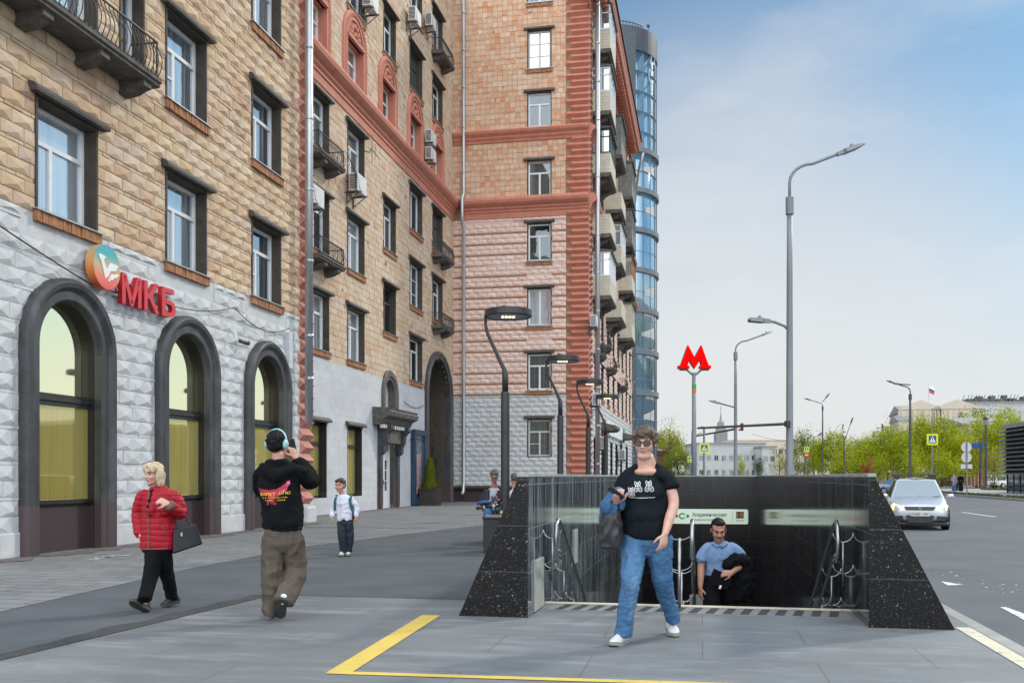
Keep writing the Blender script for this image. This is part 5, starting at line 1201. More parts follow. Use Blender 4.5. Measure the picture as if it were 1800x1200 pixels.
def head_parts(mb, c, M, k=1., fat=1., nose=1.):
    c = Vector(c); T = lambda v: c+M@(Vector(v)*k)
    def B(p,r): ball(mb,T(p),tuple(q*k for q in r),M)
    B((0,.014,.034),(.074*fat,.094,.084)); B((0,-.020,-.028),(.064*fat,.070,.084)); B((0,-.028,-.080),(.050*fat,.054,.036)); B((0,-.066,-.098),(.022,.020,.017))
    limb(mb,[T((0,-.086,.014)),T((0,-.098,-.008)),T((0,-.110*nose,-.030))],[.008*k,.010*k,.013*k],M@Vector((1,0,0)),8,3)
    for s_ in (-1,1): B((s_*.012,-.094,-.033),(.010,.010,.008)); B((s_*.036*fat,-.060,-.030),(.026,.024,.026)); B((s_*.076*fat,.010,-.006),(.010,.020,.032)); 
    limb(mb,[T((-.048,-.072,.026)),T((-.025,-.086,.031)),T((0,-.086,.026)),T((.025,-.086,.031)),T((.048,-.072,.026))],[.009*k]*5,(0,0,1),8,3)
    B((0,-.086,-.054),(.024,.010,.006)); B((0,-.084,-.065),(.021,.011,.008))
def face_bits(c, M, root, k=1., brow='brow', fat=1.):
    c = Vector(c); T = lambda v: c+M@(Vector(v)*k); mb = MB()
    for s_ in (-1,1): ball(mb,T((s_*.031,-.0815,.006)),(.0125*k,.007*k,.0058*k),M,10,6)
    mb.build('eye','eye_dark',root,smooth=True); mb = MB()
    for s_ in (-1,1): limb(mb,[T((s_*.016,-.095,.028)),T((s_*.034,-.092,.035)),T((s_*.052,-.076,.029))],[.0035*k,.0045*k,.003*k],(0,0,1),6,3)
    mb.build('eyebrow',brow,root,smooth=True); mb = MB()
    ball(mb,T((0,-.0895,-.0585)),(.021*k,.007*k,.0042*k),M,10,6); ball(mb,T((0,-.0885,-.0655)),(.016*k,.007*k,.004*k),M,10,6); mb.build('lips','lip',root,smooth=True)
def hand_parts(mb, wrist, d, n, k=1., curl=(25,35,25), thumb=1, spread=1., tcurl=20):
    """palm plus five fingers: d along the hand, n out of the palm, thumb on the +/- side"""
    d = Vector(d).normalized(); n = Vector(n); n = (n-d*n.dot(d)).normalized(); x = d.cross(n)*thumb; w0 = Vector(wrist)
    limb(mb,[w0-d*.02*k,w0+d*.03*k,w0+d*.06*k,w0+d*.088*k],[(.027*k,.019*k),(.037*k,.016*k),(.041*k,.015*k),(.038*k,.012*k)],x,12,3)
    for i,(off,L_) in enumerate(((.0285,.070),(.0095,.078),(-.0095,.073),(-.028,.058))):
        p = w0+d*(.086-.004*abs(i-1))*k+x*off*k; dd = (d+x*off*1.5*spread).normalized(); P = [p-dd*.015*k,p]; ang = 0
        for q,(cu,fl) in enumerate(zip(curl,(.45,.31,.24))):
            ang += R(cu+i*4); v = dd*math.cos(ang)+n*math.sin(ang); p = p+v*L_*fl*k; P.append(p)
        limb(mb,P,[.0100*k,.0098*k,.0092*k,.0086*k,.0072*k],x,8,2)
    b = w0+d*.022*k+x*.026*k; v1 = (d*.62+x*.72+n*.35).normalized(); v2 = (d*.90+x*.25+n*(.3+tcurl/60)).normalized()
    limb(mb,[b-v1*.012*k,b+v1*.034*k,b+v1*.036*k+v2*.026*k,b+v1*.036*k+v2*.050*k],[.013*k,.0125*k,.0105*k,.0085*k],x,8,2)
def shoe(root, heel, toe, up=(0,0,1), w_=.045, h=.095, m='shoe_white', sole='sole_grey', vox=.006):
    """upper and separate sole, heel to toe"""
    heel = Vector(heel); toe = Vector(toe); d = (toe-heel); L_ = d.length; d.normalize(); up = Vector(up); up = (up-d*up.dot(d)).normalized(); x = d.cross(up)
    mb = MB(); P = lambda a,z: heel+d*L_*a+up*z
    limb(mb,[P(.03,.045),P(.2,.046),P(.45,.046),P(.7,.042),P(.9,.036)],[(w_*.72,.030),(w_*.80,.036),(w_*.88,.036),(w_*1.02,.032),(w_*.72,.022)],x,14,4)
    limb(mb,[P(.22,.03),P(.20,h*.8),P(.17,h+.005)],[w_*.85,w_*.88,w_*.86],x,12,3)
    limb(mb,[P(.25,h*.80),P(.45,.072),P(.65,.058)],[w_*.62,w_*.60,w_*.55],x,10,3)
    up_ = fuse(mb,'shoe',m,root,vox,3)
    mb = MB(); prof = [(.0,.55),(.06,.80),(.2,.86),(.42,.80),(.65,1.03),(.82,.98),(.93,.70),(1.0,.25)]; n = len(prof); o = []
    for z in (0,.028):
        for s_ in (1,-1):
            for a,q in (prof if s_ == 1 else prof[::-1]): o.append(tuple(P(a,z+(.018 if a>.9 else (.008 if a > .8 else 0)))+x*s_*q*w_*1.06))
    mb.add(o,[tuple(range(2*n-1,-1,-1)),tuple(range(2*n,4*n))]+[(i,(i+1)%(2*n),2*n+(i+1)%(2*n),2*n+i) for i in range(2*n)]); mb.build('sole',sole,up_); return up_
def drape(root, flat_me, targets, name, m, dirv=(0,1,0), off=.004):
    """lays a flat print (x,z mesh) onto the cloth it is printed on"""
    trees = []
    for t in targets:
        trees.append(BVHTree.FromPolygons([v.co[:] for v in t.data.vertices],[p.vertices[:] for p in t.data.polygons]))
    dv = Vector(dirv)
    for v in flat_me.vertices:
        best = None
        for tr in trees:
            h = tr.ray_cast(Vector((v.co.x,v.co.y,v.co.z))-dv*2,dv)
            if h[0] is not None and (best is None or h[3] < best[1]): best = (h[0],h[3])
        if best: v.co = best[0]-dv*off
    return obj(name,flat_me,m,root)
def polymesh(polys, sub=0):
    bm = bmesh.new()
    for pl in polys:
        f = bm.faces.new([bm.verts.new(p) for p in pl])
    bmesh.ops.triangulate(bm,faces=bm.faces)
    for _ in range(sub): bmesh.ops.subdivide_edges(bm,edges=bm.edges,cuts=1,use_grid_fill=True)
    me = bpy.data.meshes.new('print'); bm.to_mesh(me); bm.free(); return me
def stroke(pts, wd):
    """thin ribbon in the x,z plane along a drawn line"""
    out = []
    for a,b in zip(pts[:-1],pts[1:]):
        a = Vector((a[0],0,a[1])); b = Vector((b[0],0,b[1])); L_ = (b-a).length
        if L_ < 1e-5: continue
        d = (b-a)/L_; n = Vector((-d.z,0,d.x))*wd/2; k = max(1,int(L_/.02))
        for i in range(k): p,q = a+(b-a)*i/k,a+(b-a)*(i+1)/k; out.append([p-n,q-n,q+n,p+n])
    return out
def hair_clumps(mb, c, M, k, n, rad, zmin=-.02, size=(.02,.035), seed=1, yfront=-.06, back=True):
    rg = np.random.default_rng(seed); c = Vector(c); i = 0
    while i < n:
        v = rg.normal(size=3); v /= np.linalg.norm(v); p = Vector((v[0]*rad[0],v[1]*rad[1]+.014,v[2]*rad[2]+.034))
        if p.z < zmin+max(0,-p.y)*.9 or p.y < yfront and p.z < .07: continue
        r_ = rg.uniform(*size); ball(mb,c+M@(p*k),(r_*k,r_*k,r_*k*.8),M,8,6); i += 1

# --- woman in the black T-shirt, walking towards the camera with phone, denim jacket and bag
f = Fig('woman in black T-shirt and blue jeans walking towards the viewer with phone and bag', 1133, 7.85); J = f.J; rt = f.root
hc = J(1133,778,-.04); HM = headM(-18,8,0); hk = .97
shl,shr = J(1109,824,.06),J(1166,826,-.04); ell,elr = J(1093,868,.05),J(1184,886,-.10); wrl,wrr = J(1083,880,-.20),J(1169,938,-.24)
chest,waist,belly,pelv = J(1133,858,-.01),J(1135,892,-.01),J(1136,912,-.02),J(1137,940,.0)
hpl,hpr = J(1115,948,0),J(1158,948,.0); knl,knr = J(1108,1020,-.17),J(1165,1022,.02); anl,anr = J(1097,1110,-.13),J(1183,1086,.27)
body = MB(); head_parts(body,hc,HM,hk,1.16)
ball(body,J(1132,801,-.06),(.058,.048,.034))
limb(body,[J(1138,842,.02),J(1137,822,.02),J(1135,802,.0)],[(.12,.09),(.086,.076),(.066,.066)])
limb(body,[pelv,waist,chest,J(1136,836,.01)],[(.17,.12),(.16,.12),(.165,.115),(.10,.08)])
ball(body,J(1136,829,-.045),(.098,.060,.038))
limb(body,[J(1110,840,.06),ell,wrl],[.046,.042,.026],(0,1,0)); limb(body,[J(1166,842,-.05),J(1179,862,-.06),elr,(elr+wrr)/2,wrr],[.040,.047,.043,.040,.027],(0,1,0))
limb(body,[hpl,knl,anl],[.075,.055,.04]); limb(body,[hpr,knr,anr],[.075,.055,.04])
hand_parts(body,wrl+np.array((0,-.01,0)),(.06,-.75,.45),(.35,.35,1.),1.02,(38,50,30),-1,.6,40)
hand_parts(body,wrr,(-.20,-.10,-1),(-.55,.9,.1),1.0,(16,26,18),-1,.8)
fuse(body,'body','skin_pale',rt,.0052,3); face_bits(hc,HM,rt,hk,'brow')
mb = MB(); limb(mb,[pelv+np.array((0,0,.01)),J(1137,926,-.01),waist,chest,J(1135,838,.015)],[(.196,.158),(.202,.172),(.192,.155),(.182,.138),(.118,.085)],(1,0,0),20,5,True)
limb(mb,[J(1121,819,.03),J(1113,827,.05),J(1106,838,.06)],[(.042,.030),(.055,.04),(.06,.045)],(0,1,0)); limb(mb,[J(1154,819,.02),J(1161,827,-.01),J(1168,838,-.03)],[(.042,.030),(.055,.04),(.06,.045)],(0,1,0)); ball(mb,J(1134,906,-.07),(.165,.12,.105)); ball(mb,J(1116,866,-.105),(.075,.055,.075)); ball(mb,J(1150,866,-.115),(.075,.055,.075))
limb(mb,[J(1126,838,.03),J(1111,832,.06),J(1099,844,.06),J(1092,858,.05)],[(.06,.045),(.07,.054),(.072,.062),(.070,.066)],(0,1,0),14,4,True); limb(mb,[J(1146,836,.0),J(1163,833,-.04),J(1176,844,-.05),J(1181,857,-.07)],[(.06,.045),(.070,.052),(.075,.060),(.073,.066)],(0,1,0),14,4,True)
tee = fuse(mb,'t_shirt','tee_black',rt,.008,5,[(.004,7,5,1.),(.003,16,9,4.)])
mb = MB(); limb(mb,[J(1136,918,-.0),J(1137,936,.0),J(1137,956,.0)],[(.176,.136),(.190,.148),(.17,.14)],(1,0,0),18); ball(mb,J(1120,950,.09),(.10,.09,.11)); ball(mb,J(1155,950,.09),(.10,.09,.11))
limb(mb,[hpl+np.array((.0,0,.02)),J(1112,985,-.08),knl,J(1102,1065,-.15),J(1096,1113,-.13)],[(.106,.115),(.092,.100),(.077,.080),(.066,.070),(.064,.070)],(1,0,0),16,5,True)
limb(mb,[hpr+np.array((.0,0,.02)),J(1161,985,.0),knr,J(1174,1058,.16),J(1183,1088,.27)],[(.108,.115),(.095,.100),(.077,.080),(.062,.068),(.057,.066)],(1,0,0),16,5,True)
je = fuse(mb,'jeans','denim',rt,.008,3,[(.007,8,6,2.),(.0045,17,26,7.)])
mb = MB(); limb(mb,[J(1096.5,1104,-.13),J(1095.5,1116,-.128)],[(.072,.080),(.073,.081)],(1,0,0),16,3,True); limb(mb,[J(1182,1078,.255),J(1183.5,1089,.27)],[(.062,.071),(.063,.072)],(1,0,0),16,3,True); fuse(mb,'cuff','denim_jacket',je,.007,1)
shoe(rt,(J(1101,1130,-.12)[0],-.05,0.0),(J(1074,1137,-.25)[0],-.29,.005),w_=.048)
a_ = J(1181,1112,.30); shoe(rt,(a_[0],.42,.045),(J(1186,1117,.2)[0],.165,-.0),(0,.1,1),.048)
mb = MB(); c = Vector(hc); T = lambda v: c+HM@(Vector(v)*hk)
for p,r_ in (((0,.022,.060),(.094,.108,.090)),((0,-.035,.100),(.072,.055,.040)),((.0,.06,.0),(.086,.07,.075)),((.078,.015,.030),(.024,.050,.052)),((-.078,.015,.030),(.024,.05,.052)),((.035,-.05,.098),(.05,.04,.035)),((-.035,-.052,.096),(.05,.04,.033))): ball(mb,T(p),tuple(q*hk for q in r_),HM)
hair_clumps(mb,hc,HM,hk,70,(.094,.108,.094),.0,(.014,.026),3); fuse(mb,'hair','hair_grey_brown',rt,.006,2,[(.005,38,25,3.)])
mb = MB()
for s_ in (-1,1):
    fr_ = [T((s_*.036+.030*math.copysign(abs(math.cos(q))**.7,math.cos(q)),-.100+abs(s_*.036+.030*math.cos(q))*.14,.004+.019*math.copysign(abs(math.sin(q))**.7,math.sin(q)))) for q in [2*math.pi*i/16 for i in range(16)]]; mb.tube(fr_,.0028,6,closed=True); mb.tube([T((s_*.060,-.090,.010)),T((s_*.078,-.04,.012)),T((s_*.082,.02,.008))],.0025,5)
mb.tube([T((-.010,-.098,.010)),T((0,-.102,.013)),T((.010,-.098,.010))],.0025,5); gl2 = mb.build('glasses_frame','phone_black',rt)
mb = MB()
for s_ in (-1,1): mb.add([T((s_*.036+.029*math.copysign(abs(math.cos(q))**.7,math.cos(q)),-.1005+abs(s_*.036+.029*math.cos(q))*.14,.004+.018*math.copysign(abs(math.sin(q))**.7,math.sin(q)))) for q in [2*math.pi*i/16 for i in range(16)]],[tuple(range(16))])
mb.build('lens','lens_brown',gl2,fix=False)
# white line drawing of three sitting cats on the chest
def cat(cx,cz,k): 
    E_ = [[(-.5,.0),(-.62,.45),(-.52,.95),(-.22,.68),(.18,.70),(.48,1.0),(.58,.5),(.5,.05),(.0,-.22),(-.5,0)],[(-.3,.35),(-.16,.46),(-.04,.35),(-.16,.26),(-.3,.35)],[(.06,.36),(.2,.47),(.33,.37),(.2,.27),(.06,.36)],[(-.06,.12),(.06,.12),(0,.04),(-.06,.12)],[(-.2,-.02),(0,.02),(.2,-.02)],[(-.15,.66),(-.12,.52)],[(.0,.68),(.0,.52)],[(.14,.68),(.12,.54)],[(-.5,.2),(-.34,.18)],[(.5,.2),(.36,.18)],
          [(-.45,-.05),(-.8,-.6),(-.85,-1.15),(-.4,-1.35),(-.1,-1.1)],[(.42,0),(.85,-.55),(.95,-1.15),(.5,-1.35),(.1,-1.1)],[(-.1,-.35),(-.15,-1.2)],[(.15,-.35),(.2,-1.2)],[(-.55,-.5),(-.3,-.6)],[(.3,-.55),(.6,-.5)],[(-.6,-.85),(-.3,-.9)],[(.3,-.9),(.65,-.85)]]
    return [[(cx+x*k,cz+y*k) for x,y in l_] for l_ in E_]
cz_ = J(1120,857)
lines = cat(J(1105,862)[0],J(1105,862)[2],.030)+cat(J(1117,853)[0],J(1117,853)[2],.036)+cat(J(1136,852)[0],J(1136,852)[2],.038)+[[(J(1098,868)[0],J(0,868)[2]),(J(1104,873)[0],J(0,873)[2]),(J(1120,874)[0],J(0,874)[2]),(J(1146,873)[0],J(0,873)[2])]]
pol = [q for l_ in lines for q in stroke(l_,.0048)]; drape(rt,polymesh(pol),[tee],'shirt_print','print_white')
# phone in her hand, jacket over the forearm, bag on the wrist: things of their own
def held(name, label, cat_): return thing(name,label,cat_,rt.location,YAW)
ph = held('phone','slim phone in the hand of the woman in the black T-shirt','phone'); pc = J(1083,866,-.30); mb = MB(); Mp = Matrix.Rotation(R(38),3,'Y')@Matrix.Rotation(R(-30),3,'X'); mb.obox(pc,.072,.036,.0045,Mp); mb.build('phone_body','phone_black',ph,bevel=.003)
mb = MB(); mb.obox(Vector(pc)+Mp@Vector((0,0,.005)),.068,.033,.0006,Mp); mb.build('screen','glass_far',ph)
jk = held('denim_jacket','light blue denim jacket hung over her bent forearm','jacket'); mb = MB()
limb(mb,[J(1099,859,.06),J(1086,875,-.02),J(1078,887,-.10),J(1066,892,-.16)],[.055,.075,.078,.055],(0,1,0)); limb(mb,[J(1086,873,.0),J(1072,889,-.02),J(1062,912,-.02)],[(.07,.05),(.075,.06),(.05,.05)]); limb(mb,[J(1095,875,.1),J(1096,912,.10),J(1096,962,.08)],[(.05,.07),(.045,.06),(.03,.05)]); limb(mb,[J(1080,879,.02),J(1078,902,.04),J(1082,932,.05)],[.06,.06,.04])
fuse(mb,'folded_cloth','denim_jacket',jk,.008,3,[(.011,14,9,5.)])
bg_ = held('shoulder_bag','dark shiny shopping bag hanging from the wrist of the woman in the black T-shirt','bag'); mb = MB()
limb(mb,[J(1077,893,-.14),J(1075,915,-.13),J(1074,945,-.12),J(1073,962,-.12)],[(.072,.030),(.088,.055),(.092,.068),(.088,.058)],(1,0,0),20,5,True); bb = fuse(mb,'bag_body','bag_nylon',bg_,.008,3,[(.009,12,8,2.)])
mb = MB()
for q in (-.03,.03): mb.tube([J(1068,894,-.13+q),J(1074,882,-.17+q),J(1082,872,-.20+q),J(1088,882,-.18+q),J(1088,896,-.14+q)],.006,6)
mb.build('strap','leather_black',bb)

# --- woman in the red jacket
f = Fig('older blond woman in quilted red jacket and black trousers walking with a handbag', 272, 9.72); J = f.J; rt = f.root
hc = J(270,833,-.02); HM = headM(-30,4,0); hk = .92
shl,shr = J(250,864,.02),J(307,866,.04); ell,elr = J(242,902,.05),J(318,902,.06); wrl,wrr = J(245,934,.0),J(296,885,-.16)
body = MB(); head_parts(body,hc,HM,hk,1.02); limb(body,[J(276,872,.03),J(274,858,.02),J(272,846,.0)],[(.07,.06),(.052,.052),(.05,.05)])
limb(body,[J(278,960,.02),J(277,915,.02),J(277,875,.02)],[(.13,.10),(.13,.10),(.12,.09)]); limb(body,[SH(shl),ell,wrl],[.045,.04,.026],(0,1,0)); limb(body,[SH(shr),elr,wrr],[.045,.04,.027],(0,1,0))
limb(body,[J(272,962),J(265,1012,-.13),J(255,1048,-.25)],[.055,.042,.03]); limb(body,[J(287,962,.02),J(294,1010,.12),J(302,1046,.25)],[.055,.042,.03])
hand_parts(body,wrr,(-.75,-.4,.35),(-.35,.6,-.5),1.,(45,60,40),1,.4,50); hand_parts(body,wrl,(.1,-.1,-1),(1,.2,0),.9,(25,30,20),1)
fuse(body,'body','skin_pale',rt,.0062,3); face_bits(hc,HM,rt,hk)
mb = MB(); limb(mb,[J(277,964,.02),J(277,935,.02),J(278,905,.02),J(279,876,.02),J(277,860,.02),J(275,853,.015)],[(.178,.135),(.175,.135),(.165,.13),(.165,.125),(.11,.085),(.068,.062)],(1,0,0),20,5,True)
ball(mb,J(266,895,-.09),(.06,.05,.07)); ball(mb,J(290,895,-.08),(.06,.05,.07))
limb(mb,[J(262,868,.03),J(251,870,.03),J(246,886,.04),ell,J(243,920,.03),J(245,938,.0)],[(.06,.045),(.07,.058),.068,.064,.06,.058],(0,1,0)); limb(mb,[J(293,868,.03),J(306,871,.04),J(314,886,.05),elr,J(310,897,-.05),J(300,889,-.14)],[(.06,.045),(.072,.058),.07,.068,.062,.055],(0,1,0))
jr = fuse(mb,'quilted_jacket','jacket_red',rt,.008,4)
for v,nr in zip(jr.data.vertices,[v.normal.copy() for v in jr.data.vertices]):      # quilting seams
    q = abs(((v.co.z+.02*noise.noise(v.co*4))/.058) % 1-.5)*2; v.co = v.co+nr*(-.0075*max(0,(q-.62)/.38)**1.2+.004*noise.noise(v.co*17))
zp = polymesh([q for l_ in ([(J(267,858)[0],J(0,858)[2]),(J(268,900)[0],J(0,900)[2]),(J(269,963)[0],J(0,963)[2])],) for q in stroke(l_,.018)]); drape(rt,zp,[jr],'zip_band','trim_brown',off=.006)
drape(rt,polymesh(stroke([(J(291,921)[0],J(0,921)[2]),(J(295,938)[0],J(0,938)[2])],.014)),[jr],'pocket_trim','trim_brown',off=.006)
drape(rt,polymesh(stroke([(J(246,961)[0],J(0,962.5)[2]),(J(268,961)[0],J(0,962.8)[2]),(J(299,961)[0],J(0,962)[2])],.012)),[jr],'hem_trim','trim_brown',off=.006)
drape(rt,polymesh([[Vector((J(265.5,859)[0],0,J(0,859)[2])),Vector((J(273,859)[0],0,J(0,859)[2])),Vector((J(269,897)[0],0,J(0,897)[2])),Vector((J(266.5,897)[0],0,J(0,897)[2]))]],3),[jr],'inner_top','cloth_black',off=.005)
mb = MB(); limb(mb,[J(297,886.5,-.165),J(301,890,-.135)],[.058,.060],(0,1,0),14,3,True); fuse(mb,'cuff','trim_brown',jr,.008,1)
mb = MB(); limb(mb,[J(277,955,.02),J(277,968,.02)],[(.15,.115),(.15,.115)]); limb(mb,[J(272,962,0),J(270,985,-.06),J(265,1013,-.13),J(258,1036,-.21),J(254,1053,-.27)],[(.095,.10),(.085,.09),(.072,.078),(.066,.07),(.064,.068)],(1,0,0),16,5,True); limb(mb,[J(287,962,.02),J(290,985,.06),J(294,1012,.12),J(299,1034,.2),J(303,1050,.27)],[(.09,.1),(.08,.09),(.068,.075),(.062,.066),(.06,.064)],(1,0,0),16,5,True)
fuse(mb,'trousers','trouser_black',rt,.008,3,[(.006,9,8,3.)])
shoe(rt,(J(258,1077,-.2)[0],-.16,.0),(J(236,1068,-.2)[0],-.32,.115),(-.1,.55,.8),.044,.085,'shoe_black','sole_black'); shoe(rt,(J(314,1060,.3)[0],.32,.035),(J(286,1066,.2)[0],.16,.0),(0,0,1),.043,.085,'shoe_black','sole_black')
mb = MB(); c = Vector(hc); T = lambda v: c+HM@(Vector(v)*hk)
for p,r_ in (((0,.022,.050),(.088,.100,.084)),((0,-.03,.092),(.07,.055,.035)),((.0,.065,-.03),(.085,.065,.10)),((.076,.02,-.03),(.026,.058,.10)),((-.076,.02,-.03),(.026,.058,.10)),((.078,.025,-.09),(.026,.056,.05)),((-.078,.025,-.09),(.024,.056,.05)),((-.055,-.045,.065),(.04,.045,.05)),((.055,-.045,.065),(.04,.045,.05))): ball(mb,T(p),tuple(q*hk for q in r_),HM)
fuse(mb,'hair','hair_blond',rt,.006,4,[(.006,34,4,2.)])
hb = thing('handbag','black leather handbag carried on the forearm of the woman in red','handbag',rt.location,YAW)
mb = MB(); P8 = []
for d_,w0 in ((-.01,1),):
    top = [J(304,929,.0),J(344,919,.12)]; bot = [J(303,973,.0),J(356,955,.16)]
    t0,t1,b0,b1 = [Vector(q) for q in (*top,*bot)]; nrm = Vector((.35,-.94,0)).normalized()
    for a,b_,c2,d2,wt,wb in ((t0,t1,b0,b1,.035,.07),): mb.hexa([b0-nrm*wb*.1-nrm*wb,b1-nrm*wb,b1+nrm*wb,b0+nrm*wb,t0-nrm*wt,t1-nrm*wt,t1+nrm*wt,t0+nrm*wt])
hbb = mb.build('bag_body','leather_black',hb,bevel=.018); nrm = Vector((.35,-.94,0)).normalized(); mb = MB()
for q in (-.03,.03):
    o_ = nrm*q; mb.tube([Vector(J(311,930,.02))+o_,Vector(J(309,912,.03))+o_,Vector(J(315,900,.05))+o_,Vector(J(325,905,.08))+o_,Vector(J(335,923,.10))+o_],.0075,6)
mb.build('handle','leather_black',hbb); mb = MB(); mb.obox(Vector(J(319,938,.04))+nrm*.06,.008,.004,.018); mb.build('tag','zinc',hbb)
# --- young man in the black hoodie, seen from behind, photographing with a phone
f = Fig('young man in black printed hoodie and brown trousers, seen from behind taking a photo', 490, 9.0); J = f.J; rt = f.root
hc = J(487,779,.0); HM = headM(180-14,0,0); hk = .92
shl,shr = J(458,826,.02),J(522,824,.0); ell,elr = J(466,862,.22),J(546,846,.16); wrl,wrr = J(500,812,.36),J(519,804,.30)
body = MB(); head_parts(body,hc,HM,hk); limb(body,[J(490,830,.0),J(489,812,.0),J(488,798,.0)],[(.08,.07),(.057,.057),(.055,.055)])
limb(body,[J(498,940,.0),J(494,890,.0),J(490,840,.0)],[(.13,.10),(.13,.10),(.15,.09)]); limb(body,[SH(shl),ell,wrl],[.045,.04,.027],(0,1,0)); limb(body,[SH(shr),elr,wrr],[.045,.04,.027],(0,1,0)); limb(body,[J(482,935),J(478,1010,.02),J(479,1072,.05)],[.07,.05,.04]); limb(body,[J(514,935),J(520,1005,.05),J(503,1060,-.12)],[.07,.05,.04])
hand_parts(body,wrr,(-.35,.1,.9),(-.6,.6,-.1),1.,(30,45,30),1,.6); hand_parts(body,wrl,(.2,.1,.95),(.5,-.5,0),1.,(30,45,30),-1,.6); fuse(body,'body','skin',rt,.006,3)
mb = MB(); limb(mb,[J(498,926,.0),J(497,905,.0),J(493,870,.0),J(489,840,.0),J(488,818,.0)],[(.190,.145),(.192,.15),(.19,.145),(.185,.13),(.085,.075)],(1,0,0),20,5,True)
limb(mb,[J(474,832,.0),J(460,832,.03),J(458,848,.12),ell,J(484,838,.30),J(498,818,.36)],[.06,(.075,.064),.08,.078,.062,.05],(0,1,0)); limb(mb,[J(506,830,.0),J(521,829,.0),J(537,836,.08),elr,J(536,824,.25),J(522,810,.30)],[.06,(.08,.066),.086,.086,.068,.052],(0,1,0))
limb(mb,[J(464,822,-.05),J(487,836,-.12),J(514,822,-.05)],[(.05,.06),(.062,.075),(.05,.06)],(0,0,1)); limb(mb,[J(472,816,.02),J(488,813,-.05),J(506,816,.02)],[.04,.045,.04])
ho = fuse(mb,'hoodie','cloth_black',rt,.008,4,[(.009,6,7,2.),(.004,15,12,5.)]); mb = MB(); limb(mb,[J(498,922,.0),J(498,931,.0)],[(.180,.14),(.176,.137)],(1,0,0),20,3,True); fuse(mb,'waistband','cloth_black',ho,.008,1)
mb = MB(); limb(mb,[J(498,925,.0),J(498,955,.0)],[(.172,.125),(.185,.13)]); limb(mb,[J(482,945,.0),J(479,1000,.01),J(478,1045,.03),J(477,1078,.05)],[(.105,.12),(.098,.11),(.09,.10),(.078,.095)],(1,0,0),16,5,True); limb(mb,[J(512,945,.0),J(518,985,.08),J(519,1005,.08),J(509,1035,-.06),J(499,1058,-.14)],[(.11,.12),(.105,.11),(.103,.11),(.10,.10),(.095,.09)],(1,0,0),16,5,True)
fuse(mb,'trousers','cord_brown',rt,.008,3,[(.010,7,9,3.),(.006,14,5,8.)])
shoe(rt,(J(500,1055,-.2)[0],-.24,.23),(J(491,1093,.0)[0],-.03,.012),(0,.75,.55),.05,.09,'shoe_white','sole_black'); shoe(rt,(J(478,1078,.0)[0],.06,.0),(J(474,1075,.3)[0],.34,.0),(0,0,1),.046,.09,'shoe_white','sole_grey')
mb = MB(); c = Vector(hc); T = lambda v: c+HM@(Vector(v)*hk)
for p,r_ in (((0,.022,.052),(.088,.100,.086)),((0,-.035,.085),(.07,.05,.04)),((.0,.055,-.02),(.078,.06,.07)),((.06,.03,-.01),(.03,.05,.06)),((-.06,.03,-.01),(.03,.05,.06))): ball(mb,T(p),tuple(q*hk for q in r_),HM)
hair_clumps(mb,hc,HM,hk,60,(.090,.104,.090),-.03,(.014,.024),5); fuse(mb,'hair','hair_black',rt,.006,2,[(.004,40,20,1.)])
hp = thing('headphones','pale teal over-ear headphones on the head of the young man in the hoodie','headphones',rt.location,YAW); mb = MB()
mb.tube([T((.108*math.sin(q),.01,.025+.118*math.cos(q))) for q in [R(-90+180*i/16) for i in range(17)]],.010,8); mb.build('headband','teal_plastic',hp,smooth=True); mb = MB()
for s_ in (-1,1):
    ball(mb,T((s_*.100,.012,-.008)),(.026,.042,.048),HM)
mb.build('ear_cup','teal_plastic',hp,smooth=True)
ph = thing('phone','black phone held up in front of the young man in the hoodie','phone',rt.location,YAW); mb = MB(); pc = J(513,785,.42); mb.obox(pc,.040,.005,.078,Matrix.Rotation(R(-12),3,'Y')); mb.build('phone_body','phone_black',ph,bevel=.004)
# print on the back: red wings, yellow lettering
X = lambda px: float(J(px,0)[0]); Z = lambda py: float(J(0,py)[2])
V3 = lambda l_: [Vector((X(a),0,Z(b))) for a,b in l_]
wing = [V3(q) for q in ([(456,854),(462,863),(470,867),(462,867)],[(458,857),(470,860),(480,864),(482,870),(468,868)],[(470,860),(481,860),(484,870),(476,869)],[(481,860),(492,859),(496,868),(484,870)],[(490,860),(500,855),(504,862),(494,869)],[(498,857),(506,850),(509,858),(502,866)],[(504,852),(511,846),(513,853),(507,861)],[(478,868),(492,868),(488,884),(484,886),(479,878)],[(476,880),(482,876),(480,886),(475,886)],[(486,878),(494,884),(488,887)],[(494,866),(506,862),(500,869),(492,872)])]
drape(rt,polymesh(wing,2),[ho],'back_print','print_red'); drape(rt,polymesh([V3([(509,846),(514,844),(515,850),(511,853)]),V3([(503,860),(511,856),(509,861),(503,864)])],2),[ho],'back_print','print_pink')
def back_text(s,x0,x1,y,h,m,rise=0.,b=.02):
    me = text_fit(s,X(x1)-X(x0),h,0,lambda a,b_,z:(X(x0)+a,0,Z(y)+b_+rise*a*a),b); drape(rt,me,[ho],'back_lettering',m,off=.006)
back_text('БАЛЕТ',462,491,870.5,.030,'print_yellow',0.,.03); back_text('СПС',497,516,868,.026,'print_yellow',.5,.03)
back_text('ТЕАТР СТУДЕНТОВ',466,511,875.5,.012,'print_yellow',.15); back_text('1994 - 2024',473,508,879.5,.012,'print_yellow',.15)
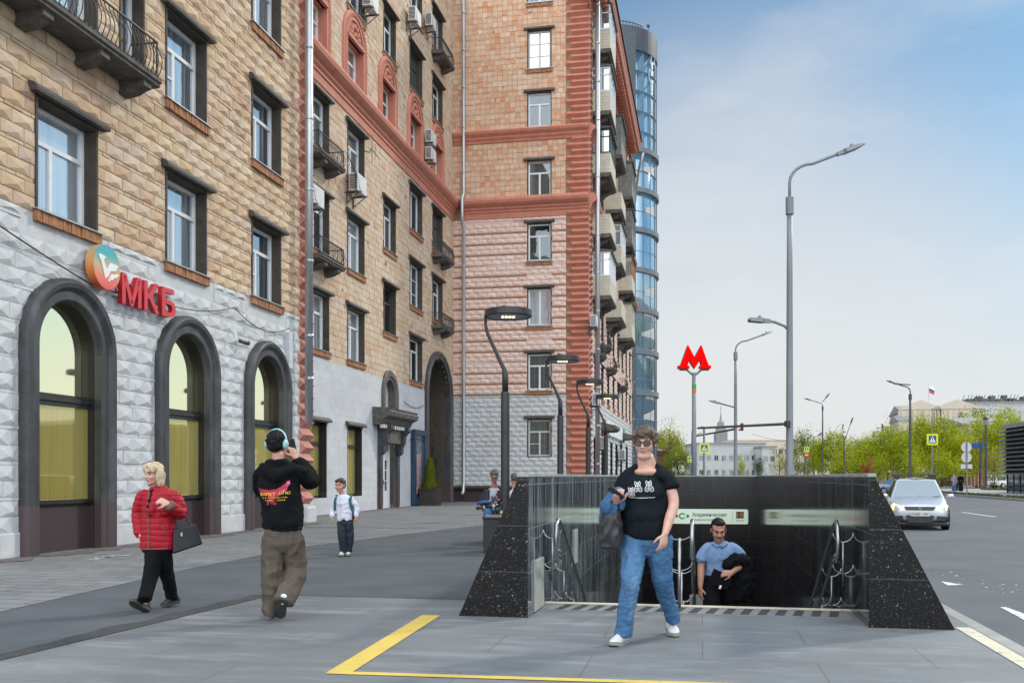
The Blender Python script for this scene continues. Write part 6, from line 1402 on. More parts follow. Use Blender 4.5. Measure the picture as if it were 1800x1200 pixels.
# --- schoolboy
f = Fig('schoolboy in white shirt and dark trousers with a backpack, walking past the shop windows', 603, 16.3); J = f.J; rt = f.root
hc = J(598,853,-.01); HM = headM(-24,4,0); hk = .98
shl,shr = J(588,874,.0),J(620,874,.02); ell,elr = J(584,894,.03),J(627,894,.04); wrl,wrr = J(584,908,-.03),J(626,909,.0)
body = MB(); head_parts(body,hc,HM,hk); limb(body,[J(603,878,.01),J(601,868,.01),J(600,862,.0)],[(.05,.045),(.042,.042),(.042,.042)]); limb(body,[J(606,918,.0),J(605,895,.0),J(604,876,.0)],[(.10,.075),(.10,.075),(.10,.07)]); limb(body,[SH(shl),ell,wrl],[.032,.028,.021],(0,1,0)); limb(body,[SH(shr),elr,wrr],[.032,.028,.021],(0,1,0)); limb(body,[J(600,918),J(601,943,-.05),J(604,966,-.02)],[.045,.036,.028]); limb(body,[J(613,918),J(615,943,.02),J(613,966,.06)],[.045,.036,.028])
hand_parts(body,wrl,(-.2,-.2,-1),(1,.3,0),.85,(25,35,25),1); hand_parts(body,wrr,(.05,-.1,-1),(-1,.3,0),.85,(25,35,25),-1); fuse(body,'body','skin',rt,.007,3); face_bits(hc,HM,rt,hk)
mb = MB(); limb(mb,[J(606,914,.0),J(605,895,.0),J(604,878,.0),J(602,869,.01)],[(.130,.10),(.128,.095),(.135,.09),(.055,.05)],(1,0,0),18,5,True); limb(mb,[J(596,876,.0),J(589,877,.0),ell,J(584,906,-.02)],[.04,(.05,.042),.047,.042],(0,1,0)); limb(mb,[J(613,876,.0),J(619,877,.02),elr,J(626,907,.0)],[.04,(.05,.042),.047,.042],(0,1,0)); limb(mb,[J(597,870.5,-.035),J(601,872,-.055),J(605,870.5,-.03)],[.014,.016,.014])
sw_ = fuse(mb,'shirt','shirt_white',rt,.008,3,[(.007,9,9,4.)])
drape(rt,polymesh(stroke([(X_,Z_) for X_,Z_ in ((J(600,874)[0],J(0,874)[2]),(J(601,913)[0],J(0,913)[2]))],.008)),[sw_],'button_band','shirt_pale')
mb = MB(); limb(mb,[J(606,910,.0),J(606,920,.0)],[(.115,.09),(.118,.095)]); limb(mb,[J(600,918,0),J(601,943,-.05),J(604,969,-.02)],[(.075,.08),(.066,.07),(.058,.06)],(1,0,0),14,5,True); limb(mb,[J(613,918,0),J(615,943,.02),J(613,968,.06)],[(.075,.08),(.066,.07),(.058,.06)],(1,0,0),14,5,True); fuse(mb,'trousers','trouser_navy',rt,.008,3,[(.006,10,9,2.)])
shoe(rt,(J(603,976,.08)[0],.06,0),(J(600,977,-.1)[0],-.15,0),(0,0,1),.042,.08); shoe(rt,(J(613,976,.15)[0],.15,.0),(J(612,976,0)[0],-.07,0),(0,0,1),.042,.08)
mb = MB(); c = Vector(hc); T = lambda v: c+HM@(Vector(v)*hk)
for p,r_ in (((0,.024,.052),(.082,.096,.080)),((.02,-.04,.090),(.065,.045,.032)),((-.03,-.045,.078),(.04,.035,.03)),((.0,.055,.0),(.076,.055,.06))): ball(mb,T(p),tuple(q*hk for q in r_),HM)
fuse(mb,'hair','hair_brown',rt,.007,2,[(.005,30,20,2.)])
bp = thing('backpack','dark backpack with teal straps on the schoolboy','backpack',rt.location,YAW); mb = MB(); limb(mb,[J(609,874,.17),J(610,895,.19),J(610,915,.18)],[(.12,.07),(.15,.10),(.14,.09)],(1,0,0)); bpk = fuse(mb,'bag_body','trouser_navy',bp,.01,2)
mb = MB()
for px_ in (590,616): 
    sp_ = [(J(px_+2,869)[0],J(0,869)[2]),(J(px_,880)[0],J(0,880)[2]),(J(px_+(-1 if px_<600 else 4),897)[0],J(0,897)[2])]; drape(rt,polymesh(stroke(sp_,.042)),[sw_],'strap','backpack_teal',off=.010).parent = bpk
# --- man coming up the stairs
f = Fig('man in short-sleeved blue shirt coming up the stairs with a dark jacket over his arm', 1264, 10.95, zbase=-.80); J = f.J; rt = f.root
hc = J(1263,931,-.10); HM = headM(-4,22,0); hk = 1.03
shl,shr = J(1241,955,.0),J(1292,955,.0); ell,elr = J(1233,990,.03),J(1306,988,.02); wrl,wrr = J(1231,1032,-.06),J(1286,1006,-.20)
body = MB(); head_parts(body,hc,HM,hk,1.04); limb(body,[J(1266,968,.03),J(1265,955,-.01),J(1263,944,-.06)],[(.08,.07),(.06,.06),(.055,.055)]); limb(body,[J(1266,1015,.05),J(1266,985,.03),J(1266,960,.0)],[(.14,.11),(.15,.11),(.14,.09)]); limb(body,[SH(shl),ell,(ell+wrl)/2,wrl],[.05,.043,.041,.029],(0,1,0)); limb(body,[SH(shr),elr,wrr],[.05,.043,.029],(0,1,0))
limb(body,[J(1252,1020,.05),J(1252,1080,-.15),J(1252,1140,.15)],[.08,.06,.04]); limb(body,[J(1280,1020,.05),J(1282,1080,.1),J(1282,1145,.45)],[.08,.06,.04]); hand_parts(body,wrl,(0,-.1,-1),(1,.3,0),1.05,(20,30,22),1); hand_parts(body,wrr,(-.9,-.2,-.05),(0,.9,-.4),1.,(30,40,30),1); fuse(body,'body','skin_tan',rt,.006,3); face_bits(hc,HM,rt,hk,'hair_black')
mb = MB(); c = Vector(hc); T = lambda v: c+HM@(Vector(v)*hk); 
mb2 = MB(); limb(mb2,[T((-.024,-.092,-.046)),T((0,-.099,-.044)),T((.024,-.092,-.046))],[.004,.006,.004],(0,0,1),6,3); mb2.build('moustache','hair_black',rt)
limb(mb,[J(1266,1009,.05),J(1266,988,.04),J(1266,966,.01),J(1266,953,.01)],[(.178,.14),(.17,.135),(.175,.12),(.07,.065)],(1,0,0),20,5,True); limb(mb,[J(1254,961,.0),J(1243,962,.0),J(1237,973,.01),J(1233,982,.02)],[.05,(.068,.052),.066,.066],(0,1,0)); limb(mb,[J(1278,961,.0),J(1290,962,.0),J(1299,974,.01),J(1304,986,.02)],[.05,(.068,.052),.068,.066],(0,1,0)); limb(mb,[J(1253,953,-.06),J(1262,959,-.10)],[(.028,.012),(.03,.014)]); limb(mb,[J(1277,953,-.06),J(1268,959,-.10)],[(.028,.012),(.03,.014)])
sb = fuse(mb,'shirt','shirt_blue',rt,.008,3,[(.007,8,8,3.)]); bt = MB()
for py in (962,972,983,994): bt.lathe([(.0065,0),(.006,.003)],(J(1265,py)[0],0,J(0,py)[2]),10,axis='y')
me = bpy.data.meshes.new('button'); me.from_pydata(bt.v,[],bt.f); drape(rt,me,[sb],'button','cloth_black')
mb = MB(); limb(mb,[J(1266,1004,.05),J(1266,1022,.05)],[(.165,.13),(.168,.135)]); limb(mb,[J(1252,1020,.04),J(1251,1078,-.14),J(1252,1142,.1)],[(.10,.11),(.085,.09),(.07,.075)],(1,0,0),16,5,True); limb(mb,[J(1280,1020,.05),J(1282,1080,.12),J(1282,1146,.42)],[(.10,.11),(.085,.09),(.07,.075)],(1,0,0),16,5,True); fuse(mb,'trousers','trouser_black',rt,.009,3,[(.006,9,9,6.)])
shoe(rt,(J(1252,0)[0],.10,.0),(J(1250,0)[0],-.18,.0),(0,0,1),.048,.09,'shoe_black','sole_black'); shoe(rt,(J(1281,0)[0],.62,-.16),(J(1281,0)[0],.34,-.16),(0,0,1),.048,.09,'shoe_black','sole_black')
mb = MB(); 
for p,r_ in (((0,.03,.044),(.081,.090,.083)),((0,-.025,.094),(.060,.05,.030)),((.0,.06,-.01),(.072,.05,.06)),((.066,.02,.02),(.018,.04,.045)),((-.066,.02,.02),(.018,.04,.045))): ball(mb,T(p),tuple(q*hk for q in r_),HM)
fuse(mb,'hair','hair_black',rt,.006,2,[(.003,40,30,1.)])
cj = thing('folded_jacket','black jacket bundled over the arm of the man on the stairs','jacket',rt.location,YAW); mb = MB(); limb(mb,[J(1277,992,-.10),J(1292,984,-.05),J(1306,988,.0),J(1314,998,.03)],[.06,.085,.085,.06],(0,1,0)); limb(mb,[J(1300,995,-.02),J(1306,1025,.0),J(1302,1052,.02)],[(.09,.06),(.12,.07),(.09,.05)]); limb(mb,[J(1312,998,.03),J(1320,1025,.04),J(1316,1048,.05)],[.05,.055,.03]); fuse(mb,'cloth','cloth_black',cj,.009,2,[(.013,13,9,3.)])
fd = thing('folder','flat black folder held against the hip of the man on the stairs','folder',rt.location,YAW); mb = MB(); mb.obox(J(1266,1018,-.20),.115,.008,.085,Matrix.Rotation(R(24),3,'Y')); mb.build('cover','cloth_black',fd,bevel=.004); mb = MB(); mb.obox(J(1266,1031,-.212),.012,.002,.020,Matrix.Rotation(R(24),3,'Y')); mb.build('tag','white_sign',fd)
# --- man sitting behind the black box, reading his phone; someone back to back with him
f = Fig('grey-haired man in navy jacket sitting behind the black box with a phone', 868, 18.9); J = f.J; rt = f.root
hc = J(869,837,-.05); HM = headM(6,26,0); hk = 1.0
body = MB(); head_parts(body,hc,HM,hk); limb(body,[J(868,862,.02),J(869,853,.0),J(869,847,-.02)],[(.07,.06),(.055,.055),(.05,.05)]); limb(body,[J(868,893,.06),J(868,878,.04),J(868,862,.02)],[(.14,.11),(.14,.11),(.14,.09)])
shl,shr = J(853,864,.02),J(886,864,.02); ell,elr = J(848,884,.02),J(890,884,.02); wrl,wrr = J(858,884,-.22),J(874,878,-.24); limb(body,[SH(shl),ell,wrl],[.045,.04,.027],(0,1,0)); limb(body,[SH(shr),elr,wrr],[.045,.04,.027],(0,1,0))
kz = .60
for px_,wx in ((858,-.10),(880,.12)): limb(body,[J(px_,893,.05),np.array((J(px_,0)[0],-.32,kz)),np.array((J(px_,0)[0],-.30,.12))],[.07,.055,.035])
hand_parts(body,wrl,(.7,-.3,.25),(.2,.3,1),1.,(40,45,30),1,.5); hand_parts(body,wrr,(-.6,-.3,.25),(-.2,.3,1),1.,(40,45,30),-1,.5); fuse(body,'body','skin_tan',rt,.007,3); face_bits(hc,HM,rt,hk)
mb = MB(); limb(mb,[J(868,895,.06),J(868,880,.04),J(868,866,.02),J(869,857,.01)],[(.15,.12),(.145,.115),(.145,.10),(.065,.06)],(1,0,0),18,5,True); sp2 = fuse(mb,'shirt','shirt_pale',rt,.009,3)
mb = MB()
for s_,a_,b_,c_2 in ((-1,shl,ell,wrl),(1,shr,elr,wrr)):
    limb(mb,[a_*.7+J(868,866,.02)*.3,a_-np.array((0,0,.03)),b_,b_*.25+c_2*.75],[.05,(.065,.055),.062,.05],(0,1,0)); x0 = float(J(868,0)[0]); limb(mb,[(x0+s_*.125,.03,J(0,862)[2]),(x0+s_*.14,.02,J(0,878)[2]),(x0+s_*.15,.02,J(0,897)[2])],[(.07,.13),(.075,.145),(.08,.15)],(1,0,0),16,4,True)
limb(mb,[J(868,862,.09),J(868,897,.12)],[(.15,.06),(.16,.07)]); fuse(mb,'jacket','jacket_navy',rt,.009,3,[(.006,9,9,2.)])
mb = MB()
for px_ in (858,880): limb(mb,[J(px_,894,.05),np.array((J(px_,0)[0],-.30,kz+.02)),np.array((J(px_,0)[0],-.31,.35)),np.array((J(px_,0)[0],-.30,.10))],[.095,.082,.07,.065])
fuse(mb,'jeans','jeans_blue',rt,.009,3,[(.006,9,9,5.)])
for px_ in (858,880): shoe(rt,(J(px_,0)[0],-.22,0),(J(px_,0)[0],-.50,0),(0,0,1),.046,.09,'shoe_grey','sole_black',.008)
mb = MB(); c = Vector(hc); T = lambda v: c+HM@(Vector(v)*hk)
for p,r_ in (((0,.024,.052),(.083,.098,.082)),((0,-.035,.088),(.06,.05,.03)),((.0,.055,-.01),(.076,.055,.065))): ball(mb,T(p),tuple(q*hk for q in r_),HM)
fuse(mb,'hair','hair_grey',rt,.007,2,[(.004,35,20,1.)])
mb = MB()
for s_ in (-1,1): mb.tube([T((s_*.034+.024*math.cos(q),-.098,.004+.018*math.sin(q))) for q in [2*math.pi*i/14 for i in range(14)]],.003,5,closed=True)
mb.tube([T((-.01,-.1,.01)),T((.01,-.1,.01))],.003,5); mb.build('glasses','phone_black',rt)
drape(rt,polymesh(stroke([(J(878,860)[0],J(0,860)[2]),(J(866,882)[0],J(0,882)[2])],.03)),[sp2],'bag_strap','trim_brown',off=.01)
ph = thing('phone','phone in the hands of the seated man','phone',rt.location,YAW); mb = MB(); mb.obox(J(867,876,-.33),.038,.075,.005,Matrix.Rotation(R(35),3,'X')); mb.build('phone_body','phone_black',ph,bevel=.003)
f = Fig('person in cream shirt sitting with their back turned behind the lamp pole, mostly hidden', 908, 19.8); J = f.J; rt = f.root
hc = J(904,842,.05); HM = headM(200,15,0); body = MB(); head_parts(body,hc,HM,1.); limb(body,[J(905,866,.02),J(904,855,.03)],[.055,.05]); limb(body,[J(906,892,.0),J(906,870,.0)],[(.14,.10),(.14,.09)]); limb(body,[J(921,868,.0),J(925,884,.0),J(918,890,.25)],[.045,.04,.027],(0,1,0)); limb(body,[J(891,868,.0),J(888,884,.0),J(894,890,.25)],[.045,.04,.027],(0,1,0)); 
for px_ in (898,915): limb(body,[J(px_,893,.0),np.array((J(px_,0)[0],.40,.56)),np.array((J(px_,0)[0],.42,.1))],[.07,.055,.035])
hand_parts(body,J(918,890,.25),(-.4,.9,0),(0,0,-1),1.); hand_parts(body,J(894,890,.25),(.4,.9,0),(0,0,-1),1.); fuse(body,'body','skin',rt,.008,3)
mb = MB(); limb(mb,[J(906,896,.0),J(906,880,.0),J(906,868,.0),J(905,859,.02)],[(.19,.14),(.185,.135),(.18,.11),(.065,.06)],(1,0,0),18,5,True); limb(mb,[J(912,868,.0),J(919,871,.0),J(925,884,.0),J(921,888,.12)],[.05,.06,.062,.055],(0,1,0)); limb(mb,[J(899,868,.0),J(892,871,.0),J(888,884,.0),J(891,888,.12)],[.05,.06,.062,.055],(0,1,0)); fuse(mb,'shirt','shirt_cream',rt,.009,3,[(.006,8,8,4.)])
mb = MB(); 
for px_ in (898,915): limb(mb,[J(px_,894,.0),np.array((J(px_,0)[0],.38,.57)),np.array((J(px_,0)[0],.42,.12))],[.095,.08,.065])
fuse(mb,'trousers','trouser_navy',rt,.009,3); mb = MB(); c = Vector(hc); ball(mb,c+HM@Vector((0,.03,.04)),(.086,.095,.095),HM); fuse(mb,'hair','hair_grey',rt,.008,2)
for px_ in (898,915): shoe(rt,(J(px_,0)[0],.36,0),(J(px_,0)[0],.64,0),(0,0,1),.046,.09,'shoe_grey','sole_black',.008)
x,y = at(908,19.9); bn = thing('box_bench','dark bench block under the person in the cream shirt','bench',(x,y,0),YAW); mb = MB(); mb.box(-.28,.5,-.2,.25,0,.49); mb.build('body','bench_black',bn,bevel=.01); mb = MB(); mb.box(-.26,.48,-.18,.23,.49,.50); mb.build('seat','galv',bn)
# toy blaster-like scooter handlebar lying on the box, sneaker beside it
x,y = at(866,17.35); sc = thing('folded_scooter','folded kick scooter with black, blue and yellow grips lying on the black box','scooter',(x,y,.655),YAW)
mb = MB(); mb.tube([(-.12,0,.22),(-.28,-.02,.21)],.028,10); mb.tube([(-.12,0,.14),(-.30,0,.12)],.030,10); mb.build('grip','black_plastic',sc,smooth=True); mb = MB(); mb.tube([(-.13,0,.14),(-.17,0,.137)],.034,10); mb.tube([(.14,0,.04),(.17,0,.035)],.05,10); mb.build('band','yellow_paint',sc); mb = MB(); mb.tube([(-.28,-.02,.21),(-.15,-.02,.235),(-.04,-.01,.23)],.032,8); mb.build('blue_sleeve','sign_blue',sc,smooth=True)
mb = MB(); mb.tube([(-.14,0,.16),(0,0,.17),(.10,.02,.16)],.042,10); mb.tube([(.06,.02,.18),(.10,.01,.0)],.04,8); mb.tube([(.06,.02,.16),(.22,.02,.24)],.02,6); mb.build('stem','phone_black',sc,smooth=True); mb = MB(); mb.lathe([(.03,-.06),(.03,-.05)],(.02,0,.17),14,axis='y'); mb.build('hub','zinc',sc); mb = MB(); mb.box(-.05,.22,-.05,.05,0,.025); mb.tube([(.15,-.03,.045),(.15,.03,.045)],.045,14); mb.build('deck','black_plastic',sc)
# --- far pedestrians
def far_person(px, s, h, top, legs, label, skirt=False, hair='hair_brown', z0=-.10, toward=True):
    f = Fig(label,px,s,zbase=z0); rt = f.root; k = h/1.7; body = MB(); HM = headM(0 if toward else 180,5,0); head_parts(body,(0,0,1.58*k),HM,k)
    limb(body,[(0,0,1.35*k),(0,0,1.5*k)],[.06*k,.05*k]); limb(body,[(0,0,.9*k),(0,0,1.35*k)],[(.13*k,.09*k),(.15*k,.09*k)])
    A = [(-.19,.0,1.36),(-.24,.02,1.1),(-.16,-.16,.98)],[(.19,0,1.36),(.25,.02,1.1),(.24,-.08,.87)]
    for q in A: limb(body,[tuple(v*k for v in p) for p in q],[.04*k,.035*k,.025*k],(0,1,0))
    hand_parts(body,tuple(v*k for v in A[0][2]),(.5,-.6,0),(0,0,1),k); hand_parts(body,tuple(v*k for v in A[1][2]),(0,-.2,-1),(-1,0,0),k)
    for s_ in (-1,1): limb(body,[(s_*.09*k,0,.9*k),(s_*.1*k,s_*.05,.5*k),(s_*.1*k,s_*.13,.08*k)],[.07*k,.05*k,.035*k])
    fuse(body,'body','skin',rt,.016,2); mb = MB(); lo = .55 if skirt else .85; limb(mb,[(0,0,lo*k),(0,0,1.1*k),(0,0,1.36*k),(0,0,1.45*k)],[(.19*k,.15*k),(.16*k,.12*k),(.18*k,.12*k),(.07*k,.06*k)],(1,0,0),14,4,True)
    for q in A: limb(mb,[tuple(v*k for v in p) for p in q],[.065*k,.06*k,.05*k],(0,1,0))
    fuse(mb,'top',top,rt,.018,2); mb = MB()
    if skirt: limb(mb,[(0,0,.95*k),(0,0,.5*k),(0,0,.08*k)],[(.15*k,.12*k),(.19*k,.16*k),(.25*k,.21*k)],(1,0,0),14,4,True)
    else:
        for s_ in (-1,1): limb(mb,[(s_*.09*k,0,.92*k),(s_*.1*k,s_*.05,.5*k),(s_*.1*k,s_*.13,.08*k)],[.10*k,.08*k,.06*k])
    fuse(mb,'skirt' if skirt else 'trousers',legs,rt,.018,2)
    for s_ in (-1,1): shoe(rt,(s_*.1*k,s_*.13+.08,0),(s_*.1*k,s_*.13-.18,0),(0,0,1),.045,.08,'shoe_black','sole_black',.014)
    mb = MB(); ball(mb,Vector((0,0,1.58*k))+HM@Vector((0,.025,.04)),(.09*k,.10*k,.09*k),HM); 
    if skirt: limb(mb,[(0,.06,1.60*k),(0,.08,1.35*k)],[.085*k,.10*k])
    fuse(mb,'hair' if not skirt else 'headscarf',hair,rt,.016,2)
mat('coat_lilac',(.30,.27,.34),(.25,.22,.29),.8)
far_person(1635,80,1.75,'jacket_navy','trouser_black','man in dark jacket standing beside the yellow crossing sign post across the road')
far_person(1677,95,1.68,'coat_lilac','jeans_blue','woman in a pale lilac coat over a long blue skirt on the far pavement',True,'coat_lilac')
far_person(1689,94,1.72,'cloth_black','cloth_black','woman dressed all in black in a long skirt on the far pavement',True,'cloth_black')
far_person(1682,97.5,1.7,'jacket_navy','trouser_navy','person in navy half hidden between the lilac coat and the black dress',False,'hair_black')
# ---------------------------------------------------------------- glass tower
s_t = 110.; xt,yt = at(1072,s_t); tr_ = 81*s_t/FPX
tw = thing('glass_tower','tall round glass office tower rising behind the apartment wing','tower',(xt,yt,0),YAW)
mat('frosted',(.30,.40,.46),(.27,.37,.43),.5); mat('tower_band',(.16,.18,.20),(.13,.145,.16),.4,2); mat('tower_cap',(.045,.06,.075),(.035,.047,.06),.45,2)
ztop = zat(60,s_t-3); bands = [265,335,405,475,545,618,690,762]
mb = MB(); mb.lathe([(tr_,0),(tr_,ztop-2.6)],n=64); mb.build('glass_skin','glass_tower',tw,smooth=True)
mb = MB(); mb.lathe([(tr_+.06,ztop-2.6),(tr_+.12,ztop-2.5),(tr_+.12,ztop),(tr_-.4,ztop+.02),(tr_-.5,ztop-.3)],n=64); mb.build('roof_band','tower_cap',tw)
for py in bands:
    z = zat(py,s_t-4); mb = MB(); mb.lathe([(tr_+.01,z-.36),(tr_+.28,z-.32),(tr_+.28,z+.22),(tr_+.01,z+.26)],n=64); mb.build('ring_band','tower_band',tw)
mb = MB()
z = 1.
while z < ztop-3:
    mb.lathe([(tr_+.0,z-.035),(tr_+.03,z-.03),(tr_+.03,z+.03),(tr_,z+.035)],n=64); z += 1.53 if int(z*10)%2 else 2.2
mb.build('transoms','tower_band',tw)
mb = MB()
for i in range(26): a = 2*math.pi*i/26+.06; mb.box(0,0,0,0,0,0) if False else mb.tube([((tr_+.015)*math.cos(a),(tr_+.015)*math.sin(a),0),((tr_+.015)*math.cos(a),(tr_+.015)*math.sin(a),ztop-2.6)],.045,4)
mb.build('mullions','tower_band',tw)
kk = s_t/FPX
mb = MB(); mb.box((1060-1072)*kk,(1107-1072)*kk,-tr_*1.02,0,0,zat(66,s_t-4)); mb.box(-tr_-16,(1085-1072)*kk,-1.,14,0,ztop-8); mb.build('side_slab','tower_cap',tw)
mb = MB()
for i in range(20): a0,a1 = math.pi*1.2+i*.09,math.pi*1.2+(i+1)*.09; mb.tube([((tr_-.8)*math.cos(a0),(tr_-.8)*math.sin(a0),ztop+.8),((tr_-.8)*math.cos(a1),(tr_-.8)*math.sin(a1),ztop+.8)],.05,4); mb.tube([((tr_-.8)*math.cos(a0),(tr_-.8)*math.sin(a0),ztop),((tr_-.8)*math.cos(a0),(tr_-.8)*math.sin(a0),ztop+.8)],.04,4)
mb.tube([(4.4,0,ztop),(4.4,0,ztop+2.2)],.05,5); mb.sphere((4.4,0,ztop+2.3),.2); mb.build('roof_rail','tower_cap',tw)
def on_cyl(x,y,z,x0,z0): 
    a = -math.pi/2+(x0+x)/tr_; return ((tr_+.08)*math.cos(a),(tr_+.08)*math.sin(a),z0+y)
for s_,px_,py_,w2,h2 in (('Д',1134,112,1.35,1.7),('С',1131,146,1.2,1.7)):
    xa = math.asin(min(.98,(px_-1072)/81))*tr_; me = text_fit(s_,w2,h2,0,lambda X,Y,Z:on_cyl(X,Y,Z,xa,zat(py_,s_t-3.5)),.0); obj('lettering',me,'frosted',tw)
mat('blind_white',(.50,.52,.50),(.42,.44,.42),.7,2)
mb = MB(); zz = zat(742,s_t)
while zz < ztop-14:                                       # white blinds hanging behind the glass, some folded aslant
    a0 = -math.pi/2+math.asin(46/81); a1 = -math.pi/2+math.asin(72/81); q = RNG.uniform(.3,.9)
    l0 = .3*RNG.random(); mb = MB()
    for i in range(6):
        f0,f1 = l0+(1-l0)*i/6,l0+(1-l0)*(i+1)/6; b0,b1 = a0+(a1-a0)*f0,a0+(a1-a0)*f1; rr_ = tr_+.03
        mb.quad(*[(rr_*math.cos(a),rr_*math.sin(a),z) for a,z in ((b0,zz+.15*(1-f0)),(b1,zz+.15*(1-f1)),(b1,zz+.5+1.0*q*f1),(b0,zz+.5+1.0*q*f0))])
    mb.build('blind','blind_white',tw,fix=False); zz += RNG.choice([2.3,2.3,4.5])
# ---------------------------------------------------------------- buildings far behind
mat('plaster_grey',(.44,.46,.46),(.38,.40,.40),.85,.3); mat('plaster_warm',(.56,.49,.39),(.50,.44,.35),.85,.3); mat('plaster_tan',(.52,.46,.38),(.46,.41,.34),.85,.3); mat('roof_grey',(.24,.26,.28),(.20,.215,.23),.7,.5); mat('roof_red',(.28,.13,.09),(.23,.11,.075),.8,.5); mat('brick_red',(.22,.10,.075),(.17,.075,.055),.9,1)
def block(label, px0, px1, pytop, s, depth, m, cat='building', rows=(), cols=0, win='glass_far', roof=None, pitch=0, twist=0, name='far_building', wsize=(1.4,1.7)):
    """a plain block facing the camera with real recessed window boxes"""
    k = s/FPX; xc,yc = at((px0+px1)/2,s); W = (px1-px0)*k; H = zat(pytop,s)+.1
    t = thing(name,label,cat,(xc,yc,-.1),YAW+R(twist)); mb = MB(); mb.box(-W/2,W/2,0,depth,0,H); mb.box(-W/2-.15,W/2+.15,-.2,0,H-.5,H-.1); mb.box(-W/2-.1,W/2+.1,-.12,0,0,1.); mb.build('wall',m,t)
    if roof:
        mb = MB()
        if pitch: mb.add([(-W/2-.5,-.5,H),(W/2+.5,-.5,H),(W/2+.5,depth+.5,H),(-W/2-.5,depth+.5,H),(-W/2-.5,depth/2,H+pitch),(W/2+.5,depth/2,H+pitch)],[(0,1,5,4),(2,3,4,5),(0,4,3),(1,2,5),(0,3,2,1)])
        else: mb.box(-W/2-.4,W/2+.4,-.4,depth+.4,H,H+.5)
        mb.build('roof',roof,t)
    for r_ in rows:
        for c in range(cols):
            x = -W/2+W*(c+.5)/cols; fb = MB(); w2,h2 = wsize
            fb.box(x-w2/2-.12,x+w2/2+.12,-.08,0,r_-.12,r_); fb.box(x-w2/2-.12,x+w2/2+.12,-.06,0,r_+h2,r_+h2+.12); fb.box(x-w2/2-.12,x-w2/2,-.06,0,r_,r_+h2); fb.box(x+w2/2,x+w2/2+.12,-.06,0,r_,r_+h2); fb.box(x-.04,x+.04,-.05,0,r_,r_+h2); wn = fb.build('window','plaster_grey',t)
            pb = MB(); pb.quad((x-w2/2,-.02,r_),(x+w2/2,-.02,r_),(x+w2/2,-.02,r_+h2),(x-w2/2,-.02,r_+h2)); pb.build('pane',win,wn,fix=False)
    return t,W,H,k
t,W,H,k = block('long low pale grey building under the spired tower',1226,1345,780,330,25,'plaster_grey',rows=(2,7),cols=9,roof='roof_grey')
t,W,H,k = block('lower pale building with a small white gatehouse beside the dark shrub',1340,1364,786,320,18,'plaster_grey',rows=(6.5,),cols=2,roof='roof_grey')
t,W,H,k = block('yellowish long building behind the grey one',1290,1400,772,360,20,'plaster_warm',rows=(10,),cols=10,roof=None)
mat('spire_grey',(.24,.25,.25),(.20,.21,.21),.8,.1)
s_ = 480; k = s_/FPX; x,y = at(1269,s_); st = thing('spired_tower','stepped grey tower with a tall thin spire on the skyline','tower',(x,y,0),YAW)
zt = lambda py: zat(py,s_)
mb = MB(); mb.box(-10*k,10*k,0,20*k,0,zt(758)); mb.box(-7.5*k,7.5*k,2*k,18*k,zt(758),zt(750)); mb.box(-5*k,5*k,5*k,15*k,zt(750),zt(742)); mb.build('shaft','spire_grey',st)
mb = MB(); 
for q in (-9,9): mb.lathe([(.9*k,zt(760)),(.8*k,zt(756)),(.1,zt(752))],(q*k,k,0),8)
for q in (-4.6,4.6): mb.lathe([(.7*k,zt(744)),(.1,zt(739))],(q*k,6*k,0),8)
mb.build('pinnacle','spire_grey',st)
mb = MB(); mb.lathe([(3*k,zt(743)),(3*k,zt(739)),(1.6*k,zt(736)),(1.6*k,zt(732)),(1.1*k,zt(731)),(1.2*k,zt(728)),(.6*k,zt(726)),(.55*k,zt(714)),(.15*k,zt(711))],(0,10*k,0),12); mb.build('spire','roof_grey',st)
block('dark red brick building with sloping eaves beyond the tower',1153,1170,792,140,35,'brick_red',rows=(),cols=0,roof='roof_grey',pitch=1.5,twist=12)
t,W,H,k = block('grand tan building with pediments and a flag on the hill',1590,1720,722,330,30,'plaster_tan',rows=(9,13,17),cols=18,roof='roof_grey',pitch=3,twist=-14,wsize=(1.3,2.4))
for cx_,cw in ((-.28,14),(.18,16)):
    mb = MB(); x0 = cx_*W; mb.box(x0-cw/2,x0+cw/2,-2.,0,0,H+.5); mb.add([(x0-cw/2-.6,-2.3,H+.5),(x0+cw/2+.6,-2.3,H+.5),(x0,-2.3,H+3.8),(x0-cw/2-.6,3,H+.5),(x0+cw/2+.6,3,H+.5),(x0,3,H+3.8)],[(0,1,2),(3,5,4),(0,2,5,3),(1,4,5,2),(0,3,4,1)])
    for i in range(4): xx = x0-cw/2+1.5+i*(cw-3)/3; mb.box(xx-.6,xx+.6,-2.6,-2.,6,H)
    mb.build('portico','plaster_tan',t)
mb = MB(); mb.tube([(-.16*W,0,H),(-.16*W,0,H+9)],.12,5); fp = mb.build('flagpole','zinc',t); mb = MB()
for i,m_ in enumerate(('white_sign','sign_blue','red_sign')): 
    mb = MB(); z0 = H+8.8-i*.8; mb.quad((-.16*W,0,z0),(-.16*W+1.8,.3,z0-.9),(-.16*W+1.8,.3,z0-1.7),(-.16*W,0,z0-.8)); mb.build('flag',m_,fp,fix=False)
block('light end pavilion at the left end of the tan hill building',1580,1600,738,322,20,'plaster_tan',rows=(10,15),cols=3,roof='roof_grey',pitch=2,twist=-14)
t,W,H,k = block('wide grey-blue flat-roofed building at the top right of the skyline',1697,1860,708,350,30,'plaster_grey',rows=(18,),cols=8,roof='roof_grey',twist=-6)
mb = MB()
for i in range(16): x0 = -W*.48+i*W*.045+RNG.uniform(-.5,.5); mb.box(x0,x0+RNG.uniform(.6,2.6),4,7,H+.5,H+RNG.uniform(1.2,3.2)); mb.tube([(x0,5,H+.5),(x0+1.2,5,H+3.5)],.12,5)
mb.build('roof_equipment','tin_roof',t)
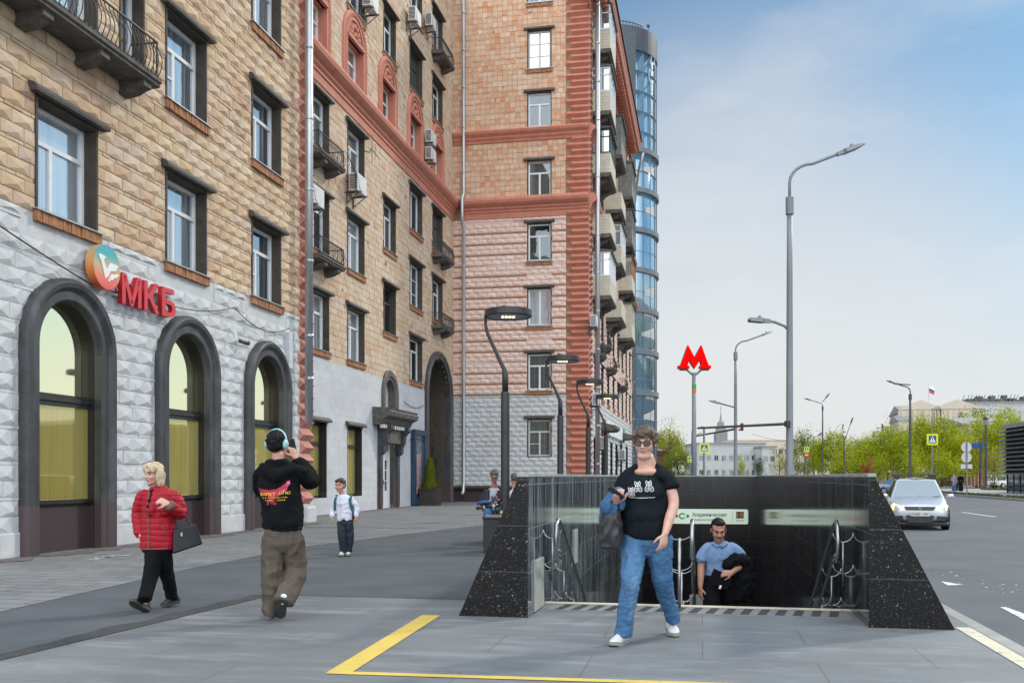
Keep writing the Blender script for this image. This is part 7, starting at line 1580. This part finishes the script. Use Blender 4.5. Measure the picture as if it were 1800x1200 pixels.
t,W,H,k = block('pale roofline with aerials between the tan and the grey-blue buildings',1640,1700,716,400,25,'plaster_grey',rows=(22,),cols=8,roof='roof_grey')
block('cream building with a reddish eave behind the right-hand trees',1680,1712,762,240,22,'plaster_warm',rows=(5,),cols=6,roof='roof_red',pitch=2.5,twist=-20,wsize=(1.2,2.2))
block('large plain tan wall with a grey shed roof at right',1705,1900,745,230,30,'plaster_tan',rows=(),cols=0,roof='roof_grey',pitch=2.5,twist=-6)
block('long tan building further along the far side of the road',1900,2700,745,200,25,'plaster_warm',rows=(4,8,12),cols=20,roof='roof_red',pitch=3,twist=-25)
# louvred pavilion
s_ = 86; x,y = at(1763,s_); k = s_/FPX
pv = thing('louvred_pavilion','dark pavilion with horizontal metal louvres above a glass ground floor','pavilion',(x,y,-.1),R(-90+2))
zt0,zt1 = zat(832,s_),zat(752,s_); L_ = 26
mat('louvre',(.22,.235,.25),(.17,.18,.195),.35,2,metal=.5); mat('louvre_dark',(.016,.017,.019),(.012,.013,.014),.6)
mb = MB(); mb.box(.15,L_,.2,16,zt0,zt1+.0); mb.build('upper_body','louvre_dark',pv)
n = 11
for i in range(n):
    z = zt0+(zt1-zt0)*(i+.5)/n; mb = MB(); mb.hexa([(-.25,-.35,z-.16),(L_,-.35,z-.16),(L_,.2,z+.02),(.15,.2,z+.02),(-.25,-.38,z-.10),(L_,-.38,z-.10),(L_,.2,z+.10),(.15,.2,z+.10)]); mb.hexa([(-.25,-.35,z-.16),(.15,.2,z+.02),(.15,14,z+.02),(-.25,14,z-.16),(-.28,-.38,z-.10),(.15,.2,z+.10),(.15,14,z+.10),(-.28,14,z-.10)]); mb.build('louvre','louvre',pv)
mb = MB(); mb.box(-.1,L_,-.2,16,zt1,zt1+.35); mb.build('roof','louvre',pv)
mb = MB(); mb.box(.2,L_,.3,15,0,zt0); mb.build('glazing','glass_dark',pv); mb = MB()
for i in range(14): mb.box(.2+i*1.6,.26+i*1.6,.24,.3,0,zt0)
mb.build('mullion','black_plastic',pv)
# fence and kiosk at the far edge of the park
x,y = at(1500,128); mb = MB()
fn = thing('park_wall','low cream wall at the edge of the bright trees','wall',(x,y,0),YAW); mb.box(0,9.5,0,.3,0,zat(830,128)); mb.box(-.05,9.55,-.05,.35,zat(830,128),zat(829,128)); mb.build('wall','plaster_warm',fn)
mat('fence_red',(.34,.10,.06),(.28,.08,.05),.7)
x,y = at(1700,122); fn = thing('hoarding','low reddish hoarding with light stripes under the trees','fence',(x,y,0),YAW); mb = MB(); mb.box(-1,2.2,0,.1,.2,2.6); mb.build('panel','fence_red',fn); mb = MB()
for i in range(7): mb.box(-.9+i*.45,-.8+i*.45,-.04,0,0,2.7)
mb.build('post','plaster_warm',fn)
x,y = at(1650,124); fn = thing('site_fence','brownish low fence panels along the park behind the pedestrians','fence',(x,y,0),YAW); mb = MB(); mb.box(-6,3,0,.08,.1,1.3); mb.build('panel','brick_red',fn); mb = MB()
for i in range(10): mb.box(-6+i,-5.9+i,-.05,0,0,1.45)
mb.build('post','galv',fn)

# ---------------------------------------------------------------- cars
mat('paint_silver',(.52,.56,.62),(.49,.53,.59),.28,1,metal=.35,coat=.6); mat('paint_blue',(.16,.19,.36),(.14,.17,.33),.3,1,coat=.6); mat('paint_red',(.42,.03,.025),(.38,.025,.02),.3,1,coat=.6); mat('paint_white',(.66,.67,.68),(.62,.63,.64),.3,1,coat=.6); mat('paint_dark',(.03,.035,.04),(.025,.03,.035),.3,1,coat=.6)
glass('windscreen',(.02,.03,.035),(.07,.10,.12),(.75,.88,.95),.30); mat('tyre',(.012,.012,.012),(.02,.02,.02),.8,8); mat('rim',(.45,.46,.47),(.35,.36,.37),.35,3,metal=.7)
mat('headlamp',(1.,.62,.30),(1.,.62,.30),.3,emit=1.0); mat('headlamp_off',(.5,.52,.54),(.4,.42,.44),.15,3); mat('plate',(.55,.56,.56),(.48,.49,.49),.5,9)
def car(label, loc, rotz, paint, lit=False, plate=None, bars=False, sedan=False, group='cars on the road', L_=4.1, W=1.75, H=1.55, badge=False):
    """car facing -y: body lofted from rounded sections, cabin, panes, lamps, grille, wheels"""
    t = thing('parked_car' if not lit else 'car',label,'car',loc,rotz,group); hw = W/2
    st = [(-2.04,.62,.34,.60,.60),(-1.99,.78,.26,.70,.66),(-1.88,.88,.22,.78,.70),(-1.55,.95,.20,.87,.78),(-1.15,.985,.20,.94,.86),(-.9,.99,.20,.99,.92),(0,1.,.20,1.0,.95),(1.2,1.,.20,1.02,.96),(1.75,.97,.24,1.02,.92),(1.98,.88,.32,.96,.85),(2.05,.75,.40,.85,.78)]
    if sedan: st = [(y*1.08,a,b,c*.93,d) for y,a,b,c,d in st]
    mb = MB(); rings = []
    for y,w_,zb,zt_,sh in st:
        w2 = hw*w_; P = [(w2*.80,zb),(w2*.97,zb+.10),(w2,zb+(zt_-zb)*.45),(w2*.985,zb+(zt_-zb)*.72),(w2*.93,zt_-.05),(w2*.80,zt_-.008),(w2*.4,zt_+.022),(0,zt_+.03)]
        rings.append([(x,y,z) for x,z in P]+[(-x,y,z) for x,z in P[-2::-1]])
    k = len(rings[0]); mb.v = [p for r_ in rings for p in r_]
    for i in range(len(rings)-1):
        for j in range(k): mb.f.append((i*k+j,i*k+(j+1)%k,(i+1)*k+(j+1)%k,(i+1)*k+j)); mb.r.append(0.)
    mb.f += [tuple(range(k)),tuple((len(rings)-1)*k+j for j in range(k-1,-1,-1))]; mb.r += [0,0]
    bd = mb.build('body',paint,t,smooth=True); bd.modifiers.new('s','SUBSURF').render_levels = 1; bd.modifiers['s'].levels = 1
    Y0,Y1,Y2,Y3 = (-1.02,-.28,1.35,1.92) if not sedan else (-.85,.0,.95,1.75); zb = .95 if not sedan else .92
    bw,rw = hw*.90,hw*.66
    mb = MB(); base = [(-bw,Y0,zb-.04),(bw,Y0,zb-.04),(bw,Y3,zb),(-bw,Y3,zb)]; top = [(-rw,Y1,H-.05),(rw,Y1,H-.05),(rw*.96,Y2,H-.03),(-rw*.96,Y2,H-.03)]
    mb.hexa(base+top); cb = mb.build('cabin',paint,t,bevel=.05)
    mb = MB(); mb.add([(-rw*.97,Y1+.04,H-.06),(0,Y1-.02,H-.02),(rw*.97,Y1+.04,H-.06),(rw*.93,Y2-.05,H-.04),(0,Y2,H+.01),(-rw*.93,Y2-.05,H-.04),(0,(Y1+Y2)/2,H+.02)],[(0,1,6),(1,2,6),(2,3,6),(3,4,6),(4,5,6),(5,0,6)])
    mb.build('roof',paint,t,smooth=True,fix=False)
    def lerp(a,b,q): return tuple(x+(y-x)*q for x,y in zip(a,b))
    def pane(a,b,c,d,ins,out,name,m='windscreen'):
        A = [Vector(p) for p in (a,b,c,d)]; ce = sum(A,Vector())/4; n = (A[1]-A[0]).cross(A[3]-A[0]).normalized()
        mb = MB(); mb.add([p+(ce-p)*ins+n*out for p in A],[(0,1,2,3)]); return mb.build(name,m,t,fix=False)
    pane(base[0],base[1],top[1],top[0],.09,.006,'windscreen')
    pane(base[2],base[3],top[3],top[2],.14,.006,'rear_window')
    for s_ in (1,-1):
        b0,b1,t0,t1 = (base[1],base[2],top[1],top[2]) if s_ > 0 else (base[0],base[3],top[0],top[3]); m1,m2 = lerp(b0,b1,.52),lerp(t0,t1,.46)
        if s_ > 0: pane(b0,m1,m2,t0,.10,.006,'side_window','glass_far'); pane(m1,b1,t1,m2,.13,.006,'side_window','glass_far')
        else: pane(m1,b0,t0,m2,.10,.006,'side_window','glass_far'); pane(b1,m1,m2,t1,.13,.006,'side_window','glass_far')
        mb = MB(); mb.sphere((s_*(hw*1.0+.07),Y0+.22,zb+.05),(.11,.075,.075),12,8); mb.build('mirror',paint,t,smooth=True)
    for sx in (-1,1):
        for y in ((-1.28,1.25) if not sedan else (-1.38,1.40)):
            mb = MB(); mb.lathe([(.20,-.10),(.30,-.11),(.325,-.08),(.325,.08),(.30,.11),(.20,.10)],(sx*(hw-.12),y,.325),24,axis='x'); wh = mb.build('wheel','tyre',t,smooth=False)
            mb = MB(); mb.lathe([(.20,0),(.21,.015),(.10,.03),(.0,.03)],(sx*(hw-.015),y,.325),20,axis='x'); mb.build('rim','rim',wh)
            mb = MB(); mb.lathe([(.39,-.03),(.39,.0)],(sx*(hw-.045),y,.34),24,axis='x'); mb.build('wheel_arch','black_plastic',t)
    # front end
    def patch(pts,m,name,par=None): mb = MB(); mb.add(pts+[(x,y+.05,z) for x,y,z in pts],[tuple(range(len(pts))),tuple(range(2*len(pts)-1,len(pts)-1,-1))]+[(i,(i+1)%len(pts),len(pts)+(i+1)%len(pts),len(pts)+i) for i in range(len(pts))]); return mb.build(name,m,par or t)
    fy = -2.085 if not sedan else -2.24
    for s_ in (-1,1):
        patch([(s_*.44,fy+.02,.60),(s_*.74,fy+.17,.585),(s_*.80,fy+.30,.72),(s_*.72,fy+.26,.80),(s_*.50,fy+.09,.71)],'headlamp' if lit else 'headlamp_off','headlight')
        patch([(s_*.46,fy+.0,.28),(s_*.73,fy+.09,.28),(s_*.77,fy+.09,.40),(s_*.48,fy+.0,.43)],'black_plastic','fog_lamp_recess')
    patch([(-.38,fy-.0,.60),(.38,fy-.0,.60),(.43,fy+.03,.70),(-.43,fy+.03,.70)],'black_plastic','grille')
    patch([(-.33,fy-.02,.23),(.33,fy-.02,.23),(.39,fy-.02,.44),(-.39,fy-.02,.44)],'black_plastic','lower_grille')
    mb = MB(); mb.hexa([(-.74,fy+.05,.13),(.74,fy+.05,.13),(.84,fy+.4,.13),(-.84,fy+.4,.13),(-.76,fy+.03,.235),(.76,fy+.03,.235),(.86,fy+.4,.235),(-.86,fy+.4,.235)]); mb.build('bumper_skirt','black_plastic',t,bevel=.03)
    mb = MB(); mb.box(-.262,.262,fy-.045,fy-.025,.42,.54); pl = mb.build('number_plate','plate',t)
    if plate: obj('plate_text',text_fit(plate,.46,.075,0,lambda X,Y,Z:(-.23+X,fy-.047,.443+Y),.01),'ink',pl)
    if badge:
        mb = MB(); w3 = .085
        for a,b in (((-.55,.15),(.1,.75)),((.55,-.15),(-.1,-.75)),((-.45,.25),(.5,-.25)),((.1,.75),(.62,.3)),((-.1,-.75),(-.62,-.3))): mb.bar((a[0]*w3,fy-.012,.655+a[1]*.065),(b[0]*w3,fy-.012,.655+b[1]*.065),.018,.02,up=(0,1,0))
        mb.build('badge','steel',t)
    if bars:
        mb = MB()
        for s_ in (-1,1): mb.tube([(s_*rw*.93,Y1+.15,H+.05),(s_*rw*.9,Y2-.1,H+.07)],.018,6)
        for y in (Y1+.3,Y2-.5): mb.tube([(-rw-.08,y,H+.10),(rw+.08,y,H+.10)],.024,6); mb.box(-rw-.02,-rw+.12,y-.06,y+.06,H-.03,H+.11); mb.box(rw-.12,rw+.02,y-.06,y+.06,H-.03,H+.11)
        mb.build('roof_rack','black_plastic',t)
    mb = MB(); mb.tube([(-.45,Y0-.01,zb+.0),(.1,Y0+.06,zb+.045)],.012,5); mb.tube([(.15,Y0-.01,zb+.0),(.62,Y0+.06,zb+.045)],.012,5); mb.build('wiper','black_plastic',t)
    for s_ in (-1,1): mb = MB(); mb.box(s_*.62-.14,s_*.62+.14,2.0 if not sedan else 2.16,2.07 if not sedan else 2.22,.62,.82); mb.build('tail_light','red_sign',t)
    return t
ROADZ = -.25
sc_ = 30.6; x,y = at(1609,sc_)
car('silver hatchback with lit headlights and a roof rack driving towards the viewer',(x,y,ROADZ),R(-8),'paint_silver',True,'С455  197',True,badge=True)
x,y = at(1570,85); car('blue sedan crossing behind the silver hatchback',(x,y,ROADZ),YAW+R(-80),'paint_blue',sedan=True,H=1.42,L_=4.5)
for px,s,p,lab,rot in ((1256,165,'paint_red','bright red car parked below the long grey building',-85),(1228,160,'paint_dark','dark car parked half behind the metro sign pole',-85),(1346,135,'paint_white','white car parked beside the dark shrub',-88),(1372,135,'paint_white','white car parked close to the near lamp post',-88),(1405,140,'paint_dark','dark car under the trees right of the near lamp post',-80),(1772,118,'paint_white','white car partly hidden by the louvred pavilion',-80),(1740,128,'paint_white','white car under the trees beside the globe lamp',-85)):
    x,y = at(px,s); car(lab,(x,y,-.1),YAW+R(rot),p,H=1.5,group='parked cars far across the road',sedan=(px in (1256,1405)))
# ---------------------------------------------------------------- trees
leafmat('leaf_spring',[(.15,.22,.02),(.27,.33,.02),(.42,.46,.03),(.56,.55,.05)],.55); leafmat('leaf_mid',[(.10,.15,.02),(.17,.22,.025),(.26,.30,.04)],.5); leafmat('leaf_olive',[(.20,.19,.04),(.28,.26,.06),(.36,.32,.09)],.5); leafmat('leaf_conifer',[(.025,.04,.025),(.05,.06,.035),(.08,.075,.045)],.2); leafmat('leaf_copper',[(.22,.06,.03),(.32,.10,.05),(.38,.16,.08)],.4); leafmat('leaf_dark',[(.03,.055,.02),(.06,.09,.03),(.09,.12,.045)],.3)
mat('bark',(.10,.08,.06),(.055,.045,.036),.95,4,bump=.6,bscale=12)
def tree_mesh(h, cw, leaf, n_cl, n_lf, lsz, seed, lo=.28, gap=.0, conifer=False, limbs=9, cname='crown'):
    rg = np.random.default_rng(seed); tb = MB(); cb = MB()
    lean = rg.normal(0,.03*h,2); top = Vector((lean[0],lean[1],h*.86))
    tb.tube([(0,0,0),(0,0,.3),(lean[0]*.3,lean[1]*.3,h*.35),(lean[0]*.7,lean[1]*.7,h*.6),tuple(top)],[h*.022,h*.017,h*.013,h*.008,h*.002],8)
    def leaf_(c, sz, r_, out):
        a = Vector(rg.normal(size=3)).normalized(); n = (a+out*.5).normalized(); x = n.orthogonal().normalized(); x = Matrix.Rotation(rg.uniform(0,6.28),3,n)@x; y = n.cross(x); l_,w_ = sz*rg.uniform(.7,1.4),sz*rg.uniform(.4,.75)
        cb.add([c-x*l_*.5,c+y*w_*.4,c+x*l_*.5,c-y*w_*.4],[(0,1,2,3)],r_)
    if conifer:
        nl = int(h*1.7)
        for i in range(nl):
            q = i/(nl-1); z = h*(.12+.86*q); rad = cw/2*(1-q)**.85+.12
            for j in range(int(6+9*(1-q))):
                a = rg.uniform(0,6.28); L_ = rad*rg.uniform(.6,1.1); d = Vector((math.cos(a),math.sin(a),rg.uniform(-.35,.05))); 
                for e in range(int(n_lf*(.4+.6*(1-q)))):
                    f_ = rg.uniform(.15,1); c = Vector((lean[0]*q,lean[1]*q,z))+d*L_*f_+Vector(rg.normal(0,.13,3))-Vector((0,0,.25*f_*f_*L_*.3)); leaf_(c,lsz,rg.random(),Vector((0,0,1)))
                if j%3==0: tb.tube([(lean[0]*q,lean[1]*q,z),tuple(Vector((lean[0]*q,lean[1]*q,z))+d*L_*.9)],[.03,.01],4,cap=False)
    else:
        tips = []
        for i in range(limbs):
            q = rg.uniform(lo,.8); a = 2.4*i+rg.uniform(-.4,.4); st = Vector((lean[0]*q,lean[1]*q,h*q*.86)); L_ = cw*.5*rg.uniform(.55,1.0)*(1-abs(q-.5)*.7); d = Vector((math.cos(a),math.sin(a),rg.uniform(.45,1.1))).normalized()
            mid = st+d*L_*.5+Vector(rg.normal(0,.05*L_,3)); en = st+d*L_+Vector((0,0,.1*L_)); tb.tube([st,mid,en],[h*.007,h*.005,h*.0015],5,cap=False); tips += [mid,en,(mid+en)/2]
            for _ in range(2):
                e2 = mid+Vector(rg.normal(0,.35*L_,3))+Vector((0,0,.25*L_)); tb.tube([mid,e2],[h*.004,h*.001],4,cap=False); tips.append(e2)
        zc = h*(.5+lo/2); rz = h*(.5-lo/2)*1.02
        for i in range(n_cl):
            if i < len(tips)*2: c = tips[i%len(tips)]+Vector(rg.normal(0,.08*cw,3))
            else:
                v = rg.normal(size=3); v /= np.linalg.norm(v); rr = rg.uniform(.35,1)**.5*(1+.22*noise.noise(Vector(v)*2.2+Vector((seed,0,0)))); c = Vector((v[0]*cw/2*rr+lean[0]*.5,v[1]*cw/2*rr+lean[1]*.5,zc+v[2]*rz*rr))
            if noise.noise(c*(2.6/cw)+Vector((seed*3.1,1,2))) < -.22+gap: continue
            tone = rg.random(); cr_ = cw*rg.uniform(.05,.10); out = (c-Vector((0,0,zc))).normalized()
            for e in range(n_lf): leaf_(c+Vector(rg.normal(0,cr_,3)),lsz,min(1,max(0,tone*.6+.4*rg.random())),out)
    return tb,cb
PROTO = {}
def tree(kind, px, s, pytop, label, wpx=None, base=0., group='trees in the park across the road', name='tree', rot=None):
    if kind.startswith('spring') and s < 175 and 1400 < px < 1790: pytop -= 16
    P = {'spring':(8,6.2,'leaf_spring',270,24,.33,1,.22,-.05),'spring2':(9,6.5,'leaf_spring',270,24,.33,2,.24,-.04),'spring3':(7,6.,'leaf_spring',250,24,.31,8,.20,-.05),'mid':(10,6.5,'leaf_mid',270,22,.34,3,.16,-.05),'olive':(11,7,'leaf_olive',190,16,.30,4,.2,.1),'thin':(14,9,'leaf_olive',150,15,.34,5,.35,.16),'tall':(13,8,'leaf_mid',200,16,.34,9,.3,.12),'conifer':(12,6,'leaf_conifer',0,6,.42,6,.1,0),'copper':(4,3,'leaf_copper',90,18,.2,7,.2,0),'shrub':(4.5,5,'leaf_dark',150,20,.24,10,.05,0),'low':(2.6,4.,'leaf_spring',110,16,.2,11,.05,.05)}[kind]
    x,y = at(px,s); H = zat(pytop,s)-base; 
    if kind not in PROTO:
        tb,cb = tree_mesh(P[0],P[1],None,P[3],P[4],P[5],P[6],P[7],P[8],conifer=(kind=='conifer')); t = thing(name,label,'tree',(x,y,base),0,group); tb.build('trunk','bark',t,smooth=True); cb.build('crown',P[2],t,fix=False); PROTO[kind] = t
    else: t = dup(PROTO[kind],(x,y,base),0,label,group)
    t.name = name; k = H/P[0]; kw = (wpx*s/FPX)/P[1] if wpx else k; t.scale = (kw,kw,k); t.rotation_euler = (0,0,rot if rot is not None else RNG.uniform(0,6.28)); return t
TL = [('spring',1466,125,776,'bright green tree right of the dark conifers, behind the slanting post',70),('spring2',1520,128,786,'low bright tree behind the right end of the stairwell wall',75),('spring',1560,122,768,'bright tree right of the wooden pole',70),('spring3',1590,118,776,'yellow-green tree left of the dark lamp post',60),('spring2',1618,126,750,'taller yellow-green tree behind the dark lamp post',70),('spring',1655,124,752,'bright green tree behind the yellow crossing sign',75),('mid',1668,140,748,'deeper green tree rising over the crossing sign',60),('spring3',1690,120,782,'low yellow-green tree behind the two women',60),
      ('spring2',1722,130,752,'bright tree behind the blue street name plate',70),('olive',1722,118,768,'thin brownish tree among the round sign backs',45),('spring',1755,128,755,'bright tree just left of the louvred pavilion',60),('olive',1748,116,775,'sparse brownish young tree beside the globe lamp',36),('spring',1770,170,735,'light green tree above the pavilion roof',60),('mid',1725,260,722,'grey-green tree top in front of the grey-blue building',90),('spring',1795,190,742,'yellow-green tree top above the pavilion at the right edge',50),('mid',1690,280,728,'small tree top before the tan hill building',40),
      ('tall',1558,200,738,'tall loose tree rising left of the dark lamp post',62),('olive',1395,150,775,'sparse tree just right of the near lamp post',55),('mid',1412,160,757,'pointed olive tree behind the no entry sign',46),('olive',1370,165,783,'yellowish sparse tree left of the near lamp post',40),('spring2',1438,150,790,'bright low tree beside the low curved lamp',40),('olive',1430,170,780,'brownish tree behind the no entry sign',55),('conifer',1470,165,762,'dark broad conifer right of the thin two-headed lamp',58),('conifer',1478,175,745,'tall dark conifer with a spindly top',36),('conifer',1530,190,760,'dark conifer left of the wooden pole',46),('mid',1515,185,775,'hazy green tree behind the conifers',70),
      ('copper',1526,112,800,'small copper-red tree among the bright green ones',26),('shrub',1335,180,806,'round dark green shrub in front of the long grey building',26),('low',1305,178,812,'small yellowish bush beside the second lamp pole',24),('spring',1172,150,755,'bright yellow-green tree beside the red brick building',62),('thin',1180,140,738,'tall sparse tree with bare twigs left of the metro sign',66),('mid',1196,135,792,'green bushy tree behind the metro sign pole',60),('mid',1160,175,770,'tree close behind the glass tower edge',50)]
for i,(kd,px,s,pt_,lab,wp_) in enumerate(TL): tree(kd,px,s,pt_,lab,wp_)
for i,(px,s) in enumerate(((1545,116),(1605,114),(1640,117),(1670,115),(1700,118),(1745,122),(1480,120),(1515,118))): tree('low',px,s,812-(i%3)*4,('low bright bush under the park trees, %s' % ('left of the wooden pole','left of the dark lamp post','behind the crossing sign post','beside the two women','behind the sign backs','by the globe lamp','at the slanting post','behind the wall end')[i]),60,group='bushes under the park trees',name='bush')
# trees further along the far side, reflected in the shop windows
for i in range(9):
    px = 1880+i*130; s = 92+8*(i%3); tree(('spring','mid','tall','spring2')[i%4],px,s,722+18*(i%3),'roadside tree beyond the right edge of the view, %d m along' % (int(s)+i),None,group='trees beyond the right edge')

# overhead wires at the far crossing
for i,(pa,sa,ya,pb,sb,yb,lab) in enumerate(((1322,140,762,1484,115,766,'upper thin overhead wire running right from behind the near lamp post'),(1484,115,770,1600,92,752,'overhead wire between the slanting post and the dark lamp post'))):
    A = Vector((*at(pa,sa),zat(ya,sa))); B = Vector((*at(pb,sb),zat(yb,sb))); mb = MB(); mb.tube([A.lerp(B,t/12)-Vector((0,0,.9*4*(t/12)*(1-t/12))) for t in range(13)],.022,4); tag(mb.build('overhead_wire','iron'),lab,'wire')
